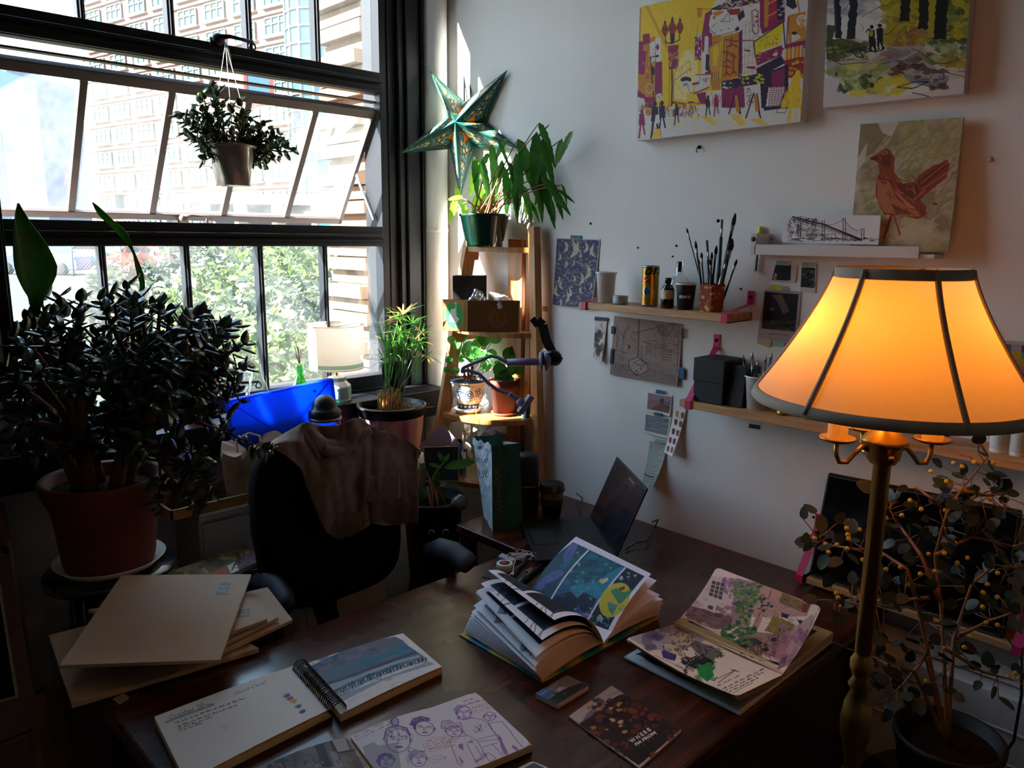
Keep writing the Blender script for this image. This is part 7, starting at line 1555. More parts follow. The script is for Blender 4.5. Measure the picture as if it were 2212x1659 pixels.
# ---- watercolour sketchbook ------------------------------------------------
wb=thing('watercolour_sketchbook',(-.5,-1.6,ZD),'open sketchbook with pink street watercolour page standing up at the right of the desk','sketchbook')
qL=[T(1352,1418,ZD),T(1470,1372,ZD),T(1690,1478,ZD),T(1594,1549,ZD)]
y0_,y1_=-1.468,-1.735;xl_,xm_,xr_=-.686,-.515,-.300
q=MB();q.slab([V(xl_,y0_,ZD),V(xm_,y0_,ZD),V(xm_,y1_,ZD),V(xl_,y1_,ZD)],(0,0,.006));q.slab([V(xm_,y0_,ZD),V(xr_,y0_,ZD),V(xr_,y1_,ZD),V(xm_,y1_,ZD)],(0,0,.004));part('cover',q,mat('pale_cover','#a8b0b8',.6,var=.05),wb,bevel=.003)
A=Art(90,130,'#c8ccd0');A.poly([(.15,.05),(.95,.02),(.97,.95),(.3,.9),(.1,.5)],'#20242e',1,2);A.noise(.1,12,3);A.mesh('endpaper',bil((xl_+.003,y0_-.003,ZD+.0065),(xm_,y0_-.003,ZD+.0065),(xm_,y1_+.003,ZD+.0065),(xl_+.003,y1_+.003,ZD+.0065)),wb)
q=MB();q.slab([V(xm_+.003,y0_-.002,ZD+.004),V(xr_+.004,y0_-.002,ZD+.004),V(xr_+.004,y1_+.003,ZD+.004),V(xm_+.003,y1_+.003,ZD+.004)],(0,0,.017));part('pages',q,edge_mat,wb,bevel=.001)
A=Art(100,130,'#a8905c');A.poly([(.1,.08),(.9,.08),(.9,.9),(.1,.9)],'#1e1a18');A.scrib((.12,.1,.88,.88),40,.15,.012,['#a8905c','#6a5a3c'],.7,.6,1);A.mesh('ink_page',bil((xm_+.006,y0_-.003,ZD+.0216),(xr_+.003,y0_-.003,ZD+.0216),(xr_+.003,y1_+.004,ZD+.0216),(xm_+.006,y1_+.004,ZD+.0216)),wb)
crop=(1340,1210,4.74)
def pxs(pts,crop=None): return [(crop[0]+x/crop[2],crop[1]+y/crop[2]) for x,y in pts]
# standing pink page: corners far-outer, near-outer, near-spine, far-spine
cp=pxs([(985,72),(2063,480),(1662,1168),(556,655)],crop)
A=Art(330,290,'#f0d2c0',cp,crop);P=A.poly;L=A.line
A.noise(.06,40,3)
P([(900,150),(1250,190),(1180,620),(640,560),(740,380)],'#c8a0a8',.5);P([(1180,180),(1400,230),(1300,700),(1100,640)],'#8a5a6a',.75);A.blobs((700,200,1200,560),30,50,['#c48a92','#a87088','#d8b0b0'],.5);P([(700,440),(1130,560),(1120,700),(900,690),(650,560)],'#6a3436',.85);A.blobs((660,460,1120,680),26,50,['#7a3a38','#5a2a30','#8a4a48'],.6)
P([(920,190),(1080,210),(1040,410),(880,345)],'#d8c0b0');P([(935,195),(1060,225),(1025,385),(890,335)],'#5a3434')
for k in range(1,3): L([(935+42*k,195+10*k),(890+46*k,335+17*k)],7,'#d8c0b0')
for k in range(1,4): L([(935-12*k,195+35*k),(1060-9*k,225+40*k)],7,'#d8c0b0' if k!=9 else '#d8c0b0')
P([(870,400),(970,440),(950,520),(840,470)],'#d8c4bc');P([(885,435),(940,450),(930,490),(880,470)],'#5a3050');A.blobs((1050,160,1180,520),18,28,['#a86a90','#8a5070'],.8,1.3)
P([(600,570),(800,640),(1050,720),(1150,860),(1620,1120),(1660,1165),(556,655)],'#d8c4a8',.9);A.blobs((640,600,900,760),6,60,['#b8a888'],.5);L([(720,560),(740,660),(880,800),(1050,860)],6,'#5a4438');L([(880,690),(880,800)],4,'#5a4438')
P([(1380,220),(1960,440),(1900,560),(1340,560)],'#b87a68',.8);P([(1660,330),(1900,440),(1850,520),(1620,420)],'#8a6a30');A.scrib((1660,360,1880,500),30,40,6,['#5a3c20','#a88040'],.8,.5,.9);P([(1560,540),(1780,640),(1700,760),(1460,700)],'#a07a2c');A.scrib((1480,560,1760,740),50,50,6,['#6a3a20','#c8a040','#4a2a1c'],.8,.4,1);P([(1860,450),(1960,430),(1900,530),(1850,520)],'#7a2e1c')
P([(1400,480),(1470,500),(1380,720),(1320,700)],'#c89078');A.hand((1350,690),(.38,-.92),3,24,'#4a2a24',.9,6);A.hand((1510,390),(.5,-.85),1,26,'#4a2a24',.9,6)
P([(1200,700),(1760,740),(1640,1000),(1200,900)],'#8a5048',.75);A.scrib((1240,740,1640,980),120,70,8,['#3a1e1e','#6a3834','#1e1214'],.75,.6,1);P([(1220,860),(1300,840),(1280,960),(1230,960)],'#2a1518');A.ell((1370,970),50,28,'#2a1518');P([(1420,990),(1640,1040),(1620,1070),(1420,1020)],'#241214')
for x,y in ((1350,800),(1410,830),(1480,900),(1560,790),(1640,690)): A.ell((x,y),34,24,'#3a2020')
P([(1150,960),(1640,1100),(1660,1165),(1340,1090)],'#d8a890',.8);L([(1040,900),(1200,1010),(1380,1100),(1540,1160)],16,'#5a2e24',.9);P([(1640,740),(1960,540),(1980,600),(1700,1080),(1560,1000)],'#b87a80',.7);A.blobs((1560,660,1900,1100),36,50,['#8a5070','#a86a80','#c89090'],.5,1.2);P([(1640,980),(1700,960),(1680,1080),(1600,1120)],'#6a3a60',.8)
A.blobs((1140,220,1460,420),70,34,['#3f6a2c','#28502a','#5a8a34','#6a7a3a'],.9,.6,.7);A.blobs((1180,380,1330,650),60,34,['#3a6a2c','#28482a','#7a9a40','#6a6a34'],.9,.7,.7);A.blobs((1020,640,1380,860),110,36,['#2f6a34','#1e4a2e','#4a8a3a','#5a6a30'],.9,.6,.7);A.blobs((1400,370,1570,500),12,24,['#1e4030'],.9)
P([(1640,520),(1720,540),(1700,580),(1640,560)],'#2a1a28');P([(1800,590),(1860,600),(1830,640)],'#2a1a28');A.scrib((1400,380,1800,640),40,80,4,['#4a2c28'],.6,.45,.5);A.scrib((620,480,1100,700),40,60,4,['#3a2024'],.6,.6,.9)
A.hand((1895,715),(.52,-.85),7,16,'#3a2824',.8,4)
Pa,Pb,Pc,Pd=N(*cp[0],1.468),N(*cp[1],1.733),N(*cp[2],1.733),N(*cp[3],1.468)
def Sw(u,v):
    b=bil(Pa,Pb,Pc,Pd)(u,v);s_=np.sin(PI*v);b[:,0]+=.008*s_;b[:,2]-=.008*s_;return b
A.mesh('street_page',Sw,wb,'pink washed street scene page',solid=.001,mask=roundmask(.035,.8,(1,1,0,0)))
# lower left page
cp2=pxs([(556,655),(1662,1172),(1200,1392),(60,800)],crop)
A=Art(330,190,'#f0dcc8',[cp2[0],cp2[1],cp2[2],cp2[3]],crop);P=A.poly;L=A.line
A.noise(.05,40,3);P([(80,790),(560,660),(900,780),(760,860),(520,900),(300,890)],'#a08ca0',.75);A.blobs((240,680,700,880),40,70,['#5a4e70','#7a7090','#c0a090','#4a4460'],.6);P([(420,900),(480,890),(580,930),(560,990),(440,960)],'#4a3a90');P([(640,760),(980,880),(1050,930),(900,1020),(760,900)],'#4a4650',.8)
P([(510,770),(640,730),(780,800),(700,850),(560,840)],'#d8c09c',.95);P([(420,840),(520,830),(680,920),(640,960),(480,900)],'#d8c09c',.95);A.scrib((510,740,760,850),40,40,6,['#4a3a34'],.8,-.6,.3);A.scrib((430,840,690,950),40,34,6,['#3a2e2c'],.8,1.3,.4);A.scrib((620,960,920,1060),140,70,12,['#111014','#1e1a20'],.9,.3,.8);A.scrib((760,840,1040,960),60,60,7,['#15141a'],.8,.6,.4)
P([(900,900),(1000,930),(960,1000),(880,960)],'#7a8a68',.7);P([(780,1060),(900,1010),(975,1070),(950,1110),(960,1150),(900,1210),(810,1150)],'#1f8a3c',1,2);A.blobs((790,1040,960,1190),14,36,['#2a9a48','#177a34'],.7);P([(550,1030),(600,1000),(700,1050),(620,1080)],'#e0d4c4');A.hand((570,1030),(.85,.4),3,12,'#3a3434',.8,4);P([(660,1050),(720,1020),(800,1050),(740,1090),(690,1060)],'#15141a');L([(360,940),(560,1020),(700,1090)],5,'#2a2426')
for k in range(5): L([(700+14*k,1040+6*k),(690+14*k,1075+6*k)],5,'#d8c09c')
L([(1000,1180),(1180,1100),(1140,1130),(1000,1225)],6,'#3a3434');L([(1140,1095),(1210,1120)],12,'#2a2426');L([(930,1190),(960,1200),(990,1165)],8,'#3a3434');A.hand((1000,1265),(.9,-.42),3,20,'#a03a80',.9,5);A.hand((1050,1300),(.9,-.42),7,15,'#2a2428',.9,5);A.hand((1080,1320),(.9,-.42),7,15,'#2a2428',.9,5);A.hand((1110,1340),(.9,-.42),6,14,'#2a2428',.9,5);L([(1150,1355),(1240,1300),(1355,1248)],6,'#2a9a48')
Pa,Pb,Pc,Pd=N(*cp2[0],1.468),N(*cp2[1],1.733),N(*cp2[2],1.733),N(*cp2[3],1.468)
def Sl(u,v):
    b=bil(Pa,Pb,Pc,Pd)(u,v);b[:,2]-=.010*np.sin(PI*u)*(.4+.6*v);return b
A.mesh('castle_page',Sl,wb,'page with green splash and purple sky',solid=.0012,mask=roundmask(.03,.58,(0,0,1,1)))
q=MB()
for k in range(5):
    dz=-.0025*(k+1);q.grid(lambda u,v:V(*Sl(np.array([u]),np.array([v]))[0])+V(.002*k,0,dz*(1-.0*v)),24,8)
part('under_pages',q,M['cream'],wb)
# ---- spiral sketchbook -----------------------------------------------------
sb_=thing('spiral_sketchbook',(-1.23,-1.15,ZD),'open spiral sketchbook with a blue marina watercolour and a handwritten page','sketchbook')
L0=[T(333,1549,.768),T(636,1438,.770),T(718,1530,.770),T(402,1690,.768)]
R0=[T(655,1433,.772),T(870,1365,.772),T(955,1437,.772),T(735,1540,.772)]
# cleaned rectangles
ux=(R0[1]-L0[0]).normalized();block('back_pages',L0,ZD+.003,.7675,edge_mat,sb_);block('front_pages',R0,ZD+.003,.7665,edge_mat,sb_)
q=MB();q.slab([V(p.x,p.y,ZD) for p in L0],(0,0,.003));q.slab([V(p.x,p.y,ZD) for p in R0],(0,0,.003));part('cover',q,mat('olive_cover','#4a4a1c',.6,var=.3,scale=20),sb_)
crop=(0,1130,2.257);A=Art(380,190,'#e4ded8',[proj(p) for p in L0],crop);A.noise(.05,50,2)
A.line([(1030,880),(1070,878)],8,'#7a929a',.8);A.line([(820,970),(900,940),(1000,905),(1065,882)],14,'#7f9aa2',.8)
A.text('October 20',(835,960),(185,-66),(-60,-140),'#2f6a7c',.95,norm=True,shear=.2)
A.text('Hood Canal',(1172,835),(142,-56),(-30,-100),'#3a6a80',.95,norm=True,shear=.2)
for k,(x,y,n) in enumerate(((868,975,11),(878,992,9),(880,1004,5),(885,1014,4))): A.hand((x,y),(.945,-.33),n,8.5,'#4a4a4c',.85,2.6)
for x,y,cc in ((1413,838,'#2a6aa0'),(1428,852,'#b04a3c'),(1445,866,'#c89a44'),(1468,890,'#1f7a78'),(1487,915,'#4a3a80')): A.poly([(x-17,y+6),(x-4,y-8),(x+14,y-10),(x+15,y+3),(x+2,y+11)],cc,1,.4)
A.poly([(1100,985),(1140,975),(1130,1005)],'#aab0a8',.4)
zL=.7682
A.mesh('handwritten_page',lambda u,v:bil(*[tuple(p) for p in L0])(u,v)+np.stack([0*u,0*u,.0006+.002*np.sin(PI*u)],1),sb_,'page with handwriting and five paint swatches')
crop=(560,1340,5.267);A=Art(330,190,'#e8e2e0',[proj(p) for p in R0],crop)
P=A.poly;L=A.line
P([(485,560),(800,420),(1240,240),(1560,170),(1640,210),(1700,270),(1790,330),(1860,380),(1910,410),(1920,450),(1400,620),(820,900),(700,840),(660,740),(560,640)],'#5a7288')
P([(485,560),(800,415),(1240,240),(1200,310),(950,420),(760,500),(560,620)],'#10607e');P([(960,330),(1240,235),(1560,170),(1640,215),(1500,290),(1200,390),(900,480),(650,600),(590,610),(760,500),(930,430)],'#6c6c7c');A.blobs((620,300,1560,640),50,110,['#7a7888','#5f6678','#8a8490','#4a5a70'],.45,.4);P([(1180,440),(1560,330),(1690,255),(1720,300),(1500,400),(1250,480)],'#137898',.9);A.blobs((1250,300,1680,440),14,70,['#1a7a96','#2888a0'],.4,.35)
P([(640,720),(1100,590),(1500,440),(1780,330),(1800,350),(1500,480),(1200,570),(760,760),(680,760)],'#3a466a',.8);P([(670,750),(1200,590),(1560,450),(1830,370),(1840,400),(1600,470),(1260,600),(760,810)],'#aab6c4',.9);P([(740,820),(1000,720),(1100,660),(1160,690),(1290,580),(1400,570),(1600,480),(1700,490),(1900,410),(1920,450),(1500,560),(820,870)],'#1d5a78');P([(800,830),(1080,740),(1240,660),(1420,590),(1640,510),(1880,400),(1915,440),(1500,580),(1200,700),(830,850)],'#241f34')
P([(820,880),(1400,660),(1930,450),(2000,480),(1500,640),(900,930)],'#9aa4b8');A.scrib((860,640,1930,900),10,300,8,['#6a7890'],.5,-.37,.05)
for k in range(30):
    t=k/29;x=830+1060*t;y=862-415*t+A.rs.uniform(-6,8);h_=A.rs.uniform(28,62);L([(x,y),(x-12,y-h_)],5,'#dcdce4');
    if k%3==0: L([(x-12,y-h_),(x+28,y-6)],4,'#dcdce4');L([(x-12,y-h_),(x-34,y+4)],4,'#dcdce4')
    L([(x-20,y+2),(x+26,y-14)],6,'#dcdce4',.9)
A.noise(.06,10,6)
A.mesh('marina_page',lambda u,v:bil(*[tuple(p) for p in R0])(u,v)+np.stack([0*u,0*u,-.003+.003*np.sin(PI*u)],1),sb_,'blue marina watercolour page')
q=MB();a,b_=T(640,1440,.772),T(726,1538,.772);dd=(b_-a).normalized();sx_=ux
for k in range(26):
    c=a+(b_-a)*((k+.5)/26)+sx_*.006+V(0,0,-.004);q.tube([c+sx_*(.0145*math.cos(t))+V(0,0,.0145*math.sin(t)+.004)+dd*.002*(t/PI) for t in [PI*i/12*1.25-.4 for i in range(13)]],.0013,8)
part('spiral_wire',q,M['blackp'],sb_)
# ---- open drawing book in front ---------------------------------------------
db=thing('drawing_book',(-1.2,-1.42,ZD),'open drawing book with purple ink faces and figures at the front edge of the desk','sketchbook')
zt_=.768
R1=[T(757,1590,zt_),T(1027,1493,zt_),T(1150,1607,zt_)];R1.append(R1[0]+R1[2]-R1[1])
# keep the right page rectangular
L1=[R1[0]+(R1[0]-R1[1])*1.0+V(0,-.012,0)]*0
lw=(R1[0]-R1[1]);L1=[T(490,1660,zt_),T(748,1582,zt_),None,None]
hv_=(R1[3]-R1[0]);L1=[R1[0]+lw*.99+V(-.002,.010,0),R1[0]+V(-.004,.004,0),R1[3]+V(-.004,.004,0),R1[3]+lw*.99+V(-.002,.010,0)]
for qd,nm in ((R1,'right_pages'),(L1,'left_pages')): block(nm,qd,ZD+.002,zt_-.0012,edge_mat,db,bev=.002)
q=MB();q.slab([V(p.x,p.y,ZD) for p in (L1[0],R1[1],R1[2],L1[3])],(0,0,.002));part('cover',q,M['blackm'],db)
crop=(700,1480,4.809);A=Art(380,270,'#e6dadf',[proj(p) for p in R1],crop);A.noise(.04,60,3);P=A.poly;L=A.line;VI='#5a3088';V2='#8a4fa0';RD_='#c04a5a'
P([(400,640),(520,600),(560,640),(760,620),(800,860),(720,1000),(500,900)],'#8c8696',.7)
A.hand((320,545),(.93,-.36),4,26,'#6a6472',.8,5);A.hand((330,575),(.93,-.36),5,20,'#6a6472',.7,5)
def face(cx_,cy_,w_,h_,cl,rot=-.05):
    A.ring((cx_,cy_),w_,h_,7,cl,1,rot)
    for s_ in (-1,1): L([(cx_+s_*w_*.15,cy_-h_*.05),(cx_+s_*w_*.45,cy_-h_*.18),(cx_+s_*w_*.7,cy_-h_*.1)],6,cl);L([(cx_+s_*w_*.2,cy_-h_*.25),(cx_+s_*w_*.5,cy_-h_*.38),(cx_+s_*w_*.75,cy_-h_*.28)],8,cl);A.ring((cx_+s_*w_*1.02,cy_),w_*.12,h_*.18,5,cl)
    L([(cx_,cy_-h_*.15),(cx_-w_*.1,cy_+h_*.25),(cx_+w_*.2,cy_+h_*.28)],6,cl);A.ell((cx_+w_*.05,cy_+h_*.55),w_*.34,h_*.1,cl,.9)
face(775,600,125,120,VI);P([(620,590),(660,480),(720,440),(700,360),(760,370),(775,440),(860,470),(890,540),(800,470),(700,480)],V2,.55);L([(620,590),(650,480),(730,440),(860,470),(895,550)],10,VI);A.ring((740,410),36,46,8,VI);L([(690,430),(700,355),(760,370)],8,VI);A.scrib((630,450,880,560),26,70,5,[VI],.8,.9,.8)
face(1045,470,100,80,VI);P([(885,440),(920,370),(1000,335),(1090,345),(1105,380),(1000,400),(930,450)],VI,.95);A.scrib((900,345,1090,400),30,20,4,['#b8a8c8'],.8,.5,1);P([(925,440),(960,420),(950,490),(930,480)],VI)
face(645,790,85,66,VI);P([(550,800),(560,740),(620,715),(700,730),(720,780),(640,750),(590,770),(590,860)],VI,.85)
face(985,790,80,80,V2);P([(850,800),(880,720),(950,690),(1020,720),(1050,770),(950,760),(900,800),(880,860)],V2,.35);A.scrib((860,700,1040,790),24,50,5,[V2],.8,-.3,.8);A.ring((905,700),34,22,5,V2)
face(1350,480,85,55,V2);P([(1215,450),(1230,370),(1290,355),(1400,420),(1300,450),(1250,470)],V2,.3);L([(1215,450),(1225,370),(1300,358),(1410,425),(1300,450),(1215,455)],6,V2);A.scrib((1220,370,1390,440),20,50,4,[V2],.8,.3,.3)
face(1450,285,75,70,V2);P([(1345,250),(1400,200),(1480,215),(1400,250),(1400,310),(1370,290)],V2,.6);L([(1345,260),(1385,205),(1470,205),(1510,240)],6,V2);P([(1430,340),(1540,320),(1550,340),(1440,362)],V2,.6);face(1720,320,60,45,V2)
for pts in ([(1340,540),(1310,600),(1350,720),(1390,830),(1440,860)],[(1400,530),(1500,520),(1570,560),(1620,620),(1660,700),(1700,740)],[(1420,380),(1440,470),(1480,520)],[(1540,340),(1640,350),(1700,400),(1750,470),(1790,500)],[(1590,560),(1790,510),(1810,560),(1600,580)],[(1640,640),(1810,590)],[(1700,370),(1760,480),(1820,560),(1860,700),(1910,720)],[(1840,370),(1930,470),(1990,560),(2060,640)],[(1720,390),(1850,370)],[(1650,700),(1780,860)],[(1740,600),(1860,730)],[(1480,600),(1560,760),(1600,830)],[(1570,620),(1640,740),(1600,790),(1570,770)],[(1700,690),(1780,750),(1660,860)]): L(pts,6,V2)
P([(1390,620),(1440,600),(1450,680),(1400,660)],V2,.8);P([(1800,500),(1840,540),(1860,600),(1910,700),(1880,720),(1830,600)],V2,.85);P([(1960,610),(2020,660),(2000,680),(1950,640)],V2,.85);P([(1390,740),(1450,800),(1430,850)],V2,.7);P([(1480,590),(1540,560),(1550,600)],V2,.7);L([(1560,420),(1620,450),(1580,490),(1550,460)],6,V2);A.scrib((1560,400,1700,470),14,40,5,[V2],.8,.8,.8);L([(1570,790),(1690,700),(1650,760),(1560,800)],7,V2);P([(1380,350),(1400,310),(1420,340)],V2)
for x,y,n,w_ in ((1450,165,2,1),(1490,195,4,1),(1540,235,5,1),(1560,270,5,1),(1075,610,4,1),(1060,640,5,1),(1065,665,5,1),(1095,700,4,1),(1130,810,3,1)): A.hand((x,y),(.96,-.24),n,15,RD_,.85,3.5)
for pts in ([(1030,640),(1100,570),(1280,540),(1300,580),(1280,620),(1100,680),(1040,680),(1030,640)],[(1080,690),(1290,630),(1290,660),(1110,720),(1080,690)],[(1080,810),(1120,770),(1220,750),(1260,790),(1130,840),(1080,810)],[(1450,170),(1570,135),(1600,160),(1470,200),(1450,170)],[(1490,200),(1660,150),(1690,180),(1500,230)],[(1530,240),(1740,200),(1760,240),(1560,290),(1530,240)]): L(pts,4,RD_,.8)
def Sr(u,v):
    b=bil(*[tuple(p) for p in R1])(u,v);b[:,2]+=-.001+.006*np.sin(PI*np.clip(u*1.6,0,1))*1;return b
A.mesh('figures_page',Sr,db,'page of purple ink faces and red speech bubbles',mask=roundmask(.06,.72,(0,1,1,0)))
crop=(480,1560,6.9125);A=Art(330,250,'#a89a94',[proj(p) for p in L1],crop)
P=A.poly;A.poly([(-600,900),(1840,205),(2100,640),(2400,1500),(-600,3000)],'#6a605e');A.noise(.25,40,3);A.blobs((0,400,2100,1600),70,200,['#8a7c78','#4a4244','#9a908a','#2e2a2e'],.4)
P([(1360,340),(1500,300),(1640,700),(1500,700)],'#1c1b24');P([(1590,270),(1640,270),(1730,470),(1660,440)],'#1c1b24');P([(1640,290),(1820,210),(1870,330),(1900,410),(1730,470)],'#b0a6a0');P([(1590,440),(1700,480),(1820,680),(1700,720)],'#8a8694');A.line([(1740,470),(1970,420)],30,'#1c1b24');A.scrib((500,500,2000,900),60,90,14,['#1c1b22','#3a363a'],.7,1.3,.8);A.scrib((1200,600,1500,700),14,40,8,['#8ab0a0'],.8,.5,1);A.line([(880,480),(940,700)],26,'#1c1b24');A.blobs((560,540,1000,720),8,60,['#1c1b24'],.8)
A.mesh('dark_wash_page',lambda u,v:bil(*[tuple(p) for p in L1])(u,v)+np.stack([0*u,0*u,-.0008+.004*np.sin(PI*np.clip((1-u)*1.8,0,1))],1),db,'page of dark grey ink wash',mask=roundmask(.05,.72,(1,1,0,0)))
# ---- paper card at the very front --------------------------------------------
cq=[T(1113,1662,ZD+.002),T(1150,1643,ZD+.002),T(1205,1668,ZD+.002),T(1160,1692,ZD+.002)]
A=Art(60,50,'#d0ccc8');A.poly([(.12,.15),(.9,.15),(.9,.9),(.12,.9)],'#4a6068');A.noise(.15,12,4)
tag(A.mesh('picture_card',bil(*cq),solid=.0015,mask=roundmask(.12,.8)),'white bordered card cut off by the bottom edge of the picture','card')
# ---- postcard stack and zine -------------------------------------------------
pc_=thing('postcard_stack',(-.87,-1.47,ZD),'small stack of postcards with a snowy mountain picture beside the zine','cards')
cz=ZD+.011;Q=[T(1157,1497,cz),T(1225,1458,cz),T(1272,1480,cz),T(1205,1528,cz)];Q=[Q[0],Q[1],Q[2],Q[0]+Q[2]-Q[1]]
for k in range(6):
    o_=V(.0006*math.sin(k*3),.0005*math.cos(k*5),0);part('card',MB().slab([V(p.x,p.y,ZD+k*.0018)+o_ for p in Q],(0,0,.0016)),M['paper'],pc_)
crop=(1140,1440,6.506);A=Art(150,95,'#4a6a9c',[proj(p) for p in Q],crop);P=A.poly
P([(300,250),(560,110),(760,230),(560,290),(340,440)],'#8e8a92',.8);P([(400,330),(440,290),(480,285),(560,300),(430,360)],'#c0c0c8');P([(270,480),(350,420),(500,320),(640,270),(740,230),(800,240),(700,330),(400,530)],'#2e3420');A.blobs((330,290,700,500),26,30,['#4a5028','#1c1f18','#5a4a48'],.8);P([(380,540),(600,400),(820,250),(860,270),(430,590)],'#2c2a5c');P([(420,570),(860,270),(866,300),(440,600)],'#7a5a44')
A.text('ELEANOR DOUGHTY',(170,412),(262,-170),(-9,-300),'#c8d0dc',.9,norm=True,bold=.01)
for k in range(3): A.hand((215+20*k,425+8*k),(.85,-.52),3,9,'#1f2c4c',.8,3)
A.mesh('picture_side',bil(*[tuple(p) for p in Q]),pc_,'top postcard picture')
zn_=thing('zine',(-.87,-1.6,ZD),'stapled booklet with brown village cover and white title lettering','booklet')
zq=[T(1229,1548,ZD+.003),T(1321,1482,ZD+.003),T(1472,1580,ZD+.003),T(1378,1648,ZD+.003)];zq=[zq[0],zq[1],zq[2],zq[0]+zq[2]-zq[1]]
block('pages',zq,ZD,ZD+.0035,edge_mat,zn_,bev=.0008)
q=MB()
for t in (.3,.62,.9): p_=zq[0]*(1-t)+zq[3]*t;q.tube([p_+V(-.0006,0,.001),p_+(zq[3]-zq[0]).normalized()*.008+V(-.0006,0,.001)],.0005,6)
part('staples',q,M['steel'],zn_)
A=Art(210,270,'#bfa8a0',[proj(p+V(0,0,.002)) for p in zq],crop);P=A.poly
P([(560,700),(1180,270),(1330,360),(1150,460),(900,600),(740,800)],'#c0aaa0');P([(820,670),(950,540),(1200,440),(1330,370),(1380,400),(1150,520),(740,810)],'#7a5a68',.8);P([(1100,400),(1240,340),(1310,360),(1130,420)],'#9a8a90',.6)
P([(730,810),(900,690),(1050,560),(1250,410),(1380,380),(2160,880),(1560,1380)],'#2e0e0c')
A.scrib((740,420,1380,800),70,40,10,['#3a1424','#2a0c14'],.9,1.2,.5) if False else None
A.blobs((900,450,2050,1250),170,62,['#5a1e12','#1e080a','#7a2c16','#8a3a1c','#3a100e','#150608'],.8,.7)
A.blobs((800,480,1400,940),16,50,['#b8862c','#c89a54','#d0b080'],.9,.6);A.blobs((1450,480,1950,760),6,34,['#b87a30','#8a3018'],.8,.6)
for k in range(34):
    t=k/33;x=740+640*t;y=805-400*t;P([(x-14,y+16),(x+4,y-34-10*math.sin(k*2)),(x+22,y+6)],'#3a1426')
P([(1500,940),(1900,820),(2000,900),(1560,1330),(1380,1150)],'#1c0809',.7)
A.text('W H E R E',(1462,1066),(280,-180),(-270,-235),'#e8d8d0',1,bold=.045,norm=True);A.text("I'M FROM",(1525,1108),(280,-178),(-185,-160),'#e8d8d0',1,bold=.05,norm=True)
for x,y in ((1410,1015),(1450,995),(1550,925),(1620,870),(1660,845),(1815,945),(1760,1000),(1695,1042),(1632,1085),(1570,1120),(1655,772)): A.ell((x,y),9,9,'#8a6a5c')
A.mesh('cover',lambda u,v:bil(*[tuple(p) for p in zq])(u,v)+np.stack([0*u,0*u,.0012+.006*np.clip(u*1.0-.3,0,1)**2*np.clip(v-.3,0,1)],1),zn_,'brown village cover with white title',solid=.0004)
# ---- envelopes ---------------------------------------------------------------
es=thing('envelope_support',(-1.35,-.7,0),'dark low cabinet carrying the pile of brown envelopes beside the desk','cabinet')
part('body',MB().box(-1.50,-1.16,-.885,-.56,0,.752),M['desk_side'],es,bevel=.003)
def envl(quad,z,th,label,stamp=None,grp='kraft envelopes piled by the left end of the desk',fold=None):
    Q=[T(px,py,z) for px,py in quad];t=thing('kraft_envelope',(sum(p.x for p in Q)/4,sum(p.y for p in Q)/4,z-th),label,'envelope',grp)
    part('envelope',MB().slab([p-V(0,0,th) for p in Q],(0,0,th)),M['kraft'],t,bevel=.001)
    if fold: part('flap',MB().slab([T(px,py,z+.0003) for px,py in fold],(0,0,.0012)),M['kraft'],t,bevel=.0005)
    if stamp:
        A=Art(70,70,'#56686c');q_=[T(px,py,z+.0006) for px,py in stamp];A.text('HAND',(.08,.45),(.84,0),(0,-1.1),'#a89880',1,norm=True,bold=.03);A.text('PAPER',(.08,.88),(.84,0),(0,-1.2),'#a89880',1,norm=True,bold=.03);A.noise(.1,6,2);A.mesh('stamp',bil(*q_),t,'blue grey ink stamp')
    return Q
envl([(105,1372),(372,1302),(560,1400),(155,1520)],.765,.010,'lowest brown envelope, sunlit at its left corner',fold=[(128,1445),(225,1418),(242,1440),(262,1482),(155,1520)])
envl([(300,1330),(578,1268),(632,1338),(470,1412)],.779,.008,'brown envelope sticking out furthest to the right of the pile',stamp=None)
envl([(270,1330),(520,1270),(602,1333),(440,1410)],.791,.008,'brown envelope third from the bottom of the pile',None)
envl([(190,1316),(505,1262),(578,1337),(400,1400)],.803,.008,'brown envelope just under the tilted top one, half its stamp hidden',[(512,1318),(540,1315),(537,1330),(508,1334)])
Qe=[V(*T(px,py,.838)) for px,py in ((262,1242),(543,1240),(475,1425),(128,1437))]
Qe[2]=T(475,1425,.822);Qe[3]=T(128,1437,.822);Qe[0]=T(262,1242,.812);Qe[1]=T(543,1240,.812)
t=thing('kraft_envelope',(-1.36,-.78,.80),'large brown envelope on top of the pile with a blue grey stamp','envelope','kraft envelopes piled by the left end of the desk')
part('envelope',MB().slab([p-V(0,0,.007) for p in Qe],(0,0,.007)),M['kraft'],t,bevel=.001)
A=Art(80,70,'#56686c');A.text('HAND',(.08,.45),(.84,0),(0,-1.1),'#a89880',1,norm=True,bold=.03);A.text('PAPER',(.08,.88),(.84,0),(0,-1.2),'#a89880',1,norm=True,bold=.03);A.noise(.12,6,2)
def onq(px,py):
    n_=(Qe[1]-Qe[0]).cross(Qe[3]-Qe[0]).normalized();r_=Vector(ray(px,py));c_=Vector(CAM);tt=(Qe[0]+n_*0-c_).dot(n_)/r_.dot(n_);return c_+r_*tt+V(0,0,.0007)
A.mesh('stamp',bil(*[tuple(onq(*p)) for p in ((477,1260),(498,1260),(490,1285),(466,1284))]),t,'blue grey ink stamp')
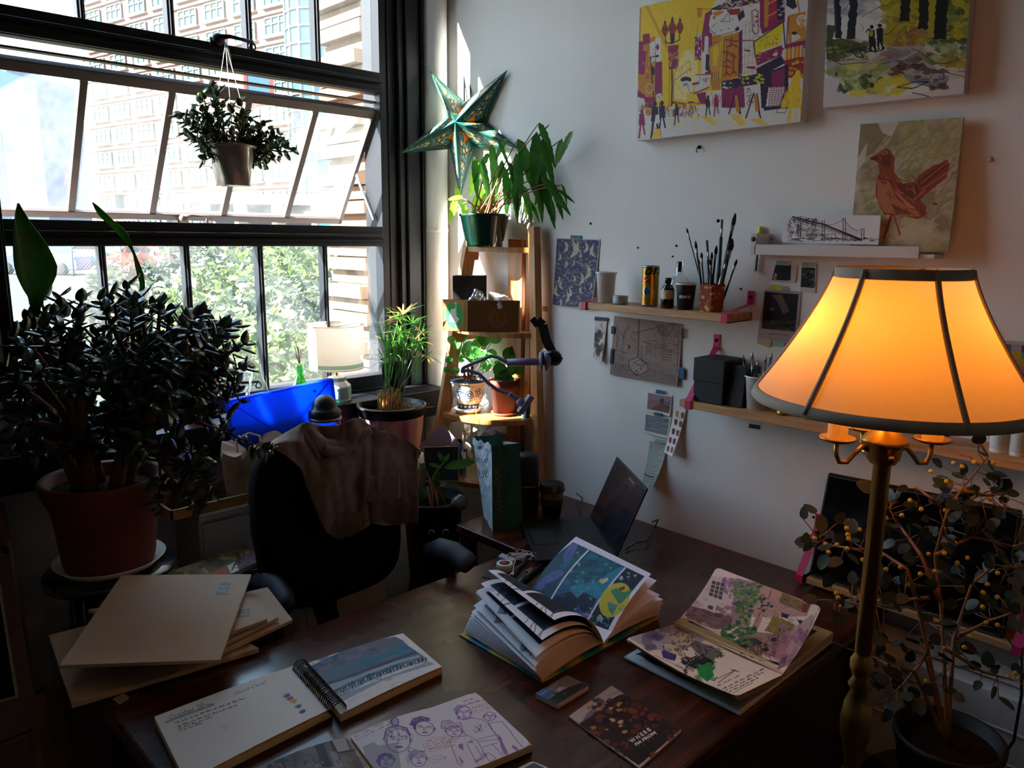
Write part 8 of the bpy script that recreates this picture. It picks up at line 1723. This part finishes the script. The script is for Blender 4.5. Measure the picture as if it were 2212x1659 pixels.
# paintings pile behind the envelopes
pp=thing('painting_pile',(-1.0,-.38,.66),'loose landscape paintings stacked on the far side behind the brown envelopes','paintings')
zp=.742;Qp=[T(352,1240,zp),T(530,1178,zp),T(575,1205,zp),T(400,1285,zp)]
part('sheets',MB().slab([p-V(0,0,.012) for p in Qp],(0,0,.012)),M['paper'],pp)
crop=(0,1130,2.257);A=Art(220,120,'#8a7a5c',[proj(p) for p in Qp],crop);A.noise(.4,30,4,['#4a5230','#7a6a44','#9a8a60','#5a5a34']);A.blobs((800,120,1280,250),60,50,['#5a5a30','#8a5a2c','#3a3a24','#a88a60'],.6,.5);A.poly([(1000,250),(1120,200),(1190,240),(1150,270),(1000,290)],'#a0522a');A.poly([(1130,200),(1165,180),(1200,240),(1150,235)],'#c8c0b0');A.poly([(1160,170),(1260,130),(1280,200),(1200,230)],'#6a4a50');A.scrib((1160,130,1280,230),30,40,4,['#2a2024'],.8,1,1)
A.mesh('landscape',bil(*[tuple(p+V(0,0,.0006)) for p in Qp]),pp)
solo('paper_sheet',MB().slab([T(545,1180,.731),T(575,1170,.731),T(600,1200,.731),T(580,1215,.731)],(0,0,.0015)),mat('pink_sheet','#b89a9c',.7),'pinkish paper corner showing beside the landscape paintings','paper')
q=MB();q.box(-1.13,-1.0,-.50,-.36,0,.729);solo('storage_crate',q,M['desk_side'],'dark crate in shade carrying the landscape paintings','crate',bevel=.003)
# ---- left foreground: framed print, wrapped roll ------------------------------
fr=thing('picture_frame',(-1.62,-.62,.0),'large pinkish framed print leaning at the left edge','frame')
d1=1.95;Fq=[D(-230,1010,d1+.12),D(3,1085,d1+.05),D(84,1568,d1-.12),D(-150,1660,d1-.1)]
nF=(Fq[1]-Fq[0]).cross(Fq[3]-Fq[0]).normalized();nF=nF if nF.dot(Vector(CAM)-Fq[0])>0 else -nF
pinkf=mat('dusky_pink_card','#8a6a64',.8,var=.05)
def fl4(u,v): return (Fq[0]*(1-u)+Fq[1]*u)*(1-v)+(Fq[3]*(1-u)+Fq[2]*u)*v
q=MB();q.slab(Fq,-nF*.012);part('backing',q,pinkf,fr,bevel=.002)
q=MB()
iq=[(.12,.30),(.86,.30),(.86,.86),(.12,.86)]
for i in range(4): q.bar(fl4(*iq[i])+nF*.002,fl4(*iq[(i+1)%4])+nF*.002,.006,.004,tuple(nF))
part('mat_edge',q,M['cream'],fr)
A=Art(80,90,'#14161a');A.noise(.4,14,4);A.mesh('print',bil(*[tuple(fl4(*p)+nF*.001) for p in iq]),fr)
q=MB();q.slab([fl4(.93,.215)+nF*.001,fl4(1.0,.215)+nF*.001,fl4(.99,.25)+nF*.001,fl4(.93,.25)+nF*.001],nF*.001);part('label',q,M['blackm'],fr,'small dark label')
b0=(Fq[2]+Fq[3])/2;q=MB();q.hexa([(Fq[3].x,Fq[3].y-.02,0),(Fq[2].x+.01,Fq[2].y-.02,0),(Fq[2].x+.06,Fq[2].y+.18,0),(Fq[3].x,Fq[3].y+.18,0),(Fq[3].x,Fq[3].y-.02,Fq[3].z-.004),(Fq[2].x+.01,Fq[2].y-.02,Fq[2].z-.004),(Fq[2].x+.06,Fq[2].y+.18,Fq[2].z-.004),(Fq[3].x,Fq[3].y+.18,Fq[3].z-.004)])
solo('storage_box',q,pinkf,'dusky pink storage box under the framed print at the left edge','box')
c=D(105,1500,1.75)
q=MB()
def Sk(u,v):
    a=u*2*PI;r=.030+.055*v;r*=1+.18*noise.noise(V(math.cos(a)*2,math.sin(a)*2,v*5))+.05*math.sin(5*a+v*4);return V(c.x+.01*v+math.cos(a)*r,c.y-.02*v+math.sin(a)*r,c.z*(1-v)+.0*v+.02*math.sin(2*a)*(1-v))
q.grid(Sk,44,30,smooth=False);solo('wrapped_roll',q,[mat('mustard_wrap','#8a6a3c',.85,var=.4,scale=14)],'crumpled brown wrapped roll standing between the framed print and the desk','roll')
# ---- laptop ---------------------------------------------------------------
lt=thing('laptop',(-.35,-.98,ZD),'open dark laptop by the side wall, screen tilted back','laptop')
Ah,Bh=V(-.135,-.905,ZD),V(-.315,-1.150,ZD);dh=(Bh-Ah).normalized();df=V(-dh.y,dh.x,0);df=df if df.dot(V(-1,.5,0))>0 else -df
base=[Ah,Bh,Bh+df*.215,Ah+df*.215];part('base',MB().slab([p+V(0,0,.003) for p in base],(0,0,.013)),mat('laptop_shell','#22262e',.4,metal=.4,var=.05),lt,bevel=.003)
q=MB();z1=ZD+.0165;Lh=(Bh-Ah).length
for r_ in range(5):
    n_=14
    for k in range(n_):
        if r_==4 and 4<=k<=8:
            if k>4: continue
            u0,u1=.05+.9*4/n_,.05+.9*9/n_
        else: u0,u1=.05+.9*k/n_,.05+.9*(k+1)/n_
        v0=.020+r_*.0185;a=Ah+dh*(u0*Lh+.001)+df*v0;b_=Ah+dh*(u1*Lh-.001)+df*v0;q.slab([V(p.x,p.y,z1) for p in (a,b_,b_+df*.016,a+df*.016)],(0,0,.0014))
o_=part('keyboard',q,M['blackp'],lt);part('touchpad',MB().slab([V(p.x,p.y,z1-.0003) for p in (Ah+dh*.09+df*.135,Ah+dh*.20+df*.135,Ah+dh*.20+df*.20,Ah+dh*.09+df*.20)],(0,0,.0006)),M['blackm'],lt)
tl_=thing;tl2=Ah-df*.078+V(0,0,.205);tr2=Bh-df*.078+V(0,0,.205)
nS=(Bh-Ah).cross(tl2-Ah).normalized();nS=nS if nS.dot(df)>0 else -nS
part('screen_lid',MB().slab([Ah+V(0,0,.016),Bh+V(0,0,.016),tr2,tl2],-nS*.006),mat('lid_grey','#2a2d35',.35,metal=.5,var=.05),lt,bevel=.002)
def sl(u,v): return (Ah*(1-u)+Bh*u+V(0,0,.016))*(1-v)+(tl2*(1-u)+tr2*u)*v
part('display',MB().slab([sl(.02,.06)+nS*.0004,sl(.98,.06)+nS*.0004,sl(.98,.96)+nS*.0004,sl(.02,.96)+nS*.0004],nS*.0006),mat('display_glass','#20222a',.25,var=0,coat=.6),lt)
part('sticker',MB().slab([sl(.55,.93)-nS*0+nS*.0012,sl(.72,.93)+nS*.0012,sl(.72,.90)+nS*.0012,sl(.55,.90)+nS*.0012],nS*.0003),mat('red_sticker','#8a3a34',.5),lt,'small red sticker on the lid edge')
q=MB();q.tube([V(-.20,-.90,ZD+.004),V(-.12,-.86,ZD+.01),V(-.05,-.80,ZD+.03),V(-.01,-.74,ZD+.02)],.0025,8);solo('charging_cable',q,M['blackp'],'black cable running from behind the coffee cup to the laptop','cable')
q=MB();P_=[T(1352,1188,ZD+.004),T(1375,1172,ZD+.01),T(1395,1170,ZD+.012),T(1405,1158,ZD+.012),W(1412,1145,.03),W(1422,1122,.02),W(1408,1128,.015)];q.tube([p for i in range(len(P_)-1) for p in (P_[i],P_[i].lerp(P_[i+1],.5))]+[P_[-1]],.0022,8);solo('wall_cable',q,M['blackp'],'thin looping black cable behind the laptop at the wall','cable')
# ---- bakery bag ------------------------------------------------------------
bgt=thing('bakery_bag',(-.34,-.72,ZD),'white and green bakery paper bag with TOUS les JOURS lettering on the side table','bag')
a=V(-.412,-.768,ZD);b_=V(-.318,-.802,ZD);d_=V(-.340,-.648,ZD);c_=b_+(d_-a);H=.222
ta,tb,tc2,td=D(1062,963,RM[:,2]@(np.array(a)-CAM)-.002),D(1122,957,RM[:,2]@(np.array(b_)-CAM)),None,D(1022,950,RM[:,2]@(np.array(d_)-CAM)-.02)
tc2=tb+(td-ta)*.9+V(0,0,-.01)
def face_fn(p0,p1,q0,q1,wr=.004,seed=0,n_=None):
    n_=n_ or (p1-p0).cross(q0-p0).normalized()
    def S(u,v):
        b=bil(q0,q1,p1,p0)(u,v);k=np.array([wr*(noise.noise(V(x*4+seed,y*7,seed))*.9+noise.noise(V(x*11,y*13,seed+5))*.5) for x,y in zip(u,v)])*np.clip(1.2-v*.9,.1,1)*np.clip(np.minimum(u,1-u)*8,0,1)
        return b+k[:,None]*np.array(n_)[None,:]
    return S
bgt_w='#c0c6d0'
cp=[proj(p) for p in (ta,tb,b_,a)];crop=(900,840,4.879)
A=Art(110,240,'#16544a',cp,crop);A.noise(.1,30,3);A.text('TOUS les JOURS',(895,1360),(-22,-572),(-620,-10),'#9a5c3c',.95,norm=True)
A.mesh('green_side',face_fn(a,b_,ta,tb,.004,1),bgt,'green side with copper lettering')
cp=[proj(p) for p in (td,ta,a,d_)];A=Art(200,300,bgt_w,cp,crop);A.noise(.04,14,3);A.text('TOUS',(640,915),(105,30),(0,-235),'#1f5a50',1,norm=True);A.text('JOURS',(630,1065),(125,60),(10,-330),'#1f5a50',1,norm=True)
for k in range(5): A.hand((632,1125+16*k),(.85,.5),3,6,'#4a6a68',.8,2.5)
A.line([(665,1120),(680,1124)],3,'#2a3a3a');A.poly([(700,1395),(750,1395),(745,1408),(705,1405)],'#c05a40')
A.mesh('white_side',face_fn(d_,a,td,ta,.006,4),bgt,'crumpled white side with green lettering')
A=Art(60,60,bgt_w);A.mesh('rear_side',face_fn(b_,c_,tb,tc2,.008,7),bgt);A=Art(60,60,'#3a7264');A.mesh('inner_side',face_fn(c_,d_,tc2+V(0,0,.02),td+V(0,0,.01),.012,9),bgt,'dark green inside of the bag')
q=MB();q.add([tuple(p+V(0,0,.001)) for p in (a,b_,c_,d_)],[(0,1,2,3)]);
# ragged folded rim
q.grid(lambda u,v:td.lerp(ta,u)+V(-.004-.006*v*math.sin(u*9),-.002,.006-.020*v+.004*math.sin(u*17)),20,3,0,False);q.grid(lambda u,v:tc2.lerp(td,u)+V(.002,.002,.022*(1-v)*math.sin(PI*u)+.006*math.sin(u*13)),24,4,0,False);part('folded_rim',q,mat('bag_paper','#aab2b8',.7,var=.05),bgt)
# ---- cup, speaker -----------------------------------------------------------
c=T(1203,1110,ZD);c=V(-.193,-.800,ZD);cf=thing('coffee_cup',c,'takeaway coffee cup with black lid and black sleeve beside the laptop','cup')
part('cup',MB().lathe(c,[(0,0),(.0255,0),(.026,.002),(.036,.088),(.0375,.09),(.0375,.093)],40),mat('kraft_cup','#8a7260',.7,var=.04),cf)
part('sleeve',MB().lathe(c,[(.0268,.006),(.0275,.006),(.0355,.064),(.0345,.066)],40,caps=False),M['blackm'],cf,'black sleeve')
part('lid',MB().lathe(c,[(.0385,.088),(.041,.089),(.041,.094),(.0385,.097),(.037,.108),(.035,.110),(.032,.107),(0,.106)],40),M['blackp'],cf)
th0=math.atan2(CAM[1]-c.y,CAM[0]-c.x);q=MB();text_mb(q,'Amer',lambda s_,t_:c+V(.0355*math.cos(th0+.0+s_*.55),.0355*math.sin(th0+.0+s_*.55),.074+t_*.02),shear=.3)
part('handwriting',q,M['ink'],cf)
q=MB()
for k,tx in enumerate(('COFFEE.','TIME.','REFINED.')): text_mb(q,tx,lambda s_,t_:c+V((.0345-.0025*k)*math.cos(th0-.45+s_*.8*len(tx)/8),(.0345-.0025*k)*math.sin(th0-.45+s_*.8*len(tx)/8),.050-k*.013+t_*.022))
part('lettering',q,M['lav'],cf)
c=V(-.258,-.742,ZD);c=V(-.225,-.725,ZD);sp=thing('bluetooth_speaker',c,'tall black cylindrical speaker behind the bakery bag','speaker')
part('body',MB().lathe(c,[(.028,0),(.034,.006),(.036,.03),(.036,.165),(.033,.188),(.030,.194),(0,.194)],40),M['blackm'],sp);part('base_ring',MB().lathe(c,[(.0362,.095),(.0368,.096),(.0368,.098),(.0362,.099)],40,caps=False),M['brass'],sp)
# ---- tape, markers, earphones -------------------------------------------------
c=T(1090,1232,ZD);c=V(c.x,c.y,ZD+.0012)
solo('dark_card',MB().slab([T(1042,1247,ZD),T(1085,1208,ZD),T(1150,1236,ZD),T(1112,1262,ZD)],(0,0,.001)),mat('grey_card','#3a3230',.7),'dark grey card under the white tape roll','card')
q=MB();q.lathe(c,[(.020,0),(.0215,.001),(.0215,.019),(.020,.020),(0,.020)],40);q.lathe(c+V(0,0,.0201),[(.014,0),(.0,.0003)],30,1);q.lathe(c,[(.0216,.0095),(.0217,.010),(.0216,.0105)],40,caps=False,mi=2)
solo('tape_tin',q,[M['whitep'],mat('red_print','#a8403c',.5,var=.5,scale=200),M['lav']],'small round white tin with red printed lid near the far edge of the desk','tin')
def marker(a,b,r,m1,m2,label):
    t=thing('marker',a,label,'marker','markers lying by the round tin');part('barrel',MB().tube([a,a.lerp(b,.62)],[r,r],14),m1,t);part('cap',MB().tube([a.lerp(b,.62),a.lerp(b,.66),b],[r*1.08,r*1.12,r*.95],14),m2,t)
rr_=mat('rust_band','#a8482c',.5);z_=ZD+.0065
marker(T(1168,1222,z_),T(1118,1262,z_),.0065,M['blackp'],mat('steel_dark','#3a4448',.3,metal=.5),'black marker with a rust red band beside the round tin')
m_=bpy.context.scene.objects.get('marker');q=MB();q.tube([T(1149,1232,z_),T(1141,1238,z_)],.0078,14);part('band',q,rr_,m_,'rust red band')
marker(T(1138,1210,z_),T(1098,1250,z_),.0055,M['blackp'],M['handle_red'],'thin dark marker with purple cap between the tin and the rust banded one')
q=MB();q.slab([T(1076,1209,ZD+.003),T(1084,1202,ZD+.003),T(1115,1214,ZD+.003),T(1106,1220,ZD+.003)],(0,0,.010));solo('eraser',q,[mat('eraser_white','#b0aeb8',.6)],'small white and blue eraser box under the coiled earphones','eraser',bevel=.001)
q=MB();rr=random.Random(4)
c0=T(1125,1200,ZD+.012)
P_=[]
for k in range(7):
    a0=rr.uniform(0,6);rx,ry=rr.uniform(.018,.034),rr.uniform(.010,.018);tz=rr.uniform(-.4,.4);cx_=c0+V(rr.uniform(-.012,.012),rr.uniform(-.01,.01),rr.uniform(-.004,.006))
    for i in range(12):
        a=a0+2*PI*i/12;p=V(rx*math.cos(a),ry*math.sin(a),.005*math.sin(a*2+k));p.rotate(Matrix.Rotation(-.6+tz,3,'Z'));P_.append(cx_+p)
P_=[p if p.z>ZD+.002 else V(p.x,p.y,ZD+.002) for p in P_];q.tube(P_,.0011,6);q.tube([P_[-1],T(1110,1222,ZD+.02),T(1108,1240,ZD+.021)],.0011,6);q.sphere(T(1108,1240,ZD+.0225),.004,10)
solo('earphones',q,M['whitep'],'coiled white earphone cable beside the laptop','earphones')
# ================================================================ brass floor lamp
LX,LY=-.60,-1.905;lp=thing('floor_lamp',(LX,LY,0),'tall brass floor lamp with a glowing cream bell shade and candle arms','lamp')
prof=[(.0,0),(.13,0),(.135,.01),(.12,.025),(.05,.04),(.025,.07),(.018,.10)];part('base',MB().lathe((LX,LY,0),prof,48),M['brass'],lp)
pp_=[(.0095,.10),(.0095,.50),(.016,.51),(.018,.53),(.011,.545),(.012,.58),(.020,.60),(.024,.63),(.020,.66),(.012,.68),(.017,.69),(.012,.70),(.016,.73),(.024,.76),(.026,.79),(.022,.82),(.013,.845),(.019,.855),(.012,.87),(.018,.885),(.019,.90),(.013,.912),(.013,.92),(.0135,.92),(.0135,1.252),(.016,1.256)]
part('pole',MB().lathe((LX,LY,0),pp_,40,caps=False),M['brass'],lp)
part('hub',MB().lathe((LX,LY,0),[(.013,1.246),(.020,1.25),(.026,1.26),(.027,1.274),(.029,1.278),(.036,1.285),(.034,1.29),(.018,1.306),(.012,1.312),(.008,1.348)],48),M['brass'],lp)
q=MB();q.lathe((LX-.020,LY-.018,1.266),[(.0,0),(.004,0),(.005,.006),(.0035,.010),(0,.011)],14,axis=(-.74,-.67,0));part('knob',q,M['brass'],lp)
sock=mat('candle_sleeve','#fff0c8',.5,var=0,transl=.3)
rt_=V(RM[0,0],RM[1,0],0).normalized();fw=V(-rt_.y,rt_.x,0)
for k in range(3):
    a=[PI,0,PI/2][k]+.0;d=(rt_*math.cos(a)+fw*math.sin(a)).normalized();o0=V(LX,LY,0)
    P_=[o0+d*.025+V(0,0,1.272),o0+d*.036+V(0,0,1.276),o0+d*.047+V(0,0,1.264),o0+d*.058+V(0,0,1.25),o0+d*.070+V(0,0,1.25),o0+d*.076+V(0,0,1.263),o0+d*.0765+V(0,0,1.284)]
    ar_=part('arm',MB().tube(P_,[.0045,.0045,.004,.004,.004,.004,.004],12),M['brass'],lp);c=o0+d*.0765
    part('cup',MB().lathe(c+V(0,0,1.284),[(.004,0),(.020,.001),(.027,.004),(.028,.008),(.026,.008),(.018,.005),(0,.004)],36),M['brass'],ar_)
    part('candle_sleeve',MB().lathe(c+V(0,0,1.288),[(.0155,0),(.0155,.11),(.012,.112),(0,.112)],28),sock,ar_)
    bm=bpy.data.materials.new('bulb_glow');bm.use_nodes=True;bb_=bm.node_tree.nodes['Principled BSDF'];bb_.inputs['Emission Color'].default_value=(1,.35,.03,1);bb_.inputs['Emission Strength'].default_value=BULB
    q=MB();q.lathe(c+V(0,0,1.400),[(.011,0),(.014,.01),(.027,.035),(.030,.052),(.025,.070),(.012,.081),(0,.084)],24);part('bulb',q,bm,ar_)
# shade: soft bell of six panels, oval in plan
SZ0,SZ1=1.352,1.560;rb,rtp=.207,.094
def shr(v): # v 0 bottom 1 top
    return rtp+(rb-rtp)*((1-v)**1.28)
shm=bpy.data.materials.new('silk_shade');shm.use_nodes=True;nt=shm.node_tree;pb=nt.nodes['Principled BSDF'];pb.inputs['Base Color'].default_value=(*hx('#e8cdb0'),1);pb.inputs['Roughness'].default_value=.8
tl=nt.nodes.new('ShaderNodeBsdfTranslucent');ms=nt.nodes.new('ShaderNodeMixShader');ms.inputs[0].default_value=.55
tcn=nt.nodes.new('ShaderNodeTexCoord');mp=nt.nodes.new('ShaderNodeMapping');mp.inputs['Scale'].default_value=(120,120,14);mp.inputs['Rotation'].default_value=(.35,.2,0);nz=nt.nodes.new('ShaderNodeTexNoise');nz.inputs['Detail'].default_value=3;mx=nt.nodes.new('ShaderNodeMix');mx.data_type='RGBA';mx.inputs[6].default_value=(.92,.68,.40,1);mx.inputs[7].default_value=(1,.82,.54,1)
nt.links.new(tcn.outputs['Object'],mp.inputs[0]);nt.links.new(mp.outputs[0],nz.inputs['Vector']);nt.links.new(nz.outputs[0],mx.inputs[0]);nt.links.new(mx.outputs[2],tl.inputs['Color'])
nt.links.new(pb.outputs[0],ms.inputs[1]);nt.links.new(tl.outputs[0],ms.inputs[2]);nt.links.new(ms.outputs[0],nt.nodes['Material Output'].inputs[0])
q=MB();q.grid(lambda u,v:V(LX+math.cos(u*2*PI)*shr(v),LY+math.sin(u*2*PI)*shr(v),SZ0+(SZ1-SZ0)*v),96,24);sh_=part('lamp_shade',q,shm,lp)
trim=mat('shade_trim','#a89888',.8,var=.05,scale=300)
q=MB();q.lathe((LX,LY,0),[(shr(0)+.001,SZ0-.004),(shr(0)+.003,SZ0),(shr(.05)+.0025,SZ0+.012),(shr(.05)-.001,SZ0+.012),(shr(0)-.001,SZ0-.004)],96,caps=False);part('lower_trim',q,trim,sh_)
q=MB();q.lathe((LX,LY,0),[(shr(.95)+.001,SZ1-.014),(shr(1)+.0025,SZ1-.012),(shr(1)+.0025,SZ1+.002),(shr(1)-.001,SZ1+.002),(shr(.95)-.001,SZ1-.014)],96,caps=False);part('upper_trim',q,trim,sh_)
vc=math.atan2(CAM[1]-LY,CAM[0]-LX)
for k in range(6):
    a=vc+.5+k*PI/3
    q=MB();q.tube([V(LX+math.cos(a)*(shr(v)+.001),LY+math.sin(a)*(shr(v)+.001),SZ0+(SZ1-SZ0)*v) for v in [i/16 for i in range(17)]],.0048,8,flat=.9);part('seam_ribbon',q,trim,sh_)
q=MB()
for k in range(3): a=k*2*PI/3;q.tube([V(LX,LY,SZ1-.01),V(LX+math.cos(a)*shr(1),LY+math.sin(a)*shr(1),SZ1-.002)],.0015,6)
q.tube([V(LX,LY,1.35),V(LX,LY,1.555)],.003,8);part('harp',q,M['brass'],lp)
# ================================================================ berry plant
bpt=V(-.345,-1.985,.545);by=thing('berry_plant',bpt,'round leaved shrub with small yellow berries in a dark pot behind the lamp pole','plant')
part('pot',MB().lathe(bpt,[(.070,0),(.074,.01),(.092,.118),(.096,.12),(.097,.135),(.090,.136),(.086,.11),(0,.108)],48),M['blackm'],by);part('soil',MB().lathe(bpt+V(0,0,.11),[(0,.004),(.085,0)],30,caps=False),M['soil'],by)
st=MB();lf=MB();be=MB();rr=random.Random(12);root=bpt+V(0,0,.11);d0=RM[:,2]@(np.array(root)-CAM)
def DB(px,py,dd=0): return DX(px,py,d0+dd,.08)
trunks=[[(2030,1500),(2035,1330),(2020,1200),(2045,1110),(2075,1060),(2100,1030),(2135,985)],[(2030,1500),(2060,1380),(2100,1260),(2150,1220),(2205,1230)],[(2020,1500),(1990,1340),(1960,1230),(1900,1190),(1840,1185),(1780,1175),(1758,1150)],[(2030,1500),(2000,1420),(1950,1480),(1905,1520)],[(2030,1300),(1990,1200),(1940,1130),(1915,1090)],[(2040,1400),(2120,1450),(2190,1470)],[(2010,1290),(1930,1300),(1850,1305),(1805,1295)],[(2045,1110),(2010,1075),(1975,1050)],[(2080,1060),(2130,1070),(2180,1065)],[(2020,1200),(2100,1160),(2190,1180)],[(2030,1500),(1975,1450),(1925,1440),(1890,1420)],[(2060,1380),(2140,1340),(2200,1320)]]
ends=[]
for tr_ in trunks:
    P_=[DB(*p,rr.uniform(-.05,.05)) for p in tr_];P_[0]=root if tr_[0][1]>=1500 else P_[0]
    P2=[]
    for i in range(len(P_)-1):
        for k in range(4): P2.append(P_[i].lerp(P_[i+1],k/4))
    P2.append(P_[-1]);n=len(P2);st.tube(P2,[.0042*(1-.7*i/n) for i in range(n)],7);ends+=P2[3:]
for _ in range(280):
    p=rr.choice(ends)+V(rr.gauss(0,.022),rr.gauss(0,.022),rr.gauss(0,.022))
    if p.x>-.10: p.x=-.10-.03*rr.random()
    q0=min(ends,key=lambda e:(e-p).length);st.tube([q0,p],.0009,4)
    d=(p-q0).normalized() if (p-q0).length>.003 else V(0,0,1);d=(d+V(rr.uniform(-.6,.6),rr.uniform(-.6,.6),rr.uniform(-.4,.6))).normalized();L_=rr.uniform(.022,.036);lf.leaf(p,d,V(rr.uniform(-.8,.3),rr.uniform(-.8,.3),rr.uniform(.2,1)),L_,L_*rr.uniform(.62,.85),curl=rr.uniform(-.2,.4),fold=.1,n=6,shape=2)
bs=[(1760,1163),(1783,1175),(1808,1177),(1830,1185),(1829,1141),(1831,1155),(1833,1164),(1857,1144),(1863,1209),(1885,1210),(1912,1095),(1914,1119),(1966,1081),(1990,1100),(1948,1113),(2011,1018),(2045,1040),(2060,1000),(2079,1008),(2060,1080),(2087,1100),(2042,1102),(2138,1078),(2192,1182),(2063,1173),(2040,1195),(2068,1216),(2019,1234),(1968,1207),(1945,1225),(1914,1230),(2090,1205),(2155,1238),(2133,1262),(2124,1280),(1807,1282),(1811,1291),(1818,1310),(2130,1345),(2155,1350),(2094,1374),(2083,1398),(2000,1471),(2178,1462),(2193,1454),(2146,1000),(2105,998),(2006,1197),(2047,1174),(2059,1090),(1790,1193),(1906,1198),(1960,1262),(2122,1311),(2154,1290),(1988,1240)]

part('stems',st,M['twig'],by);part('leaves',lf,M['olive_leaf'],by);
be.sphere(bpt,.0044,9);b0=part('berry',be,M['berry'],by)
for i,(px,py) in enumerate(bs):
    o=b0 if i==0 else b0.copy()
    if i: COL.objects.link(o)
    o.location=DB(px,py,rr.uniform(-.06,-.01))-bpt
stool((bpt.x,bpt.y),.545,.15,'dark round stool under the berry plant','round_stool')
bpy.data.objects['round_stool'].location.z=0
